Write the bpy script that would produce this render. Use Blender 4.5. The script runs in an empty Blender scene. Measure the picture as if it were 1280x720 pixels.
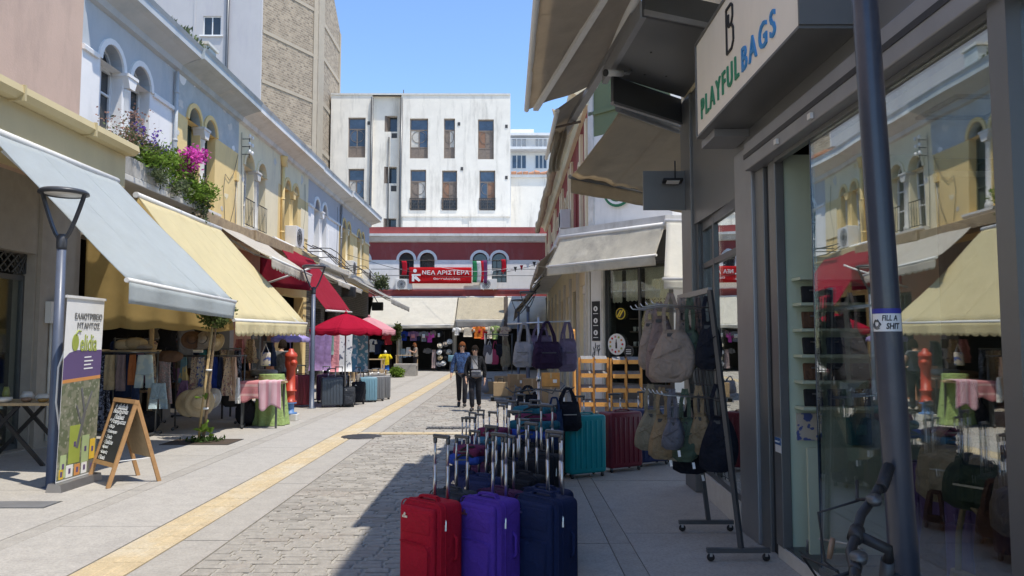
import bpy, bmesh, math, random
from mathutils import Vector as V, Matrix
R = math.radians
rnd = random.Random(11)
S = bpy.context.scene
col = S.collection

# ------------------------------------------------------------------ camera, sky, sun, exposure
F, CAMZ, PITCH, YAW = 950.0, 1.7, math.atan(67 / 950), -3 / 950
cam = bpy.data.cameras.new('camera')
cam.sensor_width = 36.0
cam.lens = F / 1280 * 36
cam.clip_start = 0.05
cam.clip_end = 3000
camo = bpy.data.objects.new('camera', cam)
camo.location = (0, 0, CAMZ)
camo.rotation_euler = (R(90) + PITCH, 0, YAW)
col.objects.link(camo)
S.camera = camo

SUN_EL, SUN_AZ = R(67), R(124)          # azimuth clockwise from +Y (the street axis)
w = bpy.data.worlds.new('World')
S.world = w
w.use_nodes = True
nt = w.node_tree
sky = nt.nodes.new('ShaderNodeTexSky')
sky.sky_type = 'NISHITA'
sky.sun_disc = False
sky.sun_elevation = SUN_EL
sky.sun_rotation = SUN_AZ
sky.air_density = 1.0
sky.dust_density = 0.0
sky.ozone_density = 6.0
nt.links.new(sky.outputs[0], nt.nodes['Background'].inputs[0])
nt.nodes['Background'].inputs[1].default_value = 0.142
sl = bpy.data.lights.new('sun', 'SUN')
sl.energy = 2.75
sl.angle = R(0.5)
sl.color = (1, 0.935, 0.83)
so = bpy.data.objects.new('sun', sl)
tos = V((math.sin(SUN_AZ) * math.cos(SUN_EL), math.cos(SUN_AZ) * math.cos(SUN_EL), math.sin(SUN_EL)))
so.rotation_euler = tos.to_track_quat('Z', 'Y').to_euler()
so.location = tos * 60
col.objects.link(so)
S.view_settings.view_transform = 'Standard'
S.view_settings.look = 'None'
S.view_settings.gamma = 1
S.view_settings.exposure = 0.92
try:
    S.cycles.max_bounces = 8
    S.cycles.transparent_max_bounces = 12
except Exception:
    pass

def ray(px, py):
    a, b = (px - 640) / F, (360 - py) / F
    d = V((a, math.cos(PITCH) - b * math.sin(PITCH), math.sin(PITCH) + b * math.cos(PITCH)))
    return Matrix.Rotation(YAW, 3, 'Z') @ d
def at(px, py, Y):
    d = ray(px, py)
    return V((0, 0, CAMZ)) + d * (Y / d.y)
def atx(px, py, X):
    d = ray(px, py)
    return V((0, 0, CAMZ)) + d * (X / d.x)
def gnd(px, py, z=0.0):
    d = ray(px, py)
    return V((0, 0, CAMZ)) + d * ((z - CAMZ) / d.z)

# ------------------------------------------------------------------ materials
def newmat(name):
    m = bpy.data.materials.new(name)
    m.use_nodes = True
    t = m.node_tree
    for n in list(t.nodes):
        t.nodes.remove(n)
    o = t.nodes.new('ShaderNodeOutputMaterial')
    return m, t, o
def N(t, kind, **kw):
    n = t.nodes.new(kind)
    for k, v in kw.items():
        if k.startswith('i_'):
            key = k[2:]
            n.inputs[int(key) if key.isdigit() else key].default_value = v
        else:
            setattr(n, k, v)
    return n
def c4(c):
    return (min(max(c[0], 0), 1), min(max(c[1], 0), 1), min(max(c[2], 0), 1), 1)
def mul(c, k):
    return tuple(x * k for x in c)
def ramp(t, src, p0, c0, p1, c1):
    r = N(t, 'ShaderNodeValToRGB')
    r.color_ramp.elements[0].position = p0
    r.color_ramp.elements[0].color = c4(c0)
    r.color_ramp.elements[1].position = p1
    r.color_ramp.elements[1].color = c4(c1)
    t.links.new(src, r.inputs[0])
    return r.outputs[0]
def mixc(t, fac, a, b, blend='MIX'):
    n = N(t, 'ShaderNodeMix', data_type='RGBA', blend_type=blend)
    if hasattr(fac, 'links'):
        t.links.new(fac, n.inputs[0])
    else:
        n.inputs[0].default_value = fac
    for s, i in ((a, 6), (b, 7)):
        if hasattr(s, 'links'):
            t.links.new(s, n.inputs[i])
        else:
            n.inputs[i].default_value = c4(s)
    return n.outputs[2]
def base_color(t, c, var, scale, stain=None, stain_amt=0.5, streak=1.0, island=0.0, thr=0.52, speck=0.0):
    tc = N(t, 'ShaderNodeTexCoord')
    n1 = N(t, 'ShaderNodeTexNoise', i_Scale=scale, i_Detail=8.0, i_Roughness=0.65)
    t.links.new(tc.outputs['Object'], n1.inputs['Vector'])
    out = ramp(t, n1.outputs['Fac'], 0.3, mul(c, 1 - var), 0.7, mul(c, 1 + var))
    if island:
        g = N(t, 'ShaderNodeNewGeometry')
        f = ramp(t, g.outputs['Random Per Island'], 0, (1 - island,) * 3, 1, (1, 1, 1))
        out = mixc(t, 1.0, out, f, 'MULTIPLY')
    if stain:
        mp = N(t, 'ShaderNodeMapping')
        mp.inputs['Scale'].default_value = (1, 1, streak)
        t.links.new(tc.outputs['Object'], mp.inputs['Vector'])
        n2 = N(t, 'ShaderNodeTexNoise', i_Scale=1.3, i_Detail=9.0, i_Roughness=0.7)
        t.links.new(mp.outputs[0], n2.inputs['Vector'])
        f = ramp(t, n2.outputs['Fac'], thr, (0, 0, 0), thr + 0.2, (stain_amt,) * 3)
        out = mixc(t, f, out, stain)
    if speck:
        n4 = N(t, 'ShaderNodeTexNoise', i_Scale=38.0, i_Detail=3.0, i_Roughness=0.8)
        t.links.new(tc.outputs['Object'], n4.inputs['Vector'])
        f4 = ramp(t, n4.outputs['Fac'], 0.38, (1 - speck,) * 3, 0.6, (1.0,) * 3)
        out = mixc(t, 1.0, out, f4, 'MULTIPLY')
        v4 = N(t, 'ShaderNodeTexVoronoi', i_Scale=2.6)
        t.links.new(tc.outputs['Object'], v4.inputs['Vector'])
        f5 = ramp(t, v4.outputs['Distance'], 0.035, (0.62,) * 3, 0.06, (1.0,) * 3)
        out = mixc(t, 0.8, out, mixc(t, 1.0, out, f5, 'MULTIPLY'))
    return tc, n1, out
def M(name, c, rough=0.7, var=0.12, scale=5.0, bump=0.0, bscale=40.0, metal=0.0, stain=None, stain_amt=0.5, streak=1.0, island=0.0, spec=0.5, thr=0.52, coat=0.0, speck=0.0, wrinkle=0.0):
    m, t, o = newmat(name)
    tc, n1, out = base_color(t, c, var, scale, stain, stain_amt, streak, island, thr, speck)
    b = N(t, 'ShaderNodeBsdfPrincipled', i_Roughness=rough, i_Metallic=metal)
    b.inputs['Specular IOR Level'].default_value = spec
    b.inputs['Coat Weight'].default_value = coat
    t.links.new(out, b.inputs['Base Color'])
    if bump:
        n3 = N(t, 'ShaderNodeTexNoise', i_Scale=bscale, i_Detail=6.0)
        t.links.new(tc.outputs['Object'], n3.inputs['Vector'])
        bp = N(t, 'ShaderNodeBump', i_Strength=bump, i_Distance=0.02)
        t.links.new(n3.outputs['Fac'], bp.inputs['Height'])
        if wrinkle:
            n5 = N(t, 'ShaderNodeTexNoise', i_Scale=7.0, i_Detail=4.0, i_Distortion=1.2)
            t.links.new(tc.outputs['Object'], n5.inputs['Vector'])
            b5 = N(t, 'ShaderNodeBump', i_Strength=wrinkle, i_Distance=0.06)
            t.links.new(n5.outputs['Fac'], b5.inputs['Height'])
            t.links.new(b5.outputs[0], bp.inputs['Normal'])
        t.links.new(bp.outputs[0], b.inputs['Normal'])
    rr = N(t, 'ShaderNodeMapRange', i_3=max(rough - 0.08, 0.02), i_4=min(rough + 0.08, 1))
    t.links.new(n1.outputs['Fac'], rr.inputs[0])
    t.links.new(rr.outputs[0], b.inputs['Roughness'])
    t.links.new(b.outputs[0], o.inputs[0])
    return m
def MCLOTH(name, c, trans=0.35, var=0.08, scale=3.0, stain=None, stain_amt=0.3, weave=400.0, stripes=None):
    m, t, o = newmat(name)
    tc, n1, out = base_color(t, c, var, scale, stain, stain_amt, 0.5)
    if stripes:
        sc, cols, axis = stripes
        sp = N(t, 'ShaderNodeSeparateXYZ')
        t.links.new(tc.outputs['Object'], sp.inputs[0])
        mm = N(t, 'ShaderNodeMath', operation='MULTIPLY', i_1=sc)
        t.links.new(sp.outputs[axis], mm.inputs[0])
        fr = N(t, 'ShaderNodeMath', operation='FRACT')
        t.links.new(mm.outputs[0], fr.inputs[0])
        r = N(t, 'ShaderNodeValToRGB')
        r.color_ramp.interpolation = 'CONSTANT'
        els = r.color_ramp.elements
        while len(els) < len(cols):
            els.new(0.5)
        for i, cc in enumerate(cols):
            els[i].position = i / len(cols)
            els[i].color = c4(cc)
        t.links.new(fr.outputs[0], r.inputs[0])
        out = mixc(t, 0.85, out, r.outputs[0])
    d = N(t, 'ShaderNodeBsdfDiffuse', i_Roughness=0.6)
    tr = N(t, 'ShaderNodeBsdfTranslucent')
    t.links.new(out, d.inputs[0])
    t.links.new(out, tr.inputs[0])
    wv = N(t, 'ShaderNodeTexNoise', i_Scale=weave, i_Detail=2.0)
    big = N(t, 'ShaderNodeTexNoise', i_Scale=2.5, i_Detail=3.0)
    t.links.new(tc.outputs['Object'], wv.inputs['Vector'])
    t.links.new(tc.outputs['Object'], big.inputs['Vector'])
    ad = N(t, 'ShaderNodeMath', operation='ADD')
    t.links.new(wv.outputs['Fac'], ad.inputs[0])
    ml = N(t, 'ShaderNodeMath', operation='MULTIPLY', i_1=4.0)
    t.links.new(big.outputs['Fac'], ml.inputs[0])
    t.links.new(ml.outputs[0], ad.inputs[1])
    bp = N(t, 'ShaderNodeBump', i_Strength=0.45, i_Distance=0.03)
    t.links.new(ad.outputs[0], bp.inputs['Height'])
    t.links.new(bp.outputs[0], d.inputs['Normal'])
    mx = N(t, 'ShaderNodeMixShader', i_0=trans)
    t.links.new(d.outputs[0], mx.inputs[1])
    t.links.new(tr.outputs[0], mx.inputs[2])
    t.links.new(mx.outputs[0], o.inputs[0])
    return m
def MGLASS(name, tint=(0.85, 0.9, 0.88), f0=0.1):
    m, t, o = newmat(name)
    tr = N(t, 'ShaderNodeBsdfTransparent', i_0=c4(tint))
    tc = N(t, 'ShaderNodeTexCoord')
    nz = N(t, 'ShaderNodeTexNoise', i_Scale=0.9, i_Detail=1.0)
    t.links.new(tc.outputs['Object'], nz.inputs['Vector'])
    bp = N(t, 'ShaderNodeBump', i_Strength=0.04, i_Distance=0.05)
    t.links.new(nz.outputs['Fac'], bp.inputs['Height'])
    gl = N(t, 'ShaderNodeBsdfGlossy', i_Roughness=0.0)
    gl.inputs[0].default_value = (0.95, 0.97, 0.95, 1)
    t.links.new(bp.outputs[0], gl.inputs['Normal'])
    ge = N(t, 'ShaderNodeNewGeometry')
    dt = N(t, 'ShaderNodeVectorMath', operation='DOT_PRODUCT')
    t.links.new(ge.outputs['Incoming'], dt.inputs[0])
    t.links.new(ge.outputs['Normal'], dt.inputs[1])
    ab = N(t, 'ShaderNodeMath', operation='ABSOLUTE')
    t.links.new(dt.outputs['Value'], ab.inputs[0])
    om = N(t, 'ShaderNodeMath', operation='SUBTRACT', i_0=1.0, use_clamp=True)
    t.links.new(ab.outputs[0], om.inputs[1])
    pw = N(t, 'ShaderNodeMath', operation='POWER', i_1=4.0)
    t.links.new(om.outputs[0], pw.inputs[0])
    k = N(t, 'ShaderNodeMath', operation='MULTIPLY_ADD', i_1=1.0 - f0, i_2=f0, use_clamp=True)
    t.links.new(pw.outputs[0], k.inputs[0])
    mx = N(t, 'ShaderNodeMixShader')
    t.links.new(k.outputs[0], mx.inputs[0])
    t.links.new(tr.outputs[0], mx.inputs[1])
    t.links.new(gl.outputs[0], mx.inputs[2])
    t.links.new(mx.outputs[0], o.inputs[0])
    return m
def MPAT(name, c, c2, scale=30.0, rough=0.85, thr=0.55, c3=None):
    """printed cloth: blotches of a second (and third) colour"""
    m, t, o = newmat(name)
    tc = N(t, 'ShaderNodeTexCoord')
    n = N(t, 'ShaderNodeTexVoronoi', i_Scale=scale)
    t.links.new(tc.outputs['Object'], n.inputs['Vector'])
    n2 = N(t, 'ShaderNodeTexNoise', i_Scale=scale * 0.6, i_Detail=2.0)
    t.links.new(tc.outputs['Object'], n2.inputs['Vector'])
    out = mixc(t, ramp(t, n2.outputs['Fac'], thr - 0.02, (0, 0, 0), thr + 0.02, (1, 1, 1)), c, c2)
    if c3:
        out = mixc(t, ramp(t, n.outputs['Distance'], 0.25, (1, 1, 1), 0.3, (0, 0, 0)), out, c3)
    b = N(t, 'ShaderNodeBsdfPrincipled', i_Roughness=rough)
    t.links.new(out, b.inputs['Base Color'])
    t.links.new(b.outputs[0], o.inputs[0])
    return m
def MBRICK(name, c1, c2, mortar, scale=1.0):
    m, t, o = newmat(name)
    tc = N(t, 'ShaderNodeTexCoord')
    sp = N(t, 'ShaderNodeSeparateXYZ')
    t.links.new(tc.outputs['Object'], sp.inputs[0])
    ad = N(t, 'ShaderNodeMath', operation='ADD')
    t.links.new(sp.outputs[0], ad.inputs[0])
    t.links.new(sp.outputs[1], ad.inputs[1])
    cb = N(t, 'ShaderNodeCombineXYZ')
    t.links.new(ad.outputs[0], cb.inputs[0])
    t.links.new(sp.outputs[2], cb.inputs[1])
    br = N(t, 'ShaderNodeTexBrick', i_Scale=scale)
    br.inputs['Color1'].default_value = c4(c1)
    br.inputs['Color2'].default_value = c4(c2)
    br.inputs['Mortar'].default_value = c4(mortar)
    br.inputs['Mortar Size'].default_value = 0.022
    br.inputs['Brick Width'].default_value = 0.42
    br.inputs['Row Height'].default_value = 0.2
    t.links.new(cb.outputs[0], br.inputs[0])
    n1 = N(t, 'ShaderNodeTexNoise', i_Scale=1.4, i_Detail=8.0, i_Roughness=0.7)
    t.links.new(tc.outputs['Object'], n1.inputs['Vector'])
    out = mixc(t, 1.0, br.outputs['Color'], ramp(t, n1.outputs['Fac'], 0.3, (0.72,) * 3, 0.75, (1.15,) * 3), 'MULTIPLY')
    b = N(t, 'ShaderNodeBsdfPrincipled', i_Roughness=0.9)
    bp = N(t, 'ShaderNodeBump', i_Strength=0.8, i_Distance=0.03)
    t.links.new(br.outputs['Fac'], bp.inputs['Height'])
    bp.invert = True
    t.links.new(bp.outputs[0], b.inputs['Normal'])
    t.links.new(out, b.inputs['Base Color'])
    t.links.new(b.outputs[0], o.inputs[0])
    return m

MT = {}
def mk(key, *a, **k):
    MT[key] = M(key, *a, **k)
DIRT = (0.16, 0.14, 0.11)
mk('concrete', (0.435, 0.41, 0.37), 0.85, 0.10, 7, 0.25, 60, stain=(0.33, 0.31, 0.285), stain_amt=0.6, island=0.08, speck=0.22)
mk('concrete_band', (0.39, 0.365, 0.325), 0.85, 0.1, 6, 0.2, 50, stain=(0.28, 0.26, 0.23), stain_amt=0.6, island=0.06, speck=0.2)
mk('joint', (0.20, 0.185, 0.165), 0.95, 0.2, 9)
mk('mortar', (0.35, 0.33, 0.29), 0.95, 0.2, 12, 0.4, 70)
mk('cobble', (0.35, 0.325, 0.285), 0.75, 0.2, 14, 0.35, 50, stain=(0.25, 0.195, 0.155), stain_amt=0.6, island=0.34)
mk('tactile', (0.55, 0.44, 0.27), 0.75, 0.12, 6, 0.15, 50, stain=(0.56, 0.50, 0.38), stain_amt=0.9, island=0.12, thr=0.47, speck=0.18)
mk('soil', (0.07, 0.05, 0.035), 1, 0.3, 30, 0.6, 60)
mk('ground', (0.34, 0.32, 0.29), 0.95, 0.1, 0.3)
mk('pink_plaster', (0.56, 0.40, 0.31), 0.9, 0.06, 1.5, 0.15, 30, stain=(0.40, 0.29, 0.23), streak=0.3, stain_amt=0.6, thr=0.5)
mk('blue_plaster', (0.46, 0.48, 0.49), 0.9, 0.05, 2, 0.1, 30, stain=(0.33, 0.38, 0.42), stain_amt=0.65, streak=0.3, thr=0.5)
mk('white_plaster', (0.80, 0.785, 0.76), 0.9, 0.04, 2, 0.1, 30, stain=(0.6, 0.6, 0.58), stain_amt=0.65, streak=0.25, thr=0.5)
mk('grey_plaster', (0.41, 0.44, 0.44), 0.9, 0.14, 2, 0.25, 20, stain=(0.60, 0.57, 0.50), stain_amt=0.85, thr=0.53)
mk('yellow_plaster', (0.76, 0.57, 0.26), 0.9, 0.06, 2, 0.15, 30, stain=(0.52, 0.40, 0.22), stain_amt=0.65, streak=0.3, thr=0.5)
mk('cream_plaster', (0.78, 0.68, 0.46), 0.9, 0.05, 2, 0.1, 30, stain=(0.55, 0.48, 0.35), stain_amt=0.65, streak=0.3, thr=0.5)
mk('lavender_plaster', (0.47, 0.455, 0.455), 0.9, 0.04, 1, 0.1, 20, stain=(0.38, 0.36, 0.40), stain_amt=0.65, streak=0.2, thr=0.5)
mk('stone_trim', (0.58, 0.56, 0.51), 0.85, 0.1, 4, 0.2, 30, stain=DIRT, stain_amt=0.45, streak=0.4, thr=0.55)
mk('cornice_white', (0.68, 0.66, 0.62), 0.85, 0.08, 4, 0.1, 30, stain=(0.4, 0.37, 0.32), stain_amt=0.65, streak=0.5, thr=0.5)
mk('old_white', (0.76, 0.71, 0.62), 0.92, 0.07, 1.2, 0.15, 20, stain=(0.36, 0.33, 0.28), stain_amt=0.75, streak=0.16, thr=0.52)
mk('red_plaster', (0.30, 0.060, 0.055), 0.85, 0.1, 3, 0.1, 30, stain=(0.34, 0.20, 0.18), stain_amt=0.4, streak=0.3)
mk('beige_fascia', (0.56, 0.465, 0.26), 0.7, 0.05, 2, stain=(0.40, 0.34, 0.2), stain_amt=0.3, streak=0.2)
mk('planter_stone', (0.47, 0.45, 0.41), 0.9, 0.15, 4, 0.3, 30, stain=(0.11, 0.10, 0.08), stain_amt=0.8, streak=0.35, thr=0.48)
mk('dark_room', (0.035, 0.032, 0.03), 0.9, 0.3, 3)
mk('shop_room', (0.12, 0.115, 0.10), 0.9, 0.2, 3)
mk('tile_beige', (0.42, 0.37, 0.30), 0.7, 0.12, 5)
mk('terracotta', (0.42, 0.20, 0.11), 0.9, 0.12, 4, stain=(0.3, 0.15, 0.09))
mk('rust_ledge', (0.34, 0.25, 0.15), 0.9, 0.25, 8, 0.4, 30, stain=(0.12, 0.08, 0.05), stain_amt=0.8)
mk('anthracite', (0.052, 0.056, 0.065), 0.42, 0.12, 5, metal=0.2)
mk('lamp_blue', (0.085, 0.105, 0.155), 0.4, 0.08, 6, coat=0.2)
mk('pole_blue', (0.042, 0.050, 0.072), 0.33, 0.10, 9, bump=0.03, bscale=60, coat=0.25, stain=(0.11, 0.115, 0.13), stain_amt=0.5)
mk('steel', (0.42, 0.42, 0.43), 0.35, 0.08, 10, metal=0.9)
mk('pier_brown', (0.33, 0.295, 0.25), 0.8, 0.1, 4, 0.15, 30, stain=(0.22, 0.19, 0.16), stain_amt=0.5, streak=0.3)
mk('chrome', (0.62, 0.62, 0.63), 0.38, 0.05, 10, metal=1.0)
mk('alu_white', (0.72, 0.71, 0.68), 0.5, 0.06, 6, metal=0.0, stain=(0.5, 0.48, 0.43), stain_amt=0.3)
mk('dark_metal', (0.11, 0.115, 0.12), 0.38, 0.08, 5, metal=0.5)
mk('shop_metal', (0.19, 0.19, 0.185), 0.40, 0.06, 3, metal=0.45)
mk('zinc', (0.31, 0.31, 0.315), 0.45, 0.1, 3, metal=0.5)
mk('black_rubber', (0.018, 0.018, 0.02), 0.6, 0.2, 10)
mk('black_cloth', (0.017, 0.018, 0.022), 0.9, 0.2, 20)
mk('wood', (0.42, 0.235, 0.10), 0.6, 0.15, 12, 0.1, 60)
mk('wood_pale', (0.50, 0.36, 0.20), 0.65, 0.15, 12, 0.1, 60)
mk('pine', (0.58, 0.275, 0.065), 0.55, 0.15, 9, 0.1, 60)
mk('trunk', (0.20, 0.14, 0.085), 0.9, 0.25, 20, 0.6, 50)
mk('bamboo', (0.48, 0.34, 0.16), 0.6, 0.15, 20)
mk('board_black', (0.022, 0.023, 0.026), 0.75, 0.3, 6)
mk('chalk', (0.82, 0.82, 0.80), 0.9, 0.08, 30)
mk('white_paint', (0.78, 0.78, 0.77), 0.5, 0.03, 8)
mk('black_paint', (0.02, 0.02, 0.022), 0.5, 0.1, 8)
mk('cardboard', (0.36, 0.235, 0.125), 0.9, 0.08, 8)
mk('paper_bag', (0.40, 0.28, 0.155), 0.9, 0.1, 8)
mk('hydrant_red', (0.44, 0.05, 0.022), 0.45, 0.12, 9, bump=0.08, stain=(0.30, 0.07, 0.04), stain_amt=0.6)
mk('hydrant_blue', (0.09, 0.20, 0.42), 0.5, 0.12, 9)
mk('skin', (0.56, 0.34, 0.24), 0.55, 0.05, 20)
mk('hair_red', (0.17, 0.06, 0.022), 0.9, 0.3, 50, 0.8, 160, spec=0.1)
mk('hair_dark', (0.022, 0.016, 0.013), 0.95, 0.3, 50, 0.8, 160, spec=0.05)
mk('straw', (0.60, 0.47, 0.29), 0.85, 0.1, 40, 0.3, 120)
mk('dark_glass', (0.025, 0.03, 0.035), 0.06, 0.2, 2, spec=0.8)
mk('sky_glass', (0.05, 0.07, 0.10), 0.08, 0.6, 1, spec=0.8)
mk('wood_frame', (0.19, 0.15, 0.12), 0.75, 0.2, 8)
mk('green_shutter', (0.055, 0.075, 0.055), 0.7, 0.15, 8)
mk('white_frame', (0.70, 0.70, 0.69), 0.6, 0.05, 8)
mk('iron', (0.045, 0.042, 0.04), 0.6, 0.2, 20)
mk('ac_white', (0.70, 0.69, 0.66), 0.5, 0.04, 6, stain=(0.52, 0.49, 0.44), stain_amt=0.3)
mk('shop_green', (0.55, 0.62, 0.47), 0.6, 0.04, 2)
mk('shop_ceiling', (0.75, 0.75, 0.73), 0.8, 0.03, 2)
mk('sign_white', (0.90, 0.84, 0.73), 0.5, 0.025, 2, stain=(0.66, 0.61, 0.52), stain_amt=0.3, streak=0.3)
mk('brick_tower', (0.40, 0.36, 0.30), 0.9)
MT['brick_tower'] = MBRICK('brick_tower', (0.43, 0.34, 0.24), (0.23, 0.175, 0.12), (0.46, 0.41, 0.33), 1.35)
MT['stone_wall_dark'] = MBRICK('stone_wall_dark', (0.17, 0.155, 0.13), (0.12, 0.11, 0.095), (0.05, 0.045, 0.04), 2.2)
mk('tower_plaster', (0.37, 0.315, 0.24), 0.9, 0.08, 2, 0.1, stain=(0.38, 0.33, 0.27), stain_amt=0.5, streak=0.2)
MT['awning_blue'] = MCLOTH('awning_blue', (0.53, 0.575, 0.585), 0.2, 0.04, stain=(0.47, 0.51, 0.525))
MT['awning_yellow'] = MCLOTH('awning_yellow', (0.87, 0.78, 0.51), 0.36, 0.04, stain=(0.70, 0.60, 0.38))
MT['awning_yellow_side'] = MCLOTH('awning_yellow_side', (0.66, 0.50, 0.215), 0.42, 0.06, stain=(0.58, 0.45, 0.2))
MT['awning_white'] = MCLOTH('awning_white', (0.68, 0.63, 0.55), 0.30, 0.08, stain=(0.45, 0.40, 0.33), stain_amt=0.6)
MT['awning_red'] = MCLOTH('awning_red', (0.37, 0.035, 0.06), 0.24, 0.06, stain=(0.42, 0.10, 0.11))
MT['awning_cream'] = MCLOTH('awning_cream', (0.83, 0.80, 0.71), 0.35, 0.05, stain=(0.72, 0.67, 0.57))
MT['awning_dusty'] = MCLOTH('awning_dusty', (0.66, 0.60, 0.46), 0.35, 0.12, scale=12, stain=(0.46, 0.41, 0.3), stain_amt=0.6)
MT['awning_taupe'] = MCLOTH('awning_taupe', (0.58, 0.51, 0.41), 0.38, 0.08, stain=(0.45, 0.39, 0.31), stain_amt=0.5)
MT['awning_grey'] = MCLOTH('awning_grey', (0.46, 0.45, 0.43), 0.3, 0.08, stain=(0.33, 0.31, 0.28), stain_amt=0.5)
MT['awning_tan'] = MCLOTH('awning_tan', (0.60, 0.51, 0.38), 0.5, 0.06, stain=(0.38, 0.33, 0.27), stain_amt=0.4)
MT['canvas_roll'] = MCLOTH('canvas_roll', (0.58, 0.50, 0.38), 0.1, 0.1, stain=(0.35, 0.28, 0.2), stain_amt=0.6)
MT['umbrella_red'] = MCLOTH('umbrella_red', (0.50, 0.020, 0.055), 0.25, 0.05)
MT['umbrella_pink'] = MCLOTH('umbrella_pink', (0.80, 0.42, 0.46), 0.3, 0.05)
MT['umbrella_lilac'] = MCLOTH('umbrella_lilac', (0.50, 0.44, 0.78), 0.3, 0.05)
MT['lace'] = MCLOTH('lace', (0.74, 0.72, 0.62), 0.4, 0.3, scale=45)
MT['glass_shop'] = MGLASS('glass_shop', (0.95, 0.97, 0.95), 0.25)
MT['glass_clear'] = MGLASS('glass_clear', (0.92, 0.95, 0.93), 0.06)
def cloth(key, c, var=0.12, rough=0.88):
    if key not in MT:
        MT[key] = M(key, c, rough, var, 9, 0.2, 90, spec=0.2, wrinkle=0.6)
    return MT[key]

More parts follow.
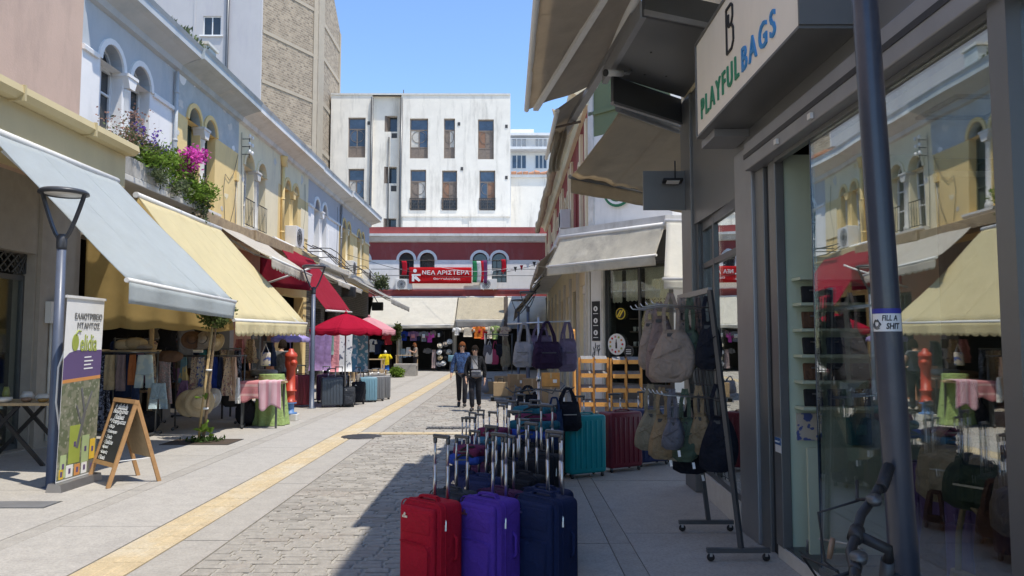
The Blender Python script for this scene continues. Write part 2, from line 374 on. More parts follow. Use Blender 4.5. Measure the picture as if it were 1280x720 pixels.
# ------------------------------------------------------------------ mesh builder
class MB:
    def __init__(self):
        self.v, self.f, self.s = [], [], []
    def add(self, pts, faces, smooth=False):
        b = len(self.v)
        self.v += [V(p) for p in pts]
        for f in faces:
            self.f.append([b + i for i in f])
            self.s.append(smooth)
        return self
    def quad(self, *p):
        return self.add(p, [list(range(len(p)))])
    def hexa(self, p):
        return self.add(p, [(0, 3, 2, 1), (4, 5, 6, 7), (0, 1, 5, 4), (1, 2, 6, 5), (2, 3, 7, 6), (3, 0, 4, 7)])
    def box(self, c, s, rz=0.0, m=None):
        x, y, z = s[0] / 2, s[1] / 2, s[2] / 2
        p = [V(q) for q in ((-x, -y, -z), (x, -y, -z), (x, y, -z), (-x, y, -z), (-x, -y, z), (x, -y, z), (x, y, z), (-x, y, z))]
        mm = m if m is not None else (Matrix.Rotation(rz, 3, 'Z') if rz else None)
        if mm is not None:
            p = [mm @ q for q in p]
        return self.hexa([q + V(c) for q in p])
    def b2(self, x0, x1, y0, y1, z0, z1):
        return self.box(((x0 + x1) / 2, (y0 + y1) / 2, (z0 + z1) / 2), (abs(x1 - x0), abs(y1 - y0), abs(z1 - z0)))
    def rbox(self, c, s, r=0.02, rz=0.0, seg=2, m=None):
        bm = bmesh.new()
        bmesh.ops.create_cube(bm, size=1)
        for q in bm.verts:
            q.co = V((q.co.x * s[0], q.co.y * s[1], q.co.z * s[2]))
        bmesh.ops.bevel(bm, geom=bm.edges[:], offset=r, segments=seg, affect='EDGES', profile=0.5)
        mm = m if m is not None else Matrix.Rotation(rz, 3, 'Z')
        bm.verts.index_update()
        self.add([mm @ q.co + V(c) for q in bm.verts], [[q.index for q in f.verts] for f in bm.faces], True)
        bm.free()
        return self
    def bar(self, p0, p1, w, h, up=(0, 0, 1)):
        p0, p1, up = V(p0), V(p1), V(up)
        d = (p1 - p0).normalized()
        x = d.cross(up)
        if x.length < 1e-4:
            x = d.cross(V((1, 0, 0)))
        x.normalize()
        y = x.cross(d)
        x, y = x * w / 2, y * h / 2
        return self.hexa([p0 - x - y, p0 + x - y, p1 + x - y, p1 - x - y, p0 - x + y, p0 + x + y, p1 + x + y, p1 - x + y])
    def tube(self, pts, r, n=8, caps=True):
        pts = [V(p) for p in pts]
        rs = r if isinstance(r, (list, tuple)) else [r] * len(pts)
        b = len(self.v)
        prev = None
        for i, p in enumerate(pts):
            a = pts[max(i - 1, 0)]
            c = pts[min(i + 1, len(pts) - 1)]
            d = (c - a)
            d = d.normalized() if d.length > 1e-9 else V((0, 0, 1))
            if prev is None:
                x = d.cross(V((0, 0, 1)))
                if x.length < 1e-3:
                    x = d.cross(V((0, 1, 0)))
            else:
                x = prev - d * prev.dot(d)
            x.normalize()
            prev = x
            y = d.cross(x)
            for k in range(n):
                t = 2 * math.pi * k / n
                self.v.append(p + (x * math.cos(t) + y * math.sin(t)) * rs[i])
        for i in range(len(pts) - 1):
            for k in range(n):
                k2 = (k + 1) % n
                self.f.append([b + i * n + k, b + i * n + k2, b + (i + 1) * n + k2, b + (i + 1) * n + k])
                self.s.append(n > 4)
        if caps:
            self.f.append([b + k for k in reversed(range(n))])
            self.f.append([b + (len(pts) - 1) * n + k for k in range(n)])
            self.s += [False, False]
        return self
    def lathe(self, prof, c=(0, 0, 0), n=16, sx=1.0, sy=1.0, a0=0.0, m=None):
        b = len(self.v)
        c = V(c)
        for r, z in prof:
            for k in range(n):
                t = a0 + 2 * math.pi * k / n
                p = V((r * math.cos(t) * sx, r * math.sin(t) * sy, z))
                self.v.append((m @ p if m is not None else p) + c)
        for i in range(len(prof) - 1):
            for k in range(n):
                k2 = (k + 1) % n
                self.f.append([b + i * n + k, b + i * n + k2, b + (i + 1) * n + k2, b + (i + 1) * n + k])
                self.s.append(True)
        if prof[0][0] > 1e-6:
            self.f.append([b + k for k in reversed(range(n))]); self.s.append(False)
        if prof[-1][0] > 1e-6:
            self.f.append([b + (len(prof) - 1) * n + k for k in range(n)]); self.s.append(False)
        return self
    def ball(self, c, s, n=12, m=None, pw=1.0, jit=0.0):
        k = max(4, n // 2)
        def e(x):
            return math.copysign(abs(x) ** pw, x)
        b = len(self.v)
        c = V(c)
        for i in range(k + 1):
            ph = -math.pi / 2 + math.pi * i / k
            for j in range(n):
                t = 2 * math.pi * j / n
                q = 1 + (rnd.uniform(-jit, jit) if jit else 0)
                p = V((e(math.cos(ph)) * e(math.cos(t)) * s[0] * q, e(math.cos(ph)) * e(math.sin(t)) * s[1] * q, e(math.sin(ph)) * s[2] * q))
                self.v.append((m @ p if m is not None else p) + c)
        for i in range(k):
            for j in range(n):
                j2 = (j + 1) % n
                self.f.append([b + i * n + j, b + i * n + j2, b + (i + 1) * n + j2, b + (i + 1) * n + j])
                self.s.append(True)
        return self
    def grid(self, fn, nu, nv, smooth=True, flip=False):
        b = len(self.v)
        for i in range(nu + 1):
            for j in range(nv + 1):
                self.v.append(V(fn(i / nu, j / nv)))
        for i in range(nu):
            for j in range(nv):
                a = b + i * (nv + 1) + j
                self.f.append([a, a + nv + 1, a + nv + 2, a + 1])
                self.s.append(smooth)
        return self
    def prism(self, poly, tf, d0, d1):
        """outline (u, v) extruded between depths d0 and d1 through tf(u, v, d)"""
        n = len(poly)
        p = [tf(u, v, d0) for u, v in poly] + [tf(u, v, d1) for u, v in poly]
        fs = [list(range(n)), list(range(2 * n - 1, n - 1, -1))]
        for i in range(n):
            j = (i + 1) % n
            fs.append([i, i + n, j + n, j])
        return self.add(p, fs)
    def fbox(self, tf, u0, u1, z0, z1, d0, d1):
        return self.hexa([tf(u0, z0, d0), tf(u1, z0, d0), tf(u1, z0, d1), tf(u0, z0, d1), tf(u0, z1, d0), tf(u1, z1, d0), tf(u1, z1, d1), tf(u0, z1, d1)])
    def xform(self, m, start=0):
        for i in range(start, len(self.v)):
            self.v[i] = m @ self.v[i]
        return self
    def build(self, name, mat, parent=None, bevel=0.0, solid=0.0, mats=None):
        me = bpy.data.meshes.new(name)
        off = V((0, 0, 0))
        q = parent
        while q is not None:
            off += q.location
            q = q.parent
        me.from_pydata([tuple(p - off) for p in self.v], [], self.f)
        me.polygons.foreach_set('use_smooth', self.s)
        me.update()
        if isinstance(mat, str):
            mat = MT[mat]
        me.materials.append(mat)
        o = bpy.data.objects.new(name, me)
        col.objects.link(o)
        o.parent = parent
        if bevel:
            b = o.modifiers.new('bevel', 'BEVEL')
            b.width = bevel
            b.segments = 2
            b.limit_method = 'ANGLE'
            b.angle_limit = R(40)
        if solid:
            s = o.modifiers.new('solid', 'SOLIDIFY')
            s.thickness = solid
            s.offset = 0
        return o

def tag(o, label=None, cat=None, group=None, kind=None):
    if label: o['label'] = label
    if cat: o['category'] = cat
    if group: o['group'] = group
    if kind: o['kind'] = kind
    return o
def thing(name, label, cat, loc=(0, 0, 0), group=None):
    o = bpy.data.objects.new(name, None)
    o.location = loc
    o.empty_display_size = 0.2
    col.objects.link(o)
    return tag(o, label, cat, group)
def kids(o):
    return [c for c in bpy.data.objects if c.parent == o]
CH = {}
def copy_tree(o, parent=None):
    c = o.copy()
    col.objects.link(c)
    c.parent = parent
    for ch in o.children:
        copy_tree(ch, c)
    return c
def dup(root, loc, rz=0.0, label=None, group=None, scale=None, recolor=None, lean=None):
    c = copy_tree(root)
    c.location = loc
    c.rotation_euler = (lean[0] if lean else 0, lean[1] if lean else 0, rz)
    if scale:
        c.scale = scale if isinstance(scale, (tuple, list)) else (scale,) * 3
    if label: c['label'] = label
    if group: c['group'] = group
    if recolor: paint(c, recolor)
    return c
def paint(c, recolor):
    """recolor: {part base name: material}"""
    st = [c]
    while st:
        o = st.pop()
        st += list(o.children)
        k = o.name.split('.')[0]
        if k in recolor and o.type == 'MESH':
            m = recolor[k]
            o.material_slots[0].link = 'OBJECT'
            o.material_slots[0].material = MT[m] if isinstance(m, str) else m
def stage(o, name=None, **k):
    return tag(o, kind='structure')
def face(origin, u, n):
    """frame for a wall: u runs along it, d goes in along n"""
    o, u, n = V(origin), V(u).normalized(), V(n).normalized()
    return lambda a, z, d=0.0: o + u * a + V((0, 0, z)) + n * d
def lettering(body, parent, mat, tf, u0, zc, height, width=None, name='lettering', depth=0.008, bold=0.0, align='LEFT', shear=0.0, d=0.0, space=1.0):
    cu = bpy.data.curves.new('txt', 'FONT')
    cu.body = body
    cu.size = 1
    cu.extrude = 0.0
    cu.offset = bold
    cu.resolution_u = 3
    cu.shear = shear
    cu.space_character = space
    to = bpy.data.objects.new('txt', cu)
    col.objects.link(to)
    dg = bpy.context.evaluated_depsgraph_get()
    me = bpy.data.meshes.new_from_object(to.evaluated_get(dg))
    xs = [q.co.x for q in me.vertices]
    ys = [q.co.y for q in me.vertices]
    x0, x1, y0, y1 = min(xs), max(xs), min(ys), max(ys)
    ky = height / (y1 - y0)
    kx = ky if width is None else width / (x1 - x0)
    wd = (x1 - x0) * kx
    sh = {'LEFT': 0, 'CENTER': -wd / 2, 'RIGHT': -wd}[align]
    mb = MB()
    pts = [tf(u0 + sh + (q.co.x - x0) * kx, zc + (q.co.y - (y0 + y1) / 2) * ky, d) for q in me.vertices]
    mb.add(pts, [list(p.vertices) for p in me.polygons])
    bpy.data.objects.remove(to)
    bpy.data.meshes.remove(me)
    o = mb.build(name, mat, parent)
    s = o.modifiers.new('solid', 'SOLIDIFY')
    s.thickness = depth
    s.offset = 0
    return o
# ================================================================== GROUND
g = MB().quad((-300, -200, -0.08), (300, -200, -0.08), (300, 600, -0.08), (-300, 600, -0.08)).build('ground', 'ground')
stage(g)
def slab_row(parent, x0, x1, ys, mat, name='slab', gap=0.012, z=0.0):
    for a, b in zip(ys[:-1], ys[1:]):
        dz = rnd.uniform(-0.0015, 0.0015)
        MB().b2(x0 + gap / 2, x1 - gap / 2, a + gap / 2, b - gap / 2, -0.06, z + dz).build(name, mat, parent)
pl = stage(MB().quad((-16, -4, -0.012), (-2.4, -4, -0.012), (-2.4, 47, -0.012), (-16, 47, -0.012)).build('pavement', 'joint'))
ys = [-1.6 + 2.62 * i for i in range(19)]
slab_row(pl, -7.72, -4.36, ys, 'concrete')
slab_row(pl, -4.36, -4.16, ys, 'concrete_band', 'channel_slab', 0.006)
slab_row(pl, -4.16, -3.22, [y + 0.9 for y in ys], 'concrete')
slab_row(pl, -2.80, -2.40, [y * 1.0 + 0.4 for y in ys], 'concrete_band', 'edge_slab')
ts = stage(MB().quad((-3.22, -4, -0.008), (-2.8, -4, -0.008), (-2.8, 47, -0.008), (-3.22, 47, -0.008)).build('tactile_strip', 'joint'))
k = 0
y = 3.2
while y < 41:
    mb = MB().b2(-3.208, -2.812, y + 0.003, y + 0.397, -0.05, 0.0)
    if y < 24:
        for i in range(4):
            x = -3.208 + 0.05 + i * 0.0987
            for j in range(1):
                mb.hexa([(x - 0.02, y + 0.015, 0.0005), (x + 0.02, y + 0.015, 0.0005), (x + 0.02, y + 0.385, 0.0005), (x - 0.02, y + 0.385, 0.0005),
                         (x - 0.012, y + 0.02, 0.006), (x + 0.012, y + 0.02, 0.006), (x + 0.012, y + 0.38, 0.006), (x - 0.012, y + 0.38, 0.006)])
    mb.build('tactile_tile', 'tactile', ts)
    y += 0.4
# cross strip of yellow tiles
cs = stage(MB().quad((-2.8, 14.15, -0.004), (0.4, 14.15, -0.004), (0.4, 14.45, -0.004), (-2.8, 14.45, -0.004)).build('crossing_strip', 'tactile'))
for i in range(8):
    MB().b2(-2.79 + i * 0.4, -2.41 + i * 0.4, 14.17, 14.43, -0.03, 0.006).build('tactile_tile', 'tactile', cs)
# cobbled lane
lane = stage(MB().quad((-2.4, -4, -0.012), (-0.05, -4, -0.012), (-0.05, 44, -0.012), (-2.4, 44, -0.012)).build('cobbled_lane', 'mortar'))
def cobble(mb, x0, x1, y0, y1):
    j = lambda a: a + rnd.uniform(-0.005, 0.005)
    h = rnd.uniform(-0.001, 0.009)
    e = 0.014
    a, b, c, d = (j(x0), j(y0)), (j(x1), j(y0)), (j(x1), j(y1)), (j(x0), j(y1))
    cx, cy = (x0 + x1) / 2, (y0 + y1) / 2
    def ins(p):
        return (p[0] + (e if p[0] < cx else -e), p[1] + (e if p[1] < cy else -e))
    lo = [(p[0], p[1], -0.03) for p in (a, b, c, d)]
    mi = [(p[0], p[1], h - 0.009) for p in (a, b, c, d)]
    tp = [(*ins(p), h + rnd.uniform(-0.001, 0.002)) for p in (a, b, c, d)]
    mb.add(lo + mi + tp, [(0, 1, 5, 4), (1, 2, 6, 5), (2, 3, 7, 6), (3, 0, 4, 7), (4, 5, 9, 8), (5, 6, 10, 9), (6, 7, 11, 10), (7, 4, 8, 11), (8, 9, 10, 11)])
rest = MB()
y, cnt, row = 4.6, 0, 0
while y < 42:
    h = rnd.uniform(0.085, 0.108)
    x = -2.40 + (0.0 if row % 2 else -0.1)
    if not (14.05 < y + h and y < 14.5):
        while x < -0.12:
            L = rnd.uniform(0.15, 0.30)
            x1 = min(x + L, -0.06)
            xa = max(x, -2.4)
            if x1 - xa > 0.03:
                if cnt < 300:
                    mb = MB()
                    cobble(mb, xa + 0.013, x1 - 0.013, y + 0.010, y + h - 0.010)
                    mb.build('cobble', 'cobble', lane)
                    cnt += 1
                else:
                    cobble(rest, xa + 0.013, x1 - 0.013, y + 0.010, y + h - 0.010)
            x = x1
    y += h
    row += 1
tag(rest.build('cobbles', 'cobble', lane), kind='stuff')
# right hand pavement and the side street
pr = stage(MB().quad((-0.05, -4, -0.012), (30, -4, -0.012), (30, 46.5, -0.012), (-0.05, 46.5, -0.012)).build('side_pavement', 'joint'))
ys = [-1.1 + 2.55 * i for i in range(19)]
slab_row(pr, -0.05, 0.84, ys, 'concrete')
slab_row(pr, 0.84, 1.02, ys, 'concrete_band', 'channel_slab', 0.006)
slab_row(pr, 1.02, 2.6, [y + 0.35 for y in ys], 'concrete')
for i in range(6):
    slab_row(pr, 2.6 + i * 2.4, 5.0 + i * 2.4, [9.0, 11.4, 13.8, 16.2, 18.8, 21.2], 'concrete')
# metal covers
def grate(name, label, x, y, rx, ry, round_=True):
    t = thing(name, label, 'manhole cover', (x, y, 0))
    if round_:
        MB().lathe([(rx, -0.02), (rx, 0.008), (rx - 0.04, 0.010)], (x, y, 0), 24).build('frame', 'iron', t)
        mb = MB()
        for i in range(-4, 5):
            hw = math.sqrt(max(0, (rx - 0.05) ** 2 - (i * 0.075) ** 2))
            mb.b2(x - hw, x + hw, y + i * 0.075 - 0.02, y + i * 0.075 + 0.02, 0.0085, 0.016)
        tag(mb.build('bars', 'dark_metal', t), kind='stuff')
    else:
        MB().b2(x - rx, x + rx, y - ry, y + ry, -0.02, 0.008).build('frame', 'iron', t)
        mb = MB()
        n = int(rx * 2 / 0.06)
        for i in range(n):
            xx = x - rx + 0.03 + i * 0.06
            mb.b2(xx - 0.012, xx + 0.012, y - ry + 0.03, y + ry - 0.03, 0.0085, 0.018)
        tag(mb.build('bars', 'dark_metal', t), kind='stuff')
    return t
p = gnd(452, 546); grate('manhole_cover', 'round iron manhole grate beside the yellow tactile strip', p.x, p.y, 0.36, 0.36)
p = gnd(560, 535); grate('drain_grate', 'long rectangular drain grate across the cobbles', p.x, p.y, 0.42, 0.17, False)
t = thing('access_cover', 'square metal access plate set into the left pavement near the roll-up banner', 'access cover', (*gnd(26, 631).xy, 0))
x, y = t.location.xy
MB().b2(x - 0.34, x + 0.34, y - 0.17, y + 0.17, -0.02, 0.003).build('frame', 'dark_metal', t)
MB().b2(x - 0.32, x + 0.32, y - 0.15, y + 0.15, 0.0, 0.006).build('plate', 'zinc', t)

# ================================================================== WALL TOOLS
def wall(mb, tf, u0, u1, z0, z1, ops, depth=0.25, n=10):
    """ops: (ua, ub, za, zs, arch)"""
    cur = u0
    for ua, ub, za, zs, arch in sorted(ops):
        if ua > cur + 1e-4:
            mb.quad(tf(cur, z0), tf(ua, z0), tf(ua, z1), tf(cur, z1))
        if za > z0 + 1e-4:
            mb.quad(tf(ua, z0), tf(ub, z0), tf(ub, za), tf(ua, za))
        top = arc(ua, ub, zs, n) if arch else [(ua, zs), (ub, zs)]
        if arch or zs < z1 - 1e-4:
            for (a, za_), (b, zb_) in zip(top[:-1], top[1:]):
                mb.quad(tf(a, za_), tf(b, zb_), tf(b, z1), tf(a, z1))
        loop = ([(ua, za)] if za > z0 + 1e-4 else []) + [(ua, max(za, z0))] + top + [(ub, max(za, z0))]
        pts = [(ua, max(za, z0))] + top + [(ub, max(za, z0))]
        for (a, b), (c, d) in zip(pts[:-1], pts[1:]):
            if abs(a - c) + abs(b - d) > 1e-5:
                mb.quad(tf(a, b, 0), tf(c, d, 0), tf(c, d, depth), tf(a, b, depth))
        if za > z0 + 1e-4:
            mb.quad(tf(ua, za, 0), tf(ub, za, 0), tf(ub, za, depth), tf(ua, za, depth))
        cur = ub
    if cur < u1 - 1e-4:
        mb.quad(tf(cur, z0), tf(u1, z0), tf(u1, z1), tf(cur, z1))
    return mb
def arc(ua, ub, zs, n=10):
    r, c = (ub - ua) / 2, (ua + ub) / 2
    return [(c - r * math.cos(math.pi * i / n), zs + r * math.sin(math.pi * i / n)) for i in range(n + 1)]
def ring(mb, tf, ua, ub, zs, wd, d0, d1, n=10):
    a, b = arc(ua, ub, zs, n), arc(ua - wd, ub + wd, zs, n)
    for i in range(n):
        p = [a[i], a[i + 1], b[i + 1], b[i]]
        mb.hexa([tf(u, z, d0) for u, z in p] + [tf(u, z, d1) for u, z in p])
def window(parent, tf, ua, ub, za, zs, arch, d, frame='white_frame', pane='dark_glass', cols=2, bars=(0.55,), fw=0.06, name='window'):
    mb = MB()
    mb.fbox(tf, ua, ua + fw, za, zs, d - 0.04, d + 0.03)
    mb.fbox(tf, ub - fw, ub, za, zs, d - 0.04, d + 0.03)
    mb.fbox(tf, ua + fw, ub - fw, za, za + fw, d - 0.04, d + 0.03)
    mb.fbox(tf, ua + fw, ub - fw, zs - fw, zs, d - 0.043, d + 0.03)
    for c in range(1, cols):
        u = ua + (ub - ua) * c / cols
        mb.fbox(tf, u - fw / 2, u + fw / 2, za + fw, zs - fw, d - 0.038, d + 0.02)
    for b in bars:
        z = za + (zs - za) * b
        mb.fbox(tf, ua + fw, ub - fw, z - fw / 3, z + fw / 3, d - 0.034, d + 0.02)
    if arch:
        ring(mb, tf, ua + fw, ub - fw, zs, fw - 0.002, d - 0.04, d + 0.03)
    w_ = mb.build(name, frame, parent)
    top = arc(ua + 0.01, ub - 0.01, zs, 10) if arch else [(ua + 0.01, zs), (ub - 0.01, zs)]
    MB().prism([(ua + 0.01, za + 0.01)] + top + [(ub - 0.01, za + 0.01)], tf, d, d + 0.015).build('pane', pane, w_)
    return w_
def profile(mb, tf, u0, u1, pts):
    """moulding: (d, z) outline run along the wall"""
    n = len(pts)
    p = [tf(u0, z, d) for d, z in pts] + [tf(u1, z, d) for d, z in pts]
    fs = [list(range(n)), list(range(2 * n - 1, n - 1, -1))] + [[i, i + n, (i + 1) % n + n, (i + 1) % n] for i in range(n)]
    mb.add(p, fs)
    return mb
def shell(mb, tf, u0, u1, z0, z1, d0, d1):
    """sides, back and top of a block whose front is built elsewhere"""
    mb.quad(tf(u0, z0, d0), tf(u0, z0, d1), tf(u0, z1, d1), tf(u0, z1, d0))
    mb.quad(tf(u1, z0, d0), tf(u1, z0, d1), tf(u1, z1, d1), tf(u1, z1, d0))
    mb.quad(tf(u0, z0, d1), tf(u1, z0, d1), tf(u1, z1, d1), tf(u0, z1, d1))
    mb.quad(tf(u0, z1, d0), tf(u1, z1, d0), tf(u1, z1, d1), tf(u0, z1, d1))

# ================================================================== LEFT ROW
LX = -7.6
LT = face((LX, 0, 0), (0, 1, 0), (-1, 0, 0))
def ac_unit(label, tf, u, z, d0, wd=0.82, h=0.6, dp=0.3):
    c = tf(u, z, d0)
    t = thing('air_conditioner', label, 'air conditioner', tuple(c), 'air conditioners on the facades')
    MB().fbox(tf, u - wd / 2, u + wd / 2, z, z + h, d0 - dp, d0).build('casing', 'ac_white', t, bevel=0.015)
    mb = MB()
    cu, cz, r = u - wd * 0.14, z + h / 2, h * 0.4
    for q in (0.35, 0.7, 1.0):
        for i in range(18):
            a, b = 2 * math.pi * i / 18, 2 * math.pi * (i + 1) / 18
            mb.tube([tf(cu + r * q * math.cos(a), cz + r * q * math.sin(a), d0 - dp - 0.012), tf(cu + r * q * math.cos(b), cz + r * q * math.sin(b), d0 - dp - 0.012)], 0.008, 4)
    for i in range(6):
        a = math.pi * i / 6
        mb.tube([tf(cu - r * math.cos(a), cz - r * math.sin(a), d0 - dp - 0.012), tf(cu + r * math.cos(a), cz + r * math.sin(a), d0 - dp - 0.012)], 0.006, 4)
    mb.build('fan_guard', 'iron', t)
    mb = MB()
    for s in (-0.3, 0.3):
        mb.fbox(tf, u + s * wd - 0.02, u + s * wd + 0.02, z - 0.04, z - 0.003, d0 - dp, d0)
    mb.build('bracket', 'ac_white', t)
    return t
def house(label, y0, y1, low, frz, pairs, zs=6.72, sill=5.0, ww=0.74, gap=0.26, frame='white_frame', pane='dark_glass', zc=8.1, trim='stone_trim', over=0.5, ztop=8.55, columns=True, railing=False, imp=True, dep=0.28, zl=4.3, cornice='cornice_white'):
    t = thing('row_house', label, 'building', (LX, (y0 + y1) / 2, 0), 'two-storey shop houses along the left side')
    ops = []
    for yc in pairs:
        ops += [(yc - gap / 2 - ww, yc - gap / 2, sill, zs, True), (yc + gap / 2, yc + gap / 2 + ww, sill, zs, True)]
    mb = wall(MB(), LT, y0, y1, zl, zs, [(a, b, c, d, False) for a, b, c, d, e in ops], dep)
    shell(mb, LT, y0 + 0.003, y1 - 0.003, zl, ztop - 0.1, 0.0, 7)
    mb.build('wall', low, t)
    wall(MB(), LT, y0, y1, zs, zc, [(a, b, zs, zs, True) for a, b, c, d, e in ops], dep).build('frieze', frz, t)
    for a, b, c, d, e in ops:
        ringm = MB()
        ring(ringm, LT, a + 0.002, b - 0.002, zs, 0.11, -0.045, 0.0)
        ringm.build('arch_moulding', low, t)
        window(t, LT, a, b, c, d, True, dep - 0.03, frame, pane, 2, (0.4, 0.75) if frame != 'green_shutter' else (0.33, 0.66))
    if imp:
        cur = y0
        for a, b, c, d, e in sorted(ops) + [(y1, y1, 0, 0, 0)]:
            if a - cur > 0.3:
                mb = profile(MB(), LT, cur, a - (0.11 if a < y1 else 0), [(-0.05, zs - 0.05), (-0.06, zs + 0.02), (-0.03, zs + 0.05), (0, zs + 0.05), (0, zs - 0.05)])
                mb.build('impost_moulding', trim if low != 'white_plaster' else 'white_plaster', t)
            cur = b + 0.11
    for yc in pairs:
        p0, p1 = yc - gap / 2 - ww - 0.12, yc + gap / 2 + ww + 0.12
        s_ = MB()
        profile(s_, LT, p0, p1, [(-0.16, sill - 0.03), (-0.16, sill - 0.09), (-0.08, sill - 0.18), (0, sill - 0.18), (0, sill - 0.03)])
        s_.build('sill', trim, t)
        if columns:
            c = LT(yc, 0, 0.02)
            MB().lathe([(0.13, sill - 0.02), (0.13, sill + 0.1), (0.095, sill + 0.16), (0.085, zs - 0.35), (0.1, zs - 0.33), (0.1, zs - 0.28)], (c.x, c.y, 0), 12).build('column', trim, t)
            cp = MB()
            q = [(-0.10, zs - 0.27), (0.10, zs - 0.27), (0.19, zs - 0.06), (-0.19, zs - 0.06)]
            cp.prism([(yc + u, z) for u, z in q], LT, -0.12, 0.16)
            cp.fbox(LT, yc - 0.21, yc + 0.21, zs - 0.06, zs + 0.0, -0.14, 0.18)
            cp.build('capital', trim, t)
        if railing:
            for k_ in (-1, 1):
                u0 = yc + k_ * (gap / 2 + ww / 2) - ww / 2
                mb = MB()
                for z in (sill + 0.05, sill + 0.8):
                    mb.tube([LT(u0, z, -0.06), LT(u0 + ww, z, -0.06)], 0.014, 6)
                for i in range(7):
                    mb.tube([LT(u0 + ww * i / 6, sill + 0.05, -0.06), LT(u0 + ww * i / 6, sill + 0.8, -0.06)], 0.009, 5)
                mb.build('railing', 'iron', t)
    mb = profile(MB(), LT, y0 + 0.002, y1 - 0.002, [(0, zc - 0.25), (-0.1, zc - 0.22), (-0.13, zc - 0.1), (-over * 0.72, zc + 0.02), (-over, zc + 0.06), (-over, zc + 0.22), (-over - 0.05, zc + 0.3), (0, zc + 0.34)])
    mb.build('cornice', cornice, t)
    mb = MB()
    mb.fbox(LT, y0 + 0.01, y1 - 0.01, zc + 0.34, ztop, -0.06, 0.25)
    mb.build('parapet', low if frz != 'grey_plaster' else 'grey_plaster', t)
    return t
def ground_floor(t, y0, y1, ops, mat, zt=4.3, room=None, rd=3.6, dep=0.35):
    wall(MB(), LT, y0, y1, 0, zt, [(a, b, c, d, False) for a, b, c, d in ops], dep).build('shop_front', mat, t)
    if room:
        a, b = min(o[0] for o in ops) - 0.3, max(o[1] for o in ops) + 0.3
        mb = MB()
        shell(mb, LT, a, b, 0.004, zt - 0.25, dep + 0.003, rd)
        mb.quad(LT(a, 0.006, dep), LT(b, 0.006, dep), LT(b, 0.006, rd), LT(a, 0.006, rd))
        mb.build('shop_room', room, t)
def pane_front(t, y0, y1, z0, z1, d, cols, frame='dark_metal', glass='glass_clear', name='shop_window', rails=()):
    mb = MB()
    for i in range(cols + 1):
        u = y0 + (y1 - y0) * i / cols
        mb.fbox(LT, u - 0.035, u + 0.035, z0, z1, d - 0.04, d + 0.04)
    for i, z in enumerate([z0 + 0.04, z1 - 0.04] + list(rails)):
        mb.fbox(LT, y0, y1, z - 0.04, z + 0.04, d - 0.035, d + 0.035)
    f_ = mb.build(name, frame, t)
    for i in range(cols):
        u0, u1 = y0 + (y1 - y0) * i / cols, y0 + (y1 - y0) * (i + 1) / cols
        MB().fbox(LT, u0 + 0.03, u1 - 0.03, z0 + 0.04, z1 - 0.04, d - 0.006, d + 0.006).build('pane', glass, f_)

# nearest, pink plaster block with its projecting shop canopy
t = thing('plaster_building', 'pink plastered building nearest on the left with long beige gutter', 'building', (LX, 6, 0))
mb = MB().quad(LT(-6, 4.3), LT(13.2, 4.3), LT(13.2, 16), LT(-6, 16))
shell(mb, LT, -6, 13.19, 0, 16, 0.002, 8)
mb.build('wall', 'pink_plaster', t)
mb = MB().fbox(LT, -4, 13.05, 4.36, 4.92, -0.92, 0.0)
mb.build('fascia', 'beige_fascia', t)
gm = MB()
profile(gm, LT, -4, 13.1, [(-1.12, 5.10), (-1.14, 5.0), (-1.06, 4.93), (-0.9, 4.925), (-0.9, 4.96), (-1.04, 4.97), (-1.08, 5.02), (-1.08, 5.10)])
g_ = gm.build('gutter', 'beige_fascia', t)
for y in (6.5, 8.2, 9.95, 11.7):
    MB().fbox(LT, y - 0.02, y + 0.02, 4.90, 5.115, -1.15, -0.88).build('gutter_bracket', 'beige_fascia', g_)
MB().fbox(LT, -4, 13.05, 4.97, 5.02, -1.03, -0.02).build('canopy_roof', 'zinc', t)
ground_floor(t, -6, 13.2, [(8.2, 12.15, 0.02, 3.1)], 'pier_brown', room='dark_room')
pane_front(t, 8.2, 12.15, 0.02, 2.75, 0.2, 3)
mb = MB()
for i in range(24):
    u = 8.2 + 3.95 * i / 23
    mb.bar(LT(u, 2.78, 0.15), LT(min(u + 0.32, 12.15), 3.08, 0.15), 0.02, 0.02)
    mb.bar(LT(min(u + 0.32, 12.15), 2.78, 0.17), LT(u, 3.08, 0.17), 0.02, 0.02)
tag(mb.build('transom_lattice', 'dark_metal', t), kind='stuff')
MB().fbox(LT, 12.2, 13.15, 0, 4.28, -0.06, 0.0).build('pier', 'pier_brown', t)
MB().fbox(LT, 12.35, 12.62, 2.0, 2.35, -0.16, -0.065).build('meter_box', 'ac_white', t)
MB().tube([LT(12.48, 0.1, -0.09), LT(12.48, 2.0, -0.09)], 0.02, 6).build('conduit', 'stone_trim', t)

# the row of arched houses
h1 = house('pale blue house with white arched windows and flower balcony', 13.2, 17.0, 'white_plaster', 'blue_plaster', [14.78], zs=6.95, ww=0.80, gap=0.34, frame='white_frame', cornice='blue_plaster', over=0.55, trim='white_plaster')
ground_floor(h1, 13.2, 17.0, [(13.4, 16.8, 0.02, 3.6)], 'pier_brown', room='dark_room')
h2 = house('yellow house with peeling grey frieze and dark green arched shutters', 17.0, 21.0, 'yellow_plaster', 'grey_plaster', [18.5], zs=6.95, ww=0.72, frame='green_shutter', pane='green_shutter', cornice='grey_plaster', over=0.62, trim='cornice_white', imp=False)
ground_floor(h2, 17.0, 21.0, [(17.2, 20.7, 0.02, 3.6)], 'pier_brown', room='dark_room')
h3 = house('cream house with slender arched windows behind iron rails', 21.0, 24.7, 'cream_plaster', 'cream_plaster', [22.45], zs=6.75, ww=0.78, gap=0.34, frame='white_frame', railing=True, over=0.6, imp=False)
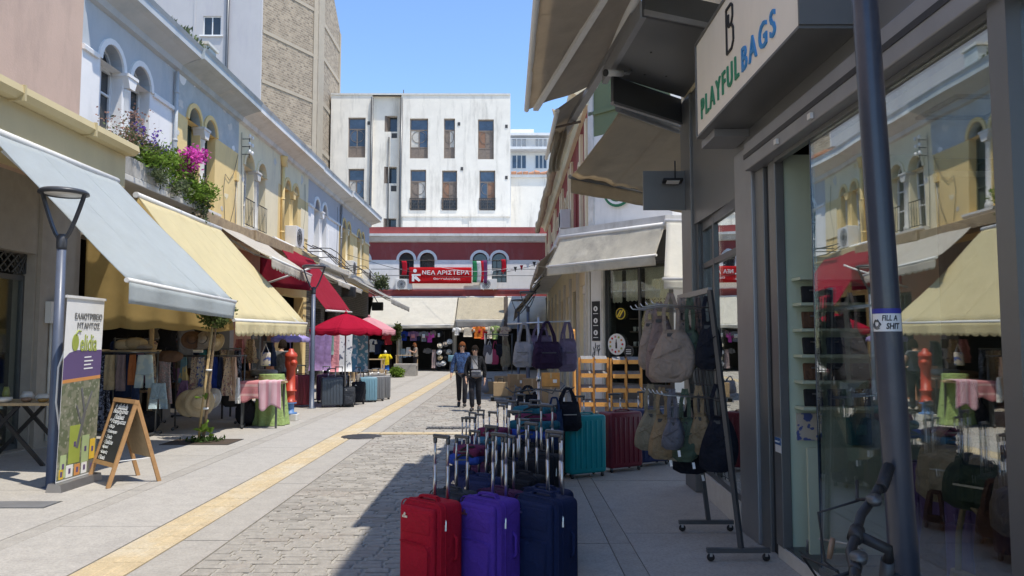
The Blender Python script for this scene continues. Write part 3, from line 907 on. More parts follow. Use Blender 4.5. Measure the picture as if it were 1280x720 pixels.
ground_floor(h3, 21.0, 24.7, [(22.4, 24.4, 0.02, 3.2)], 'terracotta', room='shop_room')
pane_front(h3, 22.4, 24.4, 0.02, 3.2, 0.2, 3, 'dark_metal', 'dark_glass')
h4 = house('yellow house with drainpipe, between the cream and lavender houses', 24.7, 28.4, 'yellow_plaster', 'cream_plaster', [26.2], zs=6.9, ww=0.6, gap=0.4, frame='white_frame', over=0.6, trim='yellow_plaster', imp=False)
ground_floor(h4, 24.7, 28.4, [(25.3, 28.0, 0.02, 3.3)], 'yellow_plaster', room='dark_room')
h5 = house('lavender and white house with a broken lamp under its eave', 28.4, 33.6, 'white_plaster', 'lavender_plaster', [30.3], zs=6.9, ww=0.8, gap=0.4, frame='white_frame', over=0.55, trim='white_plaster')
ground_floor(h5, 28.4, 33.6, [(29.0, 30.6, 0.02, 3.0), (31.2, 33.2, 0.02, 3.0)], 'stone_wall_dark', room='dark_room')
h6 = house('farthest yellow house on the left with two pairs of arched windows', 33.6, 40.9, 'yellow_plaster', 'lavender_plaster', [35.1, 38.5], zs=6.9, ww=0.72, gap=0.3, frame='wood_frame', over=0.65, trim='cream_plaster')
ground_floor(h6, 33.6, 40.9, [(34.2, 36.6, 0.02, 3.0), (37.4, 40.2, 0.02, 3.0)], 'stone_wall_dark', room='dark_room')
# ledges, pipes and small relief on the houses
def ledge(t, y0, y1, z, d, th, mat, name='ledge'):
    MB().fbox(LT, y0, y1, z - th, z, -d, 0.0).build(name, mat, t, bevel=0.015)
ledge(h1, 13.25, 16.98, 4.70, 0.75, 0.12, 'stone_trim', 'balcony_slab')
ledge(h2, 17.02, 20.98, 4.75, 0.5, 0.28, 'rust_ledge')
ledge(h3, 21.02, 24.68, 4.8, 0.55, 0.3, 'rust_ledge')
ledge(h4, 24.72, 28.38, 4.85, 0.45, 0.25, 'beige_fascia')
ledge(h5, 28.42, 33.58, 4.8, 0.5, 0.2, 'stone_trim')
ledge(h6, 33.62, 40.88, 4.7, 0.6, 0.2, 'stone_trim')
def pipe(t, y, z0, z1, r=0.05, mat='stone_trim', d=-0.07):
    mb = MB().tube([LT(y, z0, d), LT(y, z1, d)], r, 8)
    z = z0 + 0.4
    while z < z1:
        mb.lathe([(r + 0.012, z), (r + 0.012, z + 0.05)], tuple(LT(y, 0, d)), 8)
        z += 1.1
    mb.build('drainpipe', mat, t)
pipe(h1, 16.86, 4.7, 7.8, 0.045, 'blue_plaster')
pipe(h4, 25.0, 4.9, 7.85, 0.06, 'yellow_plaster')
MB().lathe([(0.07, 7.5), (0.14, 7.8), (0.14, 7.86)], tuple(LT(25.0, 0, -0.07)), 10).build('hopper', 'yellow_plaster', h4)
pipe(h6, 33.75, 4.8, 7.8, 0.05, 'zinc')
def insulators(t, y, z):
    mb = MB()
    for i in range(3):
        mb.tube([LT(y, z - i * 0.22, 0), LT(y, z - i * 0.22, -0.22)], 0.012, 5)
    mb.tube([LT(y, z - 0.55, -0.2), LT(y, z + 0.1, -0.2)], 0.012, 5)
    r_ = mb.build('insulator_rack', 'iron', t)
    for i in range(3):
        for s in (-0.1, 0.12):
            MB().lathe([(0.02, z - i * 0.22), (0.045, z - i * 0.22 + 0.02), (0.045, z - i * 0.22 + 0.08), (0.02, z - i * 0.22 + 0.11)], tuple(LT(y + s, 0, -0.24)), 8).build('insulator', 'white_paint', r_)
insulators(h3, 21.3, 7.45)
MB().fbox(LT, 20.75, 20.95, 6.15, 6.4, -0.06, 0).build('junction_box', 'yellow_plaster', h2)
MB().tube([LT(20.85, 4.8, -0.02), LT(20.85, 6.15, -0.02)], 0.012, 5).build('conduit', 'stone_trim', h2)
for (t_, y, z) in ((h5, 32.2, 5.9), (h6, 37.2, 5.85), (h4, 27.9, 6.05)):
    MB().fbox(LT, y - 0.55, y + 0.45, z - 0.55, z + 0.5, -0.03, 0).build('relief_panel', 'cream_plaster' if t_ is not h5 else 'white_plaster', t_)
MB().fbox(LT, 18.9, 19.5, 8.56, 9.25, 0.1, 0.55).build('chimney', 'grey_plaster', h2, bevel=0.02)
MB().fbox(LT, 18.85, 19.55, 9.253, 9.32, 0.05, 0.6).build('chimney_cap', 'stone_trim', h2)
ac_unit('white air conditioner on the ledge of the yellow house above red awning', LT, 26.0, 4.9, 0.0, 0.95, 0.72, 0.4)
ac_unit('air conditioner under the first arched pair of the farthest yellow house', LT, 35.0, 4.75, -0.1, 0.9, 0.65, 0.35)
ac_unit('air conditioner under the second arched pair, nearest the red building', LT, 38.9, 4.75, -0.1, 0.9, 0.6, 0.35)
# flaked plaster patches, cracks and loose wires on the old fronts
def patch(t, y, z, r, mat, d=-.006, n=11):
    mb = MB()
    pts = []
    for i in range(n):
        a = 2 * math.pi * i / n
        q = r * rnd.uniform(.45, 1.15)
        pts.append((y + q * math.cos(a), z + .8 * q * math.sin(a)))
    mb.prism(pts, LT, d, 0.001)
    mb.build('flaked_patch', mat, t)
for y, z, r, m in ((17.3, 7.75, .22, 'white_plaster'), (17.25, 7.2, .16, 'stone_trim'), (18.0, 7.9, .10, 'white_plaster'), (19.9, 7.85, .12, 'stone_trim'), (20.3, 7.5, .2, 'stone_trim'), (20.6, 7.0, .12, 'white_plaster'), (19.4, 7.95, .08, 'white_plaster'), (17.15, 6.5, .1, 'stone_trim'), (20.2, 5.6, .14, 'cream_plaster'), (19.9, 5.2, .1, 'stone_trim')):
    patch(h2, y, z, r, m)
for t_, y, z, r, m in ((h3, 24.3, 7.5, .16, 'stone_trim'), (h3, 21.4, 6.3, .12, 'stone_trim'), (h4, 27.5, 7.6, .22, 'stone_trim'), (h4, 25.6, 7.7, .15, 'yellow_plaster'), (h6, 36.6, 7.7, .2, 'stone_trim'), (h1, 16.6, 7.9, .12, 'stone_trim')):
    patch(t_, y, z, r, m)
def wire(t, pts, r=.007):
    MB().tube([LT(y, z, -.03) for y, z in pts], r, 5).build('wire', 'iron', t)
wire(h2, [(20.9, 6.9), (20.6, 6.3), (20.3, 6.05), (20.0, 6.15), (19.9, 5.7), (20.05, 4.9)])
wire(h2, [(20.85, 6.1), (20.7, 5.4), (20.4, 4.85)])
wire(h3, [(21.15, 7.6), (21.2, 6.2), (21.3, 4.9)])
wire(h4, [(27.8, 7.5), (27.9, 6.5), (27.6, 5.6), (27.9, 4.95)])
wire(h5, [(33.1, 7.6), (33.2, 6.4), (33.0, 4.9)])
# roof terrace bits
t = thing('roof_railing', 'thin metal railing on the roof terrace of the left row', 'railing', (-9, 27, 8.5))
mb = MB()
for i in range(12):
    mb.tube([(-9.0, 25 + i * 0.7, 8.4), (-9.0, 25 + i * 0.7, 9.5)], 0.018, 5)
for z in (9.0, 9.5):
    mb.tube([(-9.0, 25, z), (-9.0, 32.7, z)], 0.018, 5)
mb.build('bars', 'zinc', t)
t = thing('roof_shed', 'dark wooden roof shed above the left row by the brick tower', 'shed', (-10, 37, 8.4))
MB().b2(-11.4, -9.9, 33, 40, 8.4, 10.3).build('wall', 'wood_frame', t)
MB().hexa([(-11.6, 32.8, 10.32), (-9.5, 32.8, 10.0), (-9.5, 40.2, 10.0), (-11.6, 40.2, 10.32), (-11.6, 32.8, 10.42), (-9.5, 32.8, 10.1), (-9.5, 40.2, 10.1), (-11.6, 40.2, 10.42)]).build('roof', 'terracotta', t)
for i in range(9):
    MB().b2(-9.893, -9.85, 33.2 + i * 0.75, 33.3 + i * 0.75, 8.45, 9.98).build('post', 'wood_pale', t)
# ================================================================== TALL BUILDINGS BEHIND THE LEFT ROW
TT = face((0, 45, 0), (1, 0, 0), (0, 1, 0))
t = thing('apartment_block', 'tall lavender grey apartment block with one small white window', 'building', (-18, 45, 0))
xa, xb = at(205, 30, 45).x - 8, at(327, 30, 45).x
wc = at(265, 32, 45)
mb = wall(MB(), TT, xa, xb, 0, 32, [(wc.x - 0.55, wc.x + 0.55, wc.z - 0.6, wc.z + 0.6, False)], 0.2)
shell(mb, TT, xa, xb, 0, 32, 0.003, 10)
mb.build('wall', 'lavender_plaster', t)
window(t, TT, wc.x - 0.55, wc.x + 0.55, wc.z - 0.6, wc.z + 0.6, False, 0.12, 'white_frame', 'dark_glass', 2, ())
MB().fbox(TT, wc.x - 0.7, wc.x + 0.7, wc.z - 0.7, wc.z - 0.62, -0.12, 0).build('sill', 'white_plaster', t)
x = at(285, 30, 45).x
MB().tube([TT(x, 2, -0.08), TT(x, 31, -0.08)], 0.09, 8).build('drainpipe', 'dark_metal', t)
x = at(243, 30, 45).x
MB().fbox(TT, x - 0.05, x + 0.05, 2, 31.5, -0.03, 0).build('wall_rib', 'lavender_plaster', t)
t = thing('brick_tower', 'tall bare brick tower with horizontal concrete bands', 'building', (-13, 50, 0))
a = V((xb, 45.2, 0))
dr = V((0.46, 0.888, 0))
nrm = V((-0.888, 0.46, 0))
BT = face(a, dr, nrm)
L1 = 4.9
c0 = BT(L1, 0, 0)
mb = MB().quad(BT(0, 0), BT(L1, 0), BT(L1, 30), BT(0, 30))
mb.quad(BT(0, 0, 8), BT(L1, 0, 8), BT(L1, 30, 8), BT(0, 30, 8)).quad(BT(0, 30), BT(L1, 30), BT(L1, 30, 8), BT(0, 30, 8))
mb.build('wall', 'brick_tower', t)
for z in (11.2, 14.3, 17.4, 20.5, 23.6, 26.7):
    MB().fbox(BT, 0, L1, z, z + 0.2, -0.05, 0).build('concrete_band', 'tower_plaster', t)
for u in (L1 - 0.45,):
    MB().fbox(BT, u, u + 0.4, 0, 30, -0.065, 0).build('concrete_pier', 'tower_plaster', t)
ST = face((c0.x, c0.y, 0), (0, 1, 0), (-1, 0, 0))
MB().quad(ST(0, 0), ST(6.6, 0), ST(6.6, 25), ST(0, 30)).quad(ST(6.6, 0), ST(6.6, 0, 8), ST(6.6, 25, 8), ST(6.6, 25)).build('side_wall', 'brick_tower', t)
MB().fbox(ST, 0.0, 1.5, 0, 28.6, -0.07, 0).build('corner_pier', 'tower_plaster', t)
for z in (14.5, 17.8, 21.0, 23.4):
    MB().fbox(ST, 1.5, 6.6, z, z + 0.3, -0.06, 0).build('concrete_band', 'tower_plaster', t)
MB().fbox(ST, 6.2, 6.6, 0, 24.9, -0.07, 0).build('concrete_pier', 'tower_plaster', t)

# ================================================================== WHITE BUILDING AT THE END
YW = 53.0
WT = face((0, YW, 0), (1, 0, 0), (0, 1, 0))
def wx(px): return at(px, 300, YW).x
def wz(py): return at(560, py, YW).z
t = thing('white_building', 'tall weathered white building closing the street with tall shabby windows', 'building', (-6, YW, 0))
x0, xr0, xr1, x1 = wx(411), wx(463), wx(500), wx(638)
ztop = wz(119)
up = [(433, 455, 147, 197), (511, 534, 148, 198), (554, 568, 148, 198), (597, 617, 149, 199)]
lo = [(434, 454, 211, 262), (512, 532, 212, 263), (552, 571, 213, 263), (599, 619, 213, 263)]
zm = wz(204)
mbw = MB()
for rows, z0, z1 in ((lo, 4, zm), (up, zm, ztop)):
    o_ = [(wx(a), wx(b), wz(d), wz(c), False) for a, b, c, d in rows]
    wall(mbw, WT, x0, xr0, z0, z1, o_[:1], 0.3)
    wall(mbw, WT, xr1, x1, z0, z1, o_[1:], 0.3)
shell(mbw, WT, x0, x1, 4, ztop, 0.006, 9)
mbw.build('wall', 'old_white', t)
# recessed bay with the small lopsided windows
rb = MB()
RD = 0.35
ow = [(wx(478), wx(494), wz(285), wz(272), False), (wx(478), wx(494), wz(228), wz(207), False)]
wall(rb, lambda u, z, d=0: WT(u, z, d + RD), xr0, xr1, 4, wz(250), ow[:1], 0.5)
wall(rb, lambda u, z, d=0: WT(u, z, d + RD), xr0, xr1, wz(250), zm, ow[1:], 0.5)
wall(rb, lambda u, z, d=0: WT(u, z, d + RD), xr0, xr1, zm, ztop, [(wx(478), wx(494), wz(163), wz(143), False)], 0.5)
rb.quad(WT(xr0, 4, 0), WT(xr0, ztop, 0), WT(xr0, ztop, RD), WT(xr0, 4, RD)).quad(WT(xr1, 4, 0), WT(xr1, ztop, 0), WT(xr1, ztop, RD), WT(xr1, 4, RD))
rb.build('recessed_bay', 'old_white', t)
for a, b in ((163, 143), (228, 207), (285, 272)):
    w_ = MB().fbox(WT, wx(478), wx(494), wz(a), wz(b), RD + 0.45, RD + 0.47).build('bay_window', 'dark_glass', t)
    MB().hexa([WT(wx(478), wz(a), RD + 0.02), WT(wx(480), wz(a), RD + 0.02), WT(wx(484), wz(a), RD + 0.4), WT(wx(483), wz(a), RD + 0.4),
               WT(wx(478), wz(b), RD + 0.02), WT(wx(480), wz(b), RD + 0.02), WT(wx(484), wz(b), RD + 0.4), WT(wx(483), wz(b), RD + 0.4)]).build('shutter_leaf', 'wood_frame', w_)
for a, b in ((171, 165), (238, 231)):
    MB().fbox(WT, wx(487), wx(494), wz(a), wz(b), RD - 0.02, RD + 0.0).build('vent', 'iron', t)
for px, mt in ((463.5, 'dark_metal'), (500.5, 'dark_metal')):
    MB().tube([WT(wx(px), 4.2, -0.1), WT(wx(px) - 0.05, (4 + ztop) / 2, -0.1), WT(wx(px), ztop - 0.2, -0.1)], 0.085, 8).build('drainpipe', mt, t)
MB().tube([WT(wx(483.5), 6, RD - 0.06), WT(wx(484), wz(170), RD - 0.06)], 0.05, 6).build('drainpipe', 'dark_metal', t)
# windows: timber leaves, fan glazing and panel foot
mk('dirty_white', (.5, .47, .42), .8, .2, 3)
mk('brown_board', (.24, .13, .08), .8, .2, 3)
def old_window(px0, px1, py0, py1, rail, var):
    ua, ub, zb, zt = wx(px0), wx(px1), wz(py1), wz(py0)
    w_ = MB()
    fw = 0.07
    zt2 = zb + (zt - zb) * 0.72
    for u0, u1, z0, z1 in ((ua, ua + fw, zb, zt), (ub - fw, ub, zb, zt), ((ua + ub) / 2 - fw / 2, (ua + ub) / 2 + fw / 2, zb, zt2)):
        w_.fbox(WT, u0, u1, z0, z1, 0.18, 0.26)
    for z in (zb + 0.04, zt2, zt - 0.04, zb + (zt - zb) * 0.28):
        w_.fbox(WT, ua + fw, ub - fw, z - 0.04, z + 0.04, 0.183, 0.257)
    w_ = w_.build('window', 'wood_frame', t)
    h0 = zb + (zt - zb) * 0.28
    for i, (u0, u1) in enumerate(((ua + fw, (ua + ub) / 2 - fw / 2), ((ua + ub) / 2 + fw / 2, ub - fw))):
        MB().fbox(WT, u0, u1, h0 + 0.03, zt2 - 0.03, 0.21, 0.225).build('pane', ('sky_glass', 'dark_glass', 'wood_frame', 'dark_glass', 'sky_glass', 'dirty_white', 'dark_glass', 'brown_board')[(i * 3 + var * 5) % 8], w_)
        MB().fbox(WT, u0, u1, zb + 0.06, h0 - 0.05, 0.2, 0.235).build('panel', 'wood_frame' if not rail else 'dark_glass', w_)
        r_ = (u1 - u0) * 0.5
        cu, cz = (u0 + u1) / 2 + (1 - 2 * i) * r_, zt2 - 0.5
        m2 = MB()
        for q in range(9):
            a0, a1 = math.pi * q / 9 + (math.pi / 2 if i == 0 else -math.pi / 2), math.pi * (q + 1) / 9 + (math.pi / 2 if i == 0 else -math.pi / 2)
            m2.bar(WT(cu + r_ * 1.7 * math.cos(a0), cz + 0.42 * math.sin(a0), 0.2), WT(cu + r_ * 1.7 * math.cos(a1), cz + 0.42 * math.sin(a1), 0.2), 0.03, 0.03)
        m2.build('glazing_bar', 'wood_frame', w_)
    MB().fbox(WT, ua + fw, ub - fw, zt2 + 0.045, zt - 0.085, 0.215, 0.23).build('fanlight', 'sky_glass', w_)
    if rail:
        m2 = MB()
        zr = zb + 0.85
        m2.bar(WT(ua - 0.02, zr, -0.05), WT(ub + 0.02, zr, -0.05), 0.05, 0.05)
        m2.bar(WT(ua - 0.02, zb + 0.1, -0.05), WT(ub + 0.02, zb + 0.1, -0.05), 0.05, 0.05)
        for i in range(9):
            u = ua + (ub - ua) * i / 8
            m2.bar(WT(u, zb + 0.1, -0.05), WT(u, zr, -0.05), 0.035, 0.035)
        for i in range(4):
            u = ua + (ub - ua) * (i + 0.5) / 4
            for q in range(8):
                a0, a1 = 2 * math.pi * q / 8, 2 * math.pi * (q + 1) / 8
                m2.bar(WT(u + 0.11 * math.cos(a0), zb + 0.45 + 0.16 * math.sin(a0), -0.05), WT(u + 0.11 * math.cos(a1), zb + 0.45 + 0.16 * math.sin(a1), -0.05), 0.03, 0.03)
        m2.build('balustrade', 'iron', w_)
for i, q in enumerate(up):
    old_window(*q, False, i)
for i, q in enumerate(lo):
    old_window(*q, True, i + 1)
for pa, pb in ((503, 577), (586, 633)):
    MB().fbox(WT, wx(pa), wx(pb), wz(284), wz(271), -0.05, 0).build('wall_panel', 'old_white', t)
MB().fbox(WT, xr1 + 0.1, x1 - 0.002, wz(271), wz(268.5), -0.12, 0).build('ledge', 'old_white', t)
MB().fbox(WT, x0, x1, ztop, ztop + 0.12, -0.06, 0.3).build('coping', 'stone_trim', t)
for px, py in ((459, 154), (573, 155), (577, 211), (633, 158), (633, 222)):
    MB().fbox(WT, wx(px) - 0.09, wx(px) + 0.09, wz(py) - 0.12, wz(py) + 0.12, -0.03, 0).build('wall_vent', 'iron', t)
tag(MB().tube([(wx(495), YW + 3, ztop - 0.5), (wx(495), YW + 3, wz(95))], 0.035, 5).build('roof_antenna', 'iron'), 'thin antenna mast on the roof of the white building', 'antenna')
# far block with balconies
YF = 75.0
FT = face((0, YF, 0), (1, 0, 0), (0, 1, 0))
t = thing('balcony_block', 'distant modern apartment block with balconies and blue windows', 'building', (2, YF, 0))
fx = lambda px: at(px, 300, YF).x
fz = lambda py: at(650, py, YF).z
mb = MB().fbox(FT, fx(630), fx(700), 0, fz(166), 0, 8).fbox(FT, fx(632), fx(668), fz(166), fz(158), 1, 7)
mb.build('wall', 'white_plaster', t)
for (a, b) in ((186, 172), (211, 194)):
    for (p0, p1) in ((640, 658), (669, 684)):
        w_ = MB().fbox(FT, fx(p0), fx(p1), fz(a), fz(b), -0.06, 0.0).build('window', 'white_frame', t)
        n = 3
        for i in range(n):
            u0, u1 = fx(p0) + (fx(p1) - fx(p0)) * i / n + 0.05, fx(p0) + (fx(p1) - fx(p0)) * (i + 1) / n - 0.05
            MB().fbox(FT, u0, u1, fz(a) + 0.05, fz(b) - 0.05, -0.075, -0.062).build('pane', 'sky_glass', w_)
for yb in (187, 170):
    MB().fbox(FT, fx(630), fx(700), fz(yb + 3), fz(yb), -1.2, -0.08).build('balcony_slab', 'white_plaster', t)
mb = MB()
for i in range(40):
    x = fx(637) + (fx(690) - fx(637)) * i / 39
    mb.bar(FT(x, fz(187), -1.15), FT(x, fz(177), -1.15), 0.04, 0.04)
mb.bar(FT(fx(637), fz(177), -1.15), FT(fx(690), fz(177), -1.15), 0.06, 0.06)
mb.build('balcony_railing', 'white_frame', t)
# low stained wall between the white building and the right-hand row
YL = 54.0
t = thing('party_wall', 'plain cream wall with crumbling tiled coping beside the white building', 'wall', (2, YL, 0))
LWT = face((0, YL, 0), (1, 0, 0), (0, 1, 0))
lx = lambda px: at(px, 300, YL).x
lz = lambda py: at(650, py, YL).z
MB().fbox(LWT, lx(638.5), lx(720), 0, lz(222), 0, 0.5).build('wall_face', 'old_white', t)
MB().fbox(LWT, lx(638.5), lx(720), lz(222), lz(218.5), -0.15, 0.65).build('coping', 'cornice_white', t)
for i in range(14):
    x = lx(639) + i * 0.42
    MB().hexa([LWT(x, lz(218.4), -0.2), LWT(x + 0.38, lz(218.4), -0.2), LWT(x + 0.38, lz(218.4), 0.5), LWT(x, lz(218.4), 0.5),
               LWT(x, lz(216.5) + rnd.uniform(-.08, .08), -0.2), LWT(x + 0.38, lz(216), -0.2), LWT(x + 0.38, lz(212), 0.5), LWT(x, lz(212) + rnd.uniform(-.1, .1), 0.5)]).build('tile', 'terracotta', t)

# ================================================================== RED BUILDING ACROSS THE END
YR = 46.0
RT = face((0, YR, 0), (1, 0, 0), (0, 1, 0))
t = red = thing('red_building', 'low red and white building with arched windows across the street end', 'building', (-3, YR, 0))
rx = lambda px: at(px, 330, YR).x
rz_ = lambda py: at(570, py, YR).z
xa, xb = rx(440), rx(740)
cents = [508, 534, 600, 624]
ops = [(rx(c) - 0.45, rx(c) + 0.45, rz_(353), rz_(326), False) for c in [452] + cents]
zsp = rz_(325)
mb = wall(MB(), RT, xa, xb, rz_(362), zsp, [(a, b, c, zsp, False) for a, b, c, d, e in ops], 0.3)
shell(mb, RT, xa, xb, 4.0, rz_(284), 0.004, 6)
mb.build('wall', 'white_plaster', t)
wall(MB(), RT, xa, xb, zsp, rz_(302), [(a, b, zsp, zsp, True) for a, b, c, d, e in ops], 0.3).build('frieze', 'red_plaster', t)
MB().fbox(RT, xa, xb, rz_(371), rz_(362), -0.06, 0.3).build('string_course', 'red_plaster', t)
profile(MB(), RT, xa, xb, [(0, rz_(303)), (-0.12, rz_(302)), (-0.3, rz_(297)), (-0.4, rz_(296)), (-0.4, rz_(293)), (0, rz_(292))]).build('cornice', 'cornice_white', t)
MB().fbox(RT, xa, xb, rz_(292), rz_(284), -0.06, 0.3).build('parapet', 'red_plaster', t)
for a, b, c, d, e in ops:
    m2 = MB()
    ring(m2, RT, a - 0.003, b + 0.003, zsp, 0.16, -0.05, 0.0)
    m2.build('arch_moulding', 'white_plaster', t)
    w_ = window(t, RT, a, b, c, zsp, True, 0.25, 'iron', 'dark_glass', 3, (0.3, 0.65), 0.045)
MB().tube([RT(rx(465), rz_(345), -0.3), RT(rx(672), rz_(345), -0.3)], 0.025, 6).tube([RT(rx(465), rz_(337), -0.3), RT(rx(672), rz_(337), -0.3)], 0.025, 6).build('railing', 'zinc', t)
ground = MB()
sx = [rx(440), rx(497), rx(503), rx(566), rx(571), rx(628), rx(633), rx(740)]
for i in (1, 3, 5):
    MB().fbox(RT, sx[i], sx[i + 1], 0, rz_(371), -0.05, 0.4).build('pier', 'stone_trim', t)
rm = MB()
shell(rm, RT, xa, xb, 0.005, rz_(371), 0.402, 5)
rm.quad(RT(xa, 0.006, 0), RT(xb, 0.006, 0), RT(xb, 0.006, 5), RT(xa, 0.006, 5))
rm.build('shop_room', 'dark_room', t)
ac_unit('air conditioner left of the red banner on the far building', RT, rx(506), rz_(363) + 0.05, 0, 1.0, 0.62, 0.35)
ac_unit('air conditioner right of the red banner under the flags', RT, rx(611), rz_(363) + 0.05, 0, 1.0, 0.62, 0.35)
# banner
bx0, bx1, bz0, bz1 = rx(512.5), rx(590), rz_(355), rz_(335)
t = thing('red_banner', 'red political banner with white figure logo and Greek lettering', 'banner', tuple(RT((bx0 + bx1) / 2, bz0, -0.4)))
BD = -0.42
MB().grid(lambda a, b: RT(bx0 + (bx1 - bx0) * a, bz0 + (bz1 - bz0) * b, BD + 0.02 * math.sin(a * 11) * math.sin(b * 3)), 24, 6).build('cloth', MCLOTH('banner_red', (0.62, 0.025, 0.03), 0.15), t, solid=0.01)
lettering('ΝΕΑ ΑΡΙΣΤΕΡΑ', t, 'white_paint', RT, rx(529), rz_(341.5), 0.25, rx(587) - rx(529), bold=0.012, d=BD - 0.05)
lettering('Θεσσαλονίκης', t, 'white_paint', RT, rx(543), rz_(349.5), 0.17, rx(576) - rx(543), d=BD - 0.05)
lg = MB()
hd = [(rx(520) + 0.11 * math.cos(2 * math.pi * i / 14), rz_(339.3) + 0.11 * math.sin(2 * math.pi * i / 14)) for i in range(14)]
lg.prism(hd, RT, BD - 0.055, BD - 0.045)
k = 0.0484
def L(px, py): return (rx(px), rz_(py))
lg.prism([L(516, 343.5), L(527, 343.5), L(527, 345.5), L(516, 345.5)], RT, BD - 0.055, BD - 0.045)
lg.prism([L(516.3, 345.6), L(519.2, 345.6), L(519.2, 352.5), L(516.3, 352.5)], RT, BD - 0.055, BD - 0.045)
lg.prism([L(519.3, 346.6), L(521.5, 345.6), L(527, 351), L(525, 352.8), L(519.3, 349)], RT, BD - 0.055, BD - 0.045)
lg.build('figure_logo', 'white_paint', t)
# flags and red cloths at the arched windows
def flag(label, px, py, wd, h, cols, nm='flag'):
    c = RT(rx(px), rz_(py), -0.34)
    t = thing(nm, label, 'flag', tuple(c), 'cloths hung from the far balcony')
    n = len(cols)
    for i, m in enumerate(cols):
        u0, u1 = -wd / 2 + wd * i / n, -wd / 2 + wd * (i + 1) / n
        MB().grid(lambda a, b: c + V((u0 + (u1 - u0) * a + 0.05 * math.sin(b * 3), -0.04 * math.sin((u0 + (u1 - u0) * a) * 14) * b - 0.02, -h * b)), 4, 8).build('cloth_stripe', m, t, solid=0.02)
MT['flag_green'] = MCLOTH('flag_green', (0.05, 0.28, 0.12), 0.2)
MT['flag_white'] = MCLOTH('flag_white', (0.75, 0.74, 0.72), 0.2)
MT['flag_red'] = MCLOTH('flag_red', (0.62, 0.03, 0.05), 0.2)
MT['flag_purple'] = MCLOTH('flag_purple', (0.22, 0.08, 0.20), 0.2)
flag('green, white and red flag hanging beside the red banner', 598.5, 327, 0.75, 1.3, ['flag_green', 'flag_white', 'flag_red'])
flag('dark purple cloth hanging beside the striped flag', 605.5, 326, 0.3, 1.4, ['flag_purple'])
flag('red cloth in the leftmost arched window above banner', 506, 327, 0.3, 0.85, ['flag_red'])
flag('red cloth in the rightmost arched window', 629, 325, 0.26, 0.75, ['flag_red'])
# ================================================================== SHARED BUILDERS FOR GOODS
def PX(px, Y): return at(px, 420, Y).x
def PZ(py, Y): return at(600, py, Y).z
def drape(mb, o, ux, nx, prof, n=14, folds=3.0, amp=0.35, ph=0.0, pw=0.75):
    """closed soft body hung at o: rows (z, uL, uR, thickness) with folds"""
    o, ux, nx = V(o), V(ux), V(nx)
    b = len(mb.v)
    for k, (z, a, c, th) in enumerate(prof):
        m, h = (a + c) / 2, (c - a) / 2
        for i in range(n):
            t = 2 * math.pi * i / n
            u = m + h * math.copysign(abs(math.cos(t)) ** pw, math.cos(t))
            fo = amp * th * math.sin(folds * 6.28 * (u - a) / max(c - a, .01) + ph + k * 0.35) if folds else 0
            d = th / 2 * math.copysign(abs(math.sin(t)) ** pw, math.sin(t)) + fo
            mb.v.append(o + ux * u + nx * d + V((0, 0, z)))
    for k in range(len(prof) - 1):
        for i in range(n):
            j = (i + 1) % n
            mb.f.append([b + k * n + i, b + k * n + j, b + (k + 1) * n + j, b + (k + 1) * n + i])
            mb.s.append(True)
    mb.f.append([b + i for i in range(n)]); mb.s.append(False)
    mb.f.append([b + (len(prof) - 1) * n + i for i in reversed(range(n))]); mb.s.append(False)
    return mb
def rowsof(h, w0, w1, th, n=6, wob=0.06):
    out = []
    for i in range(n + 1):
        v = i / n
        w_ = w0 + (w1 - w0) * v
        q = 1 + rnd.uniform(-wob, wob)
        s = rnd.uniform(-wob, wob) * w_ * 0.3
        out.append((-h * v, -w_ / 2 * q + s, w_ / 2 * q + s, th * (0.6 if i in (0, n) else 1)))
    return out
def hanger(parent, o, ux, w, mat='black_paint'):
    o, ux = V(o), V(ux)
    mb = MB().tube([o + ux * (-w / 2) + V((0, 0, -0.06)), o + V((0, 0, 0.005)), o + ux * (w / 2) + V((0, 0, -0.06))], 0.008, 5)
    mb.tube([o, o + V((0, 0, 0.06)), o + ux * 0.02 + V((0, 0, 0.085)), o + ux * 0.035 + V((0, 0, 0.065))], 0.004, 5)
    return mb.build('hanger', mat, parent)
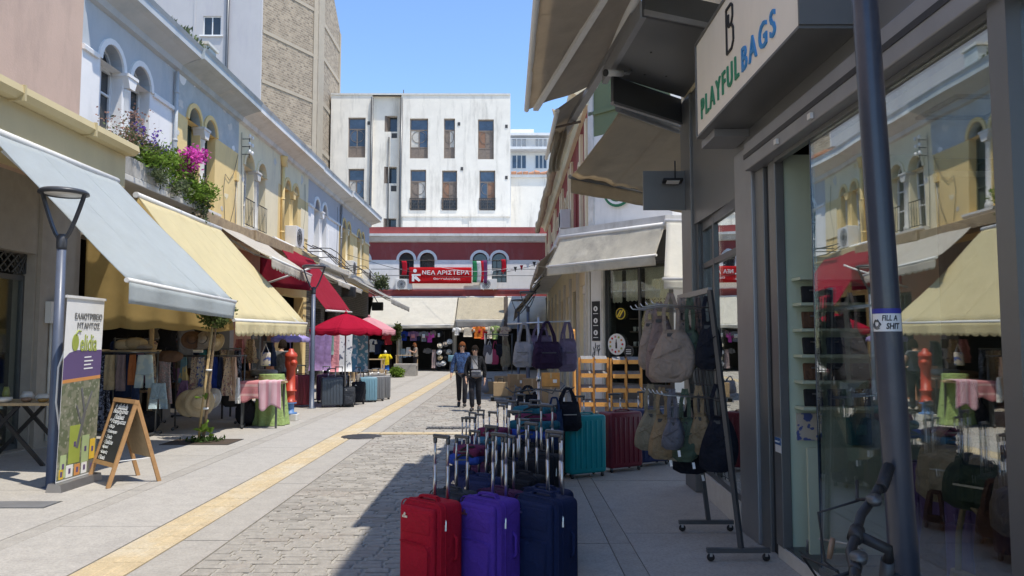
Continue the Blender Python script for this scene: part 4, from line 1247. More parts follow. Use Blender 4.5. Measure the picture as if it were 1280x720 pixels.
def garment(name, label, kind, o, rz, w, h, mat, group=None, th=0.06, cat=None, trim=None):
    """a garment whose hanging point is o; rz turns its width axis from +X"""
    ux, nx = V((math.cos(rz), math.sin(rz), 0)), V((-math.sin(rz), math.cos(rz), 0))
    o = V(o)
    t = thing(name, label, cat or {'shirt': 'shirt', 'dress': 'dress', 'trousers': 'trousers', 'shorts': 'shorts', 'scarf': 'scarf', 'skirt': 'skirt', 'towel': 'towel'}[kind], tuple(o), group)
    mb = MB()
    ph = rnd.uniform(0, 6)
    if kind in ('shirt', 'dress'):
        sw = w
        rows = [(0.0, -sw * .13, sw * .13, th * .5), (-0.02, -sw * .36, sw * .36, th * .8), (-0.07, -sw * .46, sw * .46, th)]
        nrow = 5
        for i in range(1, nrow + 1):
            v = i / nrow
            bw = sw * ((.40 if kind == 'shirt' else .32) + (.02 if kind == 'shirt' else .2) * v)
            rows.append((-0.1 - (h - 0.1) * v, -bw, bw, th * (1.0 if kind == 'shirt' else 1.4)))
        drape(mb, o, ux, nx, rows, 16, 2.5, 0.3, ph)
        if kind == 'shirt':
            for s in (-1, 1):
                a = o + ux * (s * sw * .40) + V((0, 0, -0.06))
                mb.tube([a, a + ux * (s * sw * .10) + V((0, 0, -0.09)), a + ux * (s * sw * .16) + V((0, 0, -0.22))], [th * .8, th * .9, th * 1.0], 8)
        hanger(t, o + V((0, 0, 0.01)), ux, sw * .7)
    elif kind in ('trousers', 'scarf', 'towel'):
        drape(mb, o, ux, nx, rowsof(h, w * (.55 if kind == 'scarf' else 1), w * (1.15 if kind != 'towel' else 1.0), th, 8 if kind == 'scarf' else 6, .16 if kind == 'scarf' else .06), 20, {'trousers': 1.5, 'scarf': 2.5, 'towel': 1.5}[kind], 0.55 if kind == 'scarf' else .3, ph)
    elif kind == 'skirt':
        drape(mb, o, ux, nx, rowsof(h, w * .6, w, th), 20, 4, 0.35, ph)
    elif kind == 'shorts':
        drape(mb, o, ux, nx, [(0, -w * .36, w * .36, th * .7), (-0.05, -w * .38, w * .38, th), (-h * .55, -w * .46, w * .46, th * 1.1), (-h * .62, -w * .47, w * .47, th)], 14, 1, 0.15, ph)
        for s in (-1, 1):
            drape(mb, o + ux * (s * w * .25) + V((0, 0, -h * .6)), ux, nx, [(0, -w * .22, w * .22, th), (-h * .4, -w * .23 + s * .015, w * .23 + s * .015, th * .9)], 12, 1, 0.15, ph)
    mb.build('cloth', mat, t)
    if trim:
        m2 = MB()
        z, hh = trim[1], trim[2]
        m2.grid(lambda a, b: o + ux * (w * trim[3] * (a - .5)) + nx * (-th * .95 - .012) + V((0, 0, z - hh * b)), 4, 2)
        m2.build('print', trim[0], t, solid=0.006)
    return t
def rack(label, p0, p1, z, name='clothes_rack', mat='dark_metal', foot=0.45, r=0.016, group=None):
    p0, p1 = V(p0), V(p1)
    d = (p1 - p0).normalized()
    nrm = V((-d.y, d.x, 0))
    t = thing(name, label, 'clothes rack', tuple(((p0 + p1) / 2).xy) + (0,), group)
    MB().tube([p0 + V((0, 0, z)) - d * 0.04, p1 + V((0, 0, z)) + d * 0.04], r, 8).build('rail', mat, t)
    for p in (p0, p1):
        MB().tube([p + V((0, 0, 0.05)), p + V((0, 0, z + 0.03))], r, 8).build('post', mat, t)
        MB().bar(p - nrm * foot / 2 + V((0, 0, 0.045)), p + nrm * foot / 2 + V((0, 0, 0.045)), 0.035, 0.03).build('foot', mat, t)
        for s in (-1, 1):
            q = p + nrm * s * foot * .46
            MB().lathe([(0.028, -0.012), (0.03, 0), (0.028, 0.012)], (q.x, q.y, 0.03), 10, m=Matrix.Rotation(R(90), 3, 'X')).build('caster', 'black_rubber', t)
    return t
def awning(label, T0, T1, B0, B1, mat, val=0.22, scal=0, sag=0.05, name='awning', group='awnings over the left-hand shops', valmat=None, bar='alu_white', arms=True, inner=None, nv=14):
    T0, T1, B0, B1 = V(T0), V(T1), V(B0), V(B1)
    t = thing(name, label, 'awning', tuple((T0 + T1) / 2), group)
    def fn(a, b):
        p = (T0.lerp(T1, a)).lerp(B0.lerp(B1, a), b)
        return p + V((0, 0, -sag * math.sin(math.pi * b) * (0.6 + 0.4 * math.sin(a * 9 + 1)) - 0.014 * math.sin(a * 23) * b - 0.012 * math.sin(a * 47 + b * 5) * b * b - 0.01 * math.sin(a * 11 + b * 9)))
    MB().grid(fn, 44, nv).build('canopy', mat, t, solid=0.008)
    ns = max(int((B1 - B0).length / 1.15), 1)
    for i in range(1, ns + 1):
        a_ = i / (ns + 1)
        sm = MB()
        pp = [fn(a_, b / 10) + V((0, 0, .005)) for b in range(11)]
        for p_, q_ in zip(pp[:-1], pp[1:]):
            sm.bar(p_, q_, .014, .004)
        sm.build('seam', mat, t)
    d = (B1 - B0).normalized()
    MB().tube([B0 - d * 0.03, B1 + d * 0.03], 0.032, 10).build('front_bar', bar, t)
    MB().tube([T0 - d * 0.05, T1 + d * 0.05], 0.055, 10).build('roller', bar, t)
    if val:
        L_ = (B1 - B0).length
        n = max(int(scal * L_), 0) if scal else 0
        nseg = max(n * 8, 24)
        out = (B0 - T0); out.z = 0; out.normalize()
        def vf(a, b):
            p = B0.lerp(B1, a)
            hh = val
            if n:
                hh = val - 0.055 + 0.055 * abs(math.sin(math.pi * a * n)) ** 0.6
            return p + V((0, 0, -0.02 - hh * b)) + out * (0.02 + (0.025 * math.sin(a * L_ * 5.1) + 0.012 * math.sin(a * L_ * 13)) * b)
        MB().grid(vf, nseg, 4).build('valance', valmat or mat, t, solid=0.006)
    if arms:
        for f in (0.12, 0.88):
            a, b = T0.lerp(T1, f) + V((0, 0, -0.22)), B0.lerp(B1, f)
            k = 0.45 if f < .5 else -0.45
            e = a.lerp(b, 0.5) + d * k + V((0, 0, -0.12))
            MB().bar(a, e, 0.05, 0.04).bar(e, b + V((0, 0, -0.01)), 0.045, 0.035).build('folding_arm', bar, t)
    return t
def tabletop(name, label, cx, cy, wx_, wy_, z, mat='wood_pale', leg='dark_metal', cross=False, rz=0.0, group=None, cat='table'):
    t = thing(name, label, cat, (cx, cy, 0), group)
    m = Matrix.Rotation(rz, 3, 'Z')
    P = lambda x, y, zz: V((cx, cy, 0)) + m @ V((x, y, zz))
    MB().box((cx, cy, z - 0.02), (wx_, wy_, 0.04), rz).build('top', mat, t, bevel=0.006)
    for sx in (-1, 1):
        for sy in (-1, 1):
            x0, y0 = sx * (wx_ / 2 - 0.06), sy * (wy_ / 2 - 0.05)
            if cross:
                MB().bar(P(x0, y0, 0), P(-x0 * 0.35, y0 + 0.01 * sx, z - 0.04), 0.035, 0.05).build('leg', leg, t)
            else:
                MB().bar(P(x0, y0, 0), P(x0, y0, z - 0.04), 0.035, 0.035).build('leg', leg, t)
    return t

# ================================================================== LEFT AWNINGS
awning('pale blue grey awning nearest on the left, plain straight valance', (-6.62, 9.4, 4.40), (-6.62, 12.62, 4.40), (-4.73, 9.4, 2.46), (-4.58, 12.65, 2.36), 'awning_blue', val=0.27, sag=0.02)
ya = awning('pale yellow awning with scalloped valance and a yellow side curtain', (-6.68, 13.5, 4.32), (-6.66, 17.3, 4.28), (-4.88, 13.5, 2.08), (-4.86, 18.2, 2.13), 'awning_yellow', val=0.27, scal=4.2, sag=0.03)
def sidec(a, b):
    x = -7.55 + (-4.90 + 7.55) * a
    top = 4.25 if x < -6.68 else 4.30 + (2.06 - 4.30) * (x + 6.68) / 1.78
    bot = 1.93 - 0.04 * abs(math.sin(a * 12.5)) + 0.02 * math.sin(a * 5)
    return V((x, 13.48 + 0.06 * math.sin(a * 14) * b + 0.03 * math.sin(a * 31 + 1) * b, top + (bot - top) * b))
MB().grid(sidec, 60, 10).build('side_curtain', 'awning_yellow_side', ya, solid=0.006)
awning('dirty off white awning with scalloped valance, folded shallow above the shop door', (-7.25, 18.6, 4.62), (-7.25, 22.3, 4.62), (-5.45, 17.3, 3.62), (-5.40, 20.6, 3.50), 'awning_white', val=0.24, scal=4.5, sag=0.06)
t = thing('side_blind', 'dark red fabric blind hanging beside the off white awning', 'blind', (-6.6, 22.4, 3.9))
MB().grid(lambda a, b: V((-7.4 + 1.5 * a, 22.45 + 0.03 * math.sin(a * 12), 4.35 - 0.35 * a - (1.0 - 0.2 * a) * b)), 14, 5).build('cloth', 'awning_red', t, solid=0.008)
MB().tube([(-7.45, 22.3, 3.3), (-5.6, 22.3, 3.95)], 0.03, 8).build('arm', 'alu_white', t)
awning('steep dark red awning without valance above the red parasol', (-7.3, 23.4, 4.9), (-7.3, 27.6, 4.85), (-5.66, 23.5, 2.66), (-5.60, 26.9, 2.74), 'awning_red', val=0.0, sag=0.03)
awning('grey awning farthest along the left row, pulled half out', (-7.35, 34.2, 4.72), (-7.35, 40.4, 4.66), (-5.35, 34.2, 3.62), (-5.35, 40.4, 3.5), 'awning_grey', val=0.2, sag=0.05)
awning('short rolled pale awning between the red and the grey awnings', (-7.35, 28.7, 4.45), (-7.35, 33.4, 4.45), (-6.5, 28.7, 4.0), (-6.5, 33.4, 3.95), 'awning_white', val=0.16, sag=0.03)
# floodlight boxes hanging under the far ledges
for i, (px, py, Y) in enumerate(((436, 365, 31.0), (472, 383, 38.0))):
    c = at(px, py, Y)
    t = thing('floodlight', ('black boxy floodlight' if i == 0 else 'smaller far black floodlight') + ' hanging under the ledge by the ' + ('red awning' if i == 0 else 'grey awning'), 'floodlight', tuple(c))
    MB().rbox(tuple(c), (0.55, 0.25, 0.42), 0.03).build('housing', 'black_paint', t)
    MB().box(tuple(c + V((0.0, -0.135, 0.0))), (0.44, 0.02, 0.32)).build('lens', 'dark_glass', t)
    MB().bar(tuple(c + V((0, 0, 0.2))), tuple(c + V((-0.3, 0, 0.7))), 0.04, 0.04).build('bracket', 'iron', t)
# cables and loose pipes along the facade
mb = MB()
for k in range(5):
    z0 = 4.95 + rnd.uniform(-0.1, 0.25)
    mb.tube([(LX + 0.5 + 0.08 * k, 26 + 1.2 * i, z0 - 0.16 * math.sin(i * 1.1 + k)) for i in range(14)], 0.018, 5)
tag(mb.build('cable_bundle', 'iron'), 'bundle of black cables sagging along the left facades above the awnings', 'cables')
tag(MB().tube([V((-7.3, 34, 5.6)).lerp(V((1.9, 40, 5.9)), i / 24) + V((0, 0, -0.9 * math.sin(math.pi * i / 24))) for i in range(25)], 0.012, 5).build('street_cable', 'iron'), 'thin cable sagging across the street before the far red building', 'cables')
mb = MB()
for i in range(25):
    pass
gar = [V((-4.5, 45.0, 6.2)).lerp(V((1.9, 38, 5.9)), i / 20) + V((0, 0, -0.5 * math.sin(math.pi * i / 20))) for i in range(21)]
b_ = thing('bunting', 'string of small pennants hung by the red banner', 'bunting', tuple(gar[0]))
MB().tube(gar, 0.01, 5).build('string', 'white_paint', b_)
for i in range(11, 20):
    q = gar[i]
    MB().hexa([q + V(v) for v in ((-.09, 0, 0), (.09, 0, 0), (.09, .01, 0), (-.09, .01, 0), (-.01, 0, -.26), (.01, 0, -.26), (.01, .01, -.26), (-.01, .01, -.26))]).build('pennant', ['black_paint', 'flag_red', 'white_paint'][i % 3], b_)

# ================================================================== FLOWER BALCONY
pt = thing('planter_box', 'long stained concrete planter on the blue house balcony', 'planter', (-7.1, 15.1, 4.62))
mb = MB()
for x0, x1, y0, y1 in ((-6.93, -6.86, 13.3, 16.95), (-7.45, -7.38, 13.3, 16.95), (-7.38, -6.93, 13.3, 13.37), (-7.38, -6.93, 16.88, 16.95)):
    mb.b2(x0, x1, y0, y1, 4.705, 5.03)
mb.build('trough', 'planter_stone', pt)
MB().b2(-7.38, -6.93, 13.37, 16.88, 4.71, 4.95).build('earth', 'soil', pt)
def leafmat(name, c, trans=0.35):
    m, t, o = newmat(name)
    g_ = N(t, 'ShaderNodeNewGeometry')
    cc = ramp(t, g_.outputs['Random Per Island'], 0, mul(c, 0.55), 1, mul(c, 1.5))
    d = N(t, 'ShaderNodeBsdfDiffuse')
    tr = N(t, 'ShaderNodeBsdfTranslucent')
    t.links.new(cc, d.inputs[0]); t.links.new(cc, tr.inputs[0])
    mx = N(t, 'ShaderNodeMixShader', i_0=trans)
    t.links.new(d.outputs[0], mx.inputs[1]); t.links.new(tr.outputs[0], mx.inputs[2])
    t.links.new(mx.outputs[0], o.inputs[0])
    MT[name] = m
leafmat('leaf_olive', (0.10, 0.13, 0.045))
leafmat('leaf_bright', (0.16, 0.25, 0.045))
leafmat('leaf_grey', (0.14, 0.17, 0.09))
leafmat('leaf_dark', (0.05, 0.09, 0.028))
leafmat('petal_magenta', (0.62, 0.10, 0.42), 0.3)
leafmat('petal_violet', (0.22, 0.13, 0.50), 0.3)
leafmat('petal_dry', (0.36, 0.22, 0.17), 0.3)
leafmat('petal_orange', (0.55, 0.16, 0.06), 0.3)
def leaf(mb, p, s, elong=2.0, up=0.3):
    d = V((rnd.gauss(0, 1), rnd.gauss(0, 1), rnd.gauss(up, .7))).normalized()
    x = d.cross(V((rnd.gauss(0, 1), rnd.gauss(0, 1), rnd.gauss(0, 1)))).normalized() * s * 0.5
    n = d.cross(x).normalized() * s * 0.12
    L_ = s * elong
    mb.add([p, p + d * L_ * .5 + x + n, p + d * L_, p + d * L_ * .5 - x + n], [(0, 1, 2, 3)])
def clump(mb, c, r, n, s, elong=2.0, squash=(1, 1, 1), clumps=9):
    cs = []
    for i in range(clumps):
        d = V((rnd.gauss(0, 1), rnd.gauss(0, 1), rnd.gauss(0, 1))).normalized() * r * rnd.uniform(0.35, 0.8)
        cs.append((V((d.x * squash[0], d.y * squash[1], d.z * squash[2])), r * rnd.uniform(0.28, 0.5)))
    for i in range(n):
        q, rr = rnd.choice(cs)
        p = V(c) + q + V((rnd.gauss(0, .5), rnd.gauss(0, .5), rnd.gauss(0, .5))) * rr
        leaf(mb, p, s * rnd.uniform(.7, 1.3), elong)
    return mb
def plant(name, label, cat, c, parts, group=None):
    t = thing(name, label, cat, c, group)
    for (pn, mat, blobs) in parts:
        mb = MB()
        for (o, r, n, s, el, sq) in blobs:
            clump(mb, V(c) + V(o), r, n, s, el, sq)
        tag(mb.build(pn, mat, t), kind='stuff')
    st = MB()
    for i in range(7):
        a = V(c) + V((rnd.uniform(-.1, .1), rnd.uniform(-.25, .25), 0))
        st.tube([a, a + V((rnd.uniform(-.1, .1), rnd.uniform(-.1, .1), .25)), a + V((rnd.uniform(-.2, .2), rnd.uniform(-.2, .2), .5))], 0.012, 4)
    tag(st.build('stems', 'trunk', t), kind='stuff')
    return t
G = 'plants in the concrete planter'
plant('flowering_plant', 'dry brownish flowering plant at the near end of the planter', 'plant', (-7.0, 13.7, 5.0), [('leaves', 'leaf_grey', [((0, 0, .3), .5, 420, .035, 2.5, (.6, 1, 1))]), ('blossoms', 'petal_dry', [((0, .1, .6), .6, 520, .035, 1.3, (.6, 1, .9))])], G)
plant('violet_stock', 'violet flower spikes in the middle of the planter by the white column', 'plant', (-7.0, 14.45, 5.0), [('leaves', 'leaf_olive', [((0, 0, .25), .5, 620, .04, 2.5, (.6, 1.2, 1))]), ('blossoms', 'petal_violet', [((.05, -.3, .6), .22, 110, .045, 1.2, (.5, .5, 1.4)), ((.05, .2, .62), .2, 90, .045, 1.2, (.5, .5, 1.4)), ((.1, .55, .5), .14, 50, .05, 1.2, (.6, .6, 1.3))])], G)
plant('leafy_plant', 'bright green bushy plant between the violet and magenta flowers', 'plant', (-6.98, 15.2, 5.0), [('leaves', 'leaf_bright', [((0.05, 0, .2), .55, 1100, .035, 3, (.6, 1.5, .9)), ((.16, .6, .05), .45, 800, .035, 3, (.6, 1.3, .9)), ((.1, -.9, .1), .35, 420, .035, 3, (.6, 1.3, .8))])], G)
plant('magenta_geranium', 'round magenta geranium in full bloom on the planter', 'plant', (-6.95, 16.05, 5.0), [('leaves', 'leaf_olive', [((0, 0, .15), .35, 260, .04, 2, (.7, 1, 1))]), ('blossoms', 'petal_magenta', [((.16, -.05, .60), .38, 1100, .06, 1.1, (.8, 1, 1.1))]), ('orange_blossoms', 'petal_orange', [((.06, .1, .1), .2, 70, .04, 1.2, (.7, 1.4, .6))])], G)
plant('trailing_plant', 'green trailing plant spilling over the far end of the planter', 'plant', (-6.84, 16.6, 4.9), [('leaves', 'leaf_bright', [((.08, .0, .1), .48, 950, .035, 3, (.6, 1.3, .8)), ]), ('trailing_leaves', 'leaf_grey', [((.1, 0, -.15), .34, 420, .035, 2.2, (.5, 1.1, .9)), ((.14, -1.2, -.1), .28, 330, .035, 2.4, (.4, 1.3, .7)), ((.14, -2.2, -.05), .25, 260, .035, 2.4, (.4, 1.3, .7)), ((.1, -.1, -.5), .24, 190, .035, 2.2, (.5, .7, 1.1)), ((.12, -.15, -.85), .15, 90, .035, 2.2, (.5, .7, 1.2))])], G)

rw = MB()
for i in range(520):
    y = rnd.uniform(15.6, 18.6)
    leaf(rw, V((LX - rnd.uniform(-.45, .05), y, 8.42 + rnd.uniform(0, .3) * math.sin((y - 15.5)) ** 2)), .05, 3.2, 1.2)
tag(rw.build('roof_weeds', 'leaf_grey'), 'dry weeds growing along the cornice above the blue house', 'weeds', kind='stuff')
# ================================================================== LEFT STREET FURNITURE
def street_lamp(label, x, y, ztop=3.46, fork=2.92, hw=0.27, face_a=0.0):
    t = thing('street_lamp', label, 'street lamp', (x, y, 0), 'street lamps with forked heads')
    MB().lathe([(0.11, 0), (0.11, 0.012), (0.065, 0.02), (0.062, 0.8), (0.05, fork - 0.1)], (x, y, 0), 16).build('pole', 'lamp_blue', t)
    MB().lathe([(0.055, fork - 0.12), (0.058, fork - 0.1), (0.058, fork + 0.03), (0.03, fork + 0.06)], (x, y, 0), 16).build('collar', 'anthracite', t)
    m = Matrix.Rotation(face_a, 3, 'Z')
    for s in (-1, 1):
        pts = []
        for i in range(9):
            v = i / 8
            pts.append(V((x, y, 0)) + m @ V((s * (0.035 + (hw - 0.055) * v ** 0.75), 0, fork + (ztop - fork) * v)))
        mb = MB()
        for a, b in zip(pts[:-1], pts[1:]):
            mb.bar(a, b + (b - a) * 0.05, 0.05, 0.028)
        mb.build('fork_arm', 'anthracite', t)
    h_ = MB().lathe([(0.0, ztop + 0.055), (hw * 0.9, ztop + 0.05), (hw, ztop + 0.03), (hw + 0.005, ztop), (hw - 0.03, ztop - 0.012), (hw - 0.06, ztop + 0.01)], (x, y, 0), 28).build('head', 'anthracite', t)
    MB().lathe([(0.0, ztop - 0.002), (hw - 0.065, ztop - 0.002), (hw - 0.065, ztop + 0.01)], (x, y, 0), 24).build('diffuser', 'ac_white', h_)
    return t
street_lamp('forked street lamp beside the roll-up banner, nearest on the left', -5.34, 9.02)
street_lamp('forked street lamp behind the red hydrant and left suitcases', PX(391, 19.6), 19.6, 3.62, 3.05, 0.3)

# roll-up banner: faces the street, leaning slightly
t = thing('rollup_banner', 'tall roll-up advertising banner with olive logo and olive tree print', 'banner', (-5.12, 9.1, 0))
bo = V((-5.13, 8.74, 0.10))
BU = V((0.02, 0.76, 0)).normalized()
BN = V((BU.y, -BU.x, 0))
BW, BH = 0.76, 2.12
def BT2(u, z, d=0.0):
    return bo + BU * u + V((0, 0, z)) + BN * (d + 0.05 * z / BH)
MB().prism([(0, 0), (BW, 0), (BW, BH), (0, BH)], BT2, -0.004, 0.0).build('sheet', 'white_paint', t)
MB().bar(BT2(-0.02, BH, 0), BT2(BW + 0.02, BH, 0), 0.03, 0.03).build('top_rail', 'alu_white', t)
MB().hexa([bo + BU * -0.03 + BN * v[0] + V((0, 0, v[1])) for v in ((-.1, -.1), (.09, -.1), (.07, -.01), (-.07, .0))] + [bo + BU * (BW + .03) + BN * v[0] + V((0, 0, v[1])) for v in ((-.1, -.1), (.09, -.1), (.07, -.01), (-.07, .0))]).build('base', 'steel', t)
MB().tube([BT2(0.3, -0.05, -0.06), BT2(0.12, 0.9, -0.13), BT2(0.12, 1.3, -0.13), BT2(0.38, BH, -0.03)], 0.011, 6).build('support_rod', 'alu_white', t)
mk('print_purple', (0.115, 0.075, 0.19), 0.5, 0.04)
mk('print_orange', (0.62, 0.27, 0.08), 0.5, 0.04)
mk('print_green', (0.34, 0.40, 0.07), 0.5, 0.08)
mk('print_pale_green', (0.42, 0.52, 0.26), 0.5, 0.08)
mk('print_yellow', (0.75, 0.50, 0.04), 0.5, 0.08)
mk('print_grey', (0.14, 0.14, 0.14), 0.5, 0.08)
MT['print_trees'] = MPAT('print_trees', (0.13, 0.15, 0.085), (0.22, 0.22, 0.15), 16.0, 0.5, 0.5, (0.32, 0.31, 0.24))
MB().prism([(0.0, 0.02), (BW, 0.02), (BW, 1.15), (0.0, 1.12)], BT2, 0.001, 0.003).build('tree_print', 'print_trees', t)
MB().prism([(0.0, 1.12), (BW, 1.15), (BW, 1.19), (0.0, 1.16)], BT2, 0.001, 0.004).build('orange_stripe', 'print_orange', t)
MB().prism([(0.0, 1.16), (BW, 1.19), (BW, 1.5), (0.25, 1.5), (0.1, 1.47), (0.0, 1.40)], BT2, 0.001, 0.003).build('purple_panel', 'print_purple', t)
tr = MB()
for a in ((0.35, 0.35, .47, .75, .05), (.47, .75, .38, 1.05, .035), (.47, .75, .6, 1.0, .03), (.42, .62, .3, .85, .025)):
    tr.bar(BT2(a[0], a[1], 0.006), BT2(a[2], a[3], 0.006), a[4], 0.004, BN)
tr.build('trunk_print', 'print_grey', t)
for i in range(4):
    MB().prism([(0.4, 1.27 + i * 0.045), (0.58 - 0.04 * (i % 2), 1.275 + i * 0.045), (0.58 - 0.04 * (i % 2), 1.29 + i * 0.045), (0.4, 1.285 + i * 0.045)], BT2, 0.003, 0.006).build('text_line', 'white_paint', t)
for u0, u1, z0, z1, m in ((.2, .42, .18, .62, 'print_green'), (.46, .6, .16, .48, 'print_pale_green'), (.62, .73, .18, .42, 'print_yellow'), (.05, .16, .04, .3, 'print_pale_green'), (.04, .12, .03, .14, 'print_yellow'), (.17, .3, .03, .17, 'white_paint'), (.33, .44, .03, .16, 'print_orange'), (.47, .58, .03, .17, 'white_paint'), (.61, .73, .03, .16, 'print_grey')):
    f_ = MB().prism([(u0, z0), (u1, z0), (u1, z1), (u0, z1)], BT2, 0.003, 0.006).build('box_print', m, t)
    MB().prism([((u0 + u1) / 2 - .02, (z0 + z1) / 2 - .03), ((u0 + u1) / 2 + .02, (z0 + z1) / 2 - .03), ((u0 + u1) / 2 + .02, (z0 + z1) / 2 + .03), ((u0 + u1) / 2 - .02, (z0 + z1) / 2 + .03)], BT2, 0.006, 0.008).build('mark', 'print_purple', f_)
lettering('ΕΛΑΙΟΤΡΙΒΕΙΟ', t, 'print_grey', BT2, 0.16, 1.90, 0.075, 0.56, bold=0.01, d=0.006, depth=0.004)
lettering('ΝΤΑΝΤΟΣ', t, 'print_grey', BT2, 0.22, 1.79, 0.075, 0.46, bold=0.01, d=0.006, depth=0.004)
lettering('elidia', t, 'print_green', BT2, 0.3, 1.585, 0.2, 0.34, bold=0.006, d=0.006, depth=0.004)
MB().prism([(0.2 + .065 * math.cos(a * math.pi / 8), 1.59 + .10 * math.sin(a * math.pi / 8)) for a in range(16)], BT2, 0.003, 0.007).build('olive_logo', 'print_green', t)
MB().tube([BT2(.2, 1.68, .006), BT2(.24, 1.73, .006), BT2(.3, 1.72, .006)], 0.008, 5).build('olive_stem', 'print_green', t)
# chalk board
A, B = V((-4.66, 8.97, 0)), V((-5.11, 9.37, 0))
C_, D = V((-4.28, 9.44, 0)), V((-4.73, 9.84, 0))
T0, T1 = V((-4.47, 9.2, 0.99)), V((-4.92, 9.6, 0.99))
t = thing('chalkboard_sign', 'wooden A-frame chalkboard with handwritten white menu on pavement', 'sign', (-4.7, 9.4, 0))
bu = (B - A).normalized()
for (p, q, tt) in ((A, B, 'front'), (C_, D, 'rear')):
    for f, tp in ((p, T0), (q, T1)):
        MB().bar(f, tp, 0.045, 0.028, bu).build('leg', 'wood', t)
bd = (T0 - A).normalized()
nn = bd.cross(bu).normalized()
if nn.dot(V((0, -1, 0))) < 0:
    nn = -nn
def CB(u, z, d=0.0):
    return A.lerp(B, u) + bd * z + nn * d
LN = (T0 - A).length
MB().prism([(0.04, LN * .27), (0.96, LN * .27), (0.96, LN * .955), (0.04, LN * .955)], CB, -0.012, 0.004).build('chalk_panel', 'board_black', t)
MB().bar(CB(-0.0, LN * .25, 0.0), CB(1.0, LN * .25, 0.0), 0.03, 0.05, bd).build('lower_rail', 'wood', t)
MB().bar(CB(-0.03, LN * .985, 0.0), CB(1.03, LN * .985, 0.0), 0.05, 0.05, bd).build('top_rail', 'wood', t)
bd2 = (T0 - C_).normalized()
n2 = bd2.cross((D - C_).normalized()).normalized()
if n2.y < 0: n2 = -n2
CB2 = lambda u, z, d=0.0: C_.lerp(D, u) + bd2 * z + n2 * d
MB().prism([(0.04, LN * .3), (0.96, LN * .3), (0.96, LN * .97), (0.04, LN * .97)], CB2, -0.008, 0.008).build('rear_panel', 'wood_pale', t)
MB().tube([A.lerp(T0, .3), C_.lerp(T0, .3)], 0.006, 5).build('stay_cord', 'chalk', t)
CR = lambda u, z, d=0.0: CB(1 - u / 0.602, z, d)
for i, (s, u, w_, h_) in enumerate((('+ skalada', .08, .36, .062), ('Βιομηχανία', .07, .42, .058), ('Παιδικά', .15, .28, .05), ('* Ροφήματα', .05, .47, .058), ('· Ούζο', .07, .17, .042), ('· Τσίπουρο', .06, .30, .045), ('· Τσάι', .07, .2, .042), ('· Σαλέπι', .08, .26, .045), ('· Κρασί', .07, .18, .042), ('· Καφές', .07, .21, .042), ('· Γλυκά', .06, .2, .042))):
    lettering(s, t, 'chalk', CR, u, LN * (.91 - .060 * i), h_ * 1.15, w_, bold=0.012, shear=0.25, d=0.008, depth=0.003)
# folding table at the far left with bowls
tabletop('folding_table', 'wooden folding table with black crossed legs, far left under blue awning', -6.95, 10.9, 1.25, 0.75, 0.86, 'wood_pale', 'black_paint', cross=True)
mk('ceramic_white', (0.62, 0.58, 0.52), 0.35, 0.1, 12)
mk('ceramic_brown', (0.25, 0.15, 0.09), 0.4, 0.2, 12)
mk('ceramic_olive', (0.24, 0.25, 0.07), 0.4, 0.2, 12)
mk('glass_amber', (0.30, 0.17, 0.05), 0.2, 0.2, 12)
its = [(-7.45, 10.75, .07, .09, 'ceramic_brown', 'brown jar at the left end of the folding table'), (-7.25, 10.65, .06, .16, 'ceramic_olive', 'tall olive green bottle on the folding table'), (-7.12, 10.85, .05, .2, 'ceramic_olive', 'tallest dark olive bottle on the folding table'),
       (-7.0, 10.62, .11, .07, 'ceramic_white', 'wide white bowl in the front of the folding table'), (-6.85, 10.9, .09, .13, 'ceramic_white', 'tall white pot behind the wide bowl'), (-6.72, 10.68, .07, .06, 'ceramic_brown', 'small brown bowl on folding table beside the wide white bowl'),
       (-6.6, 10.85, .1, .1, 'ceramic_white', 'round white bowl with a lid on folding table'), (-6.48, 10.66, .07, .05, 'glass_amber', 'low amber dish near the right end of the folding table'), (-6.42, 10.95, .06, .13, 'ceramic_brown', 'brown jug at the right end of the folding table')]
for x, y, r, h, m, lb in its:
    t = thing('jar' if h > .1 else 'bowl', lb, 'bowl' if h <= .1 else 'jar', (x, y, 0.862), 'wares on the folding table')
    MB().lathe([(r * .6, 0.862), (r, .862 + h * .5), (r * (.95 if h < .1 else .6), .862 + h), (r * .8 * (.95 if h < .1 else .6), .862 + h - .004), (0.0, .862 + h * .35)], (x, y, 0), 14).build('body', m, t)
    MB().lathe([(r * .62, .862 + h * .18), (r * .75, .862 + h * .28), (r * .70, .862 + h * .3)], (x, y, 0), 14).build('band', 'ceramic_brown' if m != 'ceramic_brown' else 'ceramic_white', t)

# tree in front of the yellow awning
def street_tree(label, x, y, ztop, r, lean, n, mat='leaf_olive', s=0.05, sq=(1, 1, .8), stake=True, zc=None):
    t = thing('young_tree', label, 'tree', (x, y, 0), 'young street trees')
    zc = zc or ztop - r * .8
    top = V((x + lean[0], y + lean[1], zc))
    b = V((x, y, 0))
    MB().tube([b + V((0, 0, -0.02)), b.lerp(top, .3) + V((.01, 0, 0)), b.lerp(top, .65), top, top + V((0, 0, r * .5))], [.03, .026, .022, .018, .008], 8).build('trunk', 'trunk', t)
    for i in range(6):
        d = V((rnd.uniform(-1, 1), rnd.uniform(-1, 1), rnd.uniform(.3, 1))).normalized()
        MB().tube([top + V((0, 0, -.1 + .05 * i)), top + d * r * .5, top + d * r * .9 + V((0, 0, .05))], [.011, .008, .004], 5).build('limb', 'trunk', t)
    mb = MB()
    clump(mb, top + V((0, 0, r * .25)), r, n, s, 2.0, sq, 16)
    tag(mb.build('crown', mat, t), kind='stuff')
    return t, top
TX, TY = PX(257, 13.05), 13.05
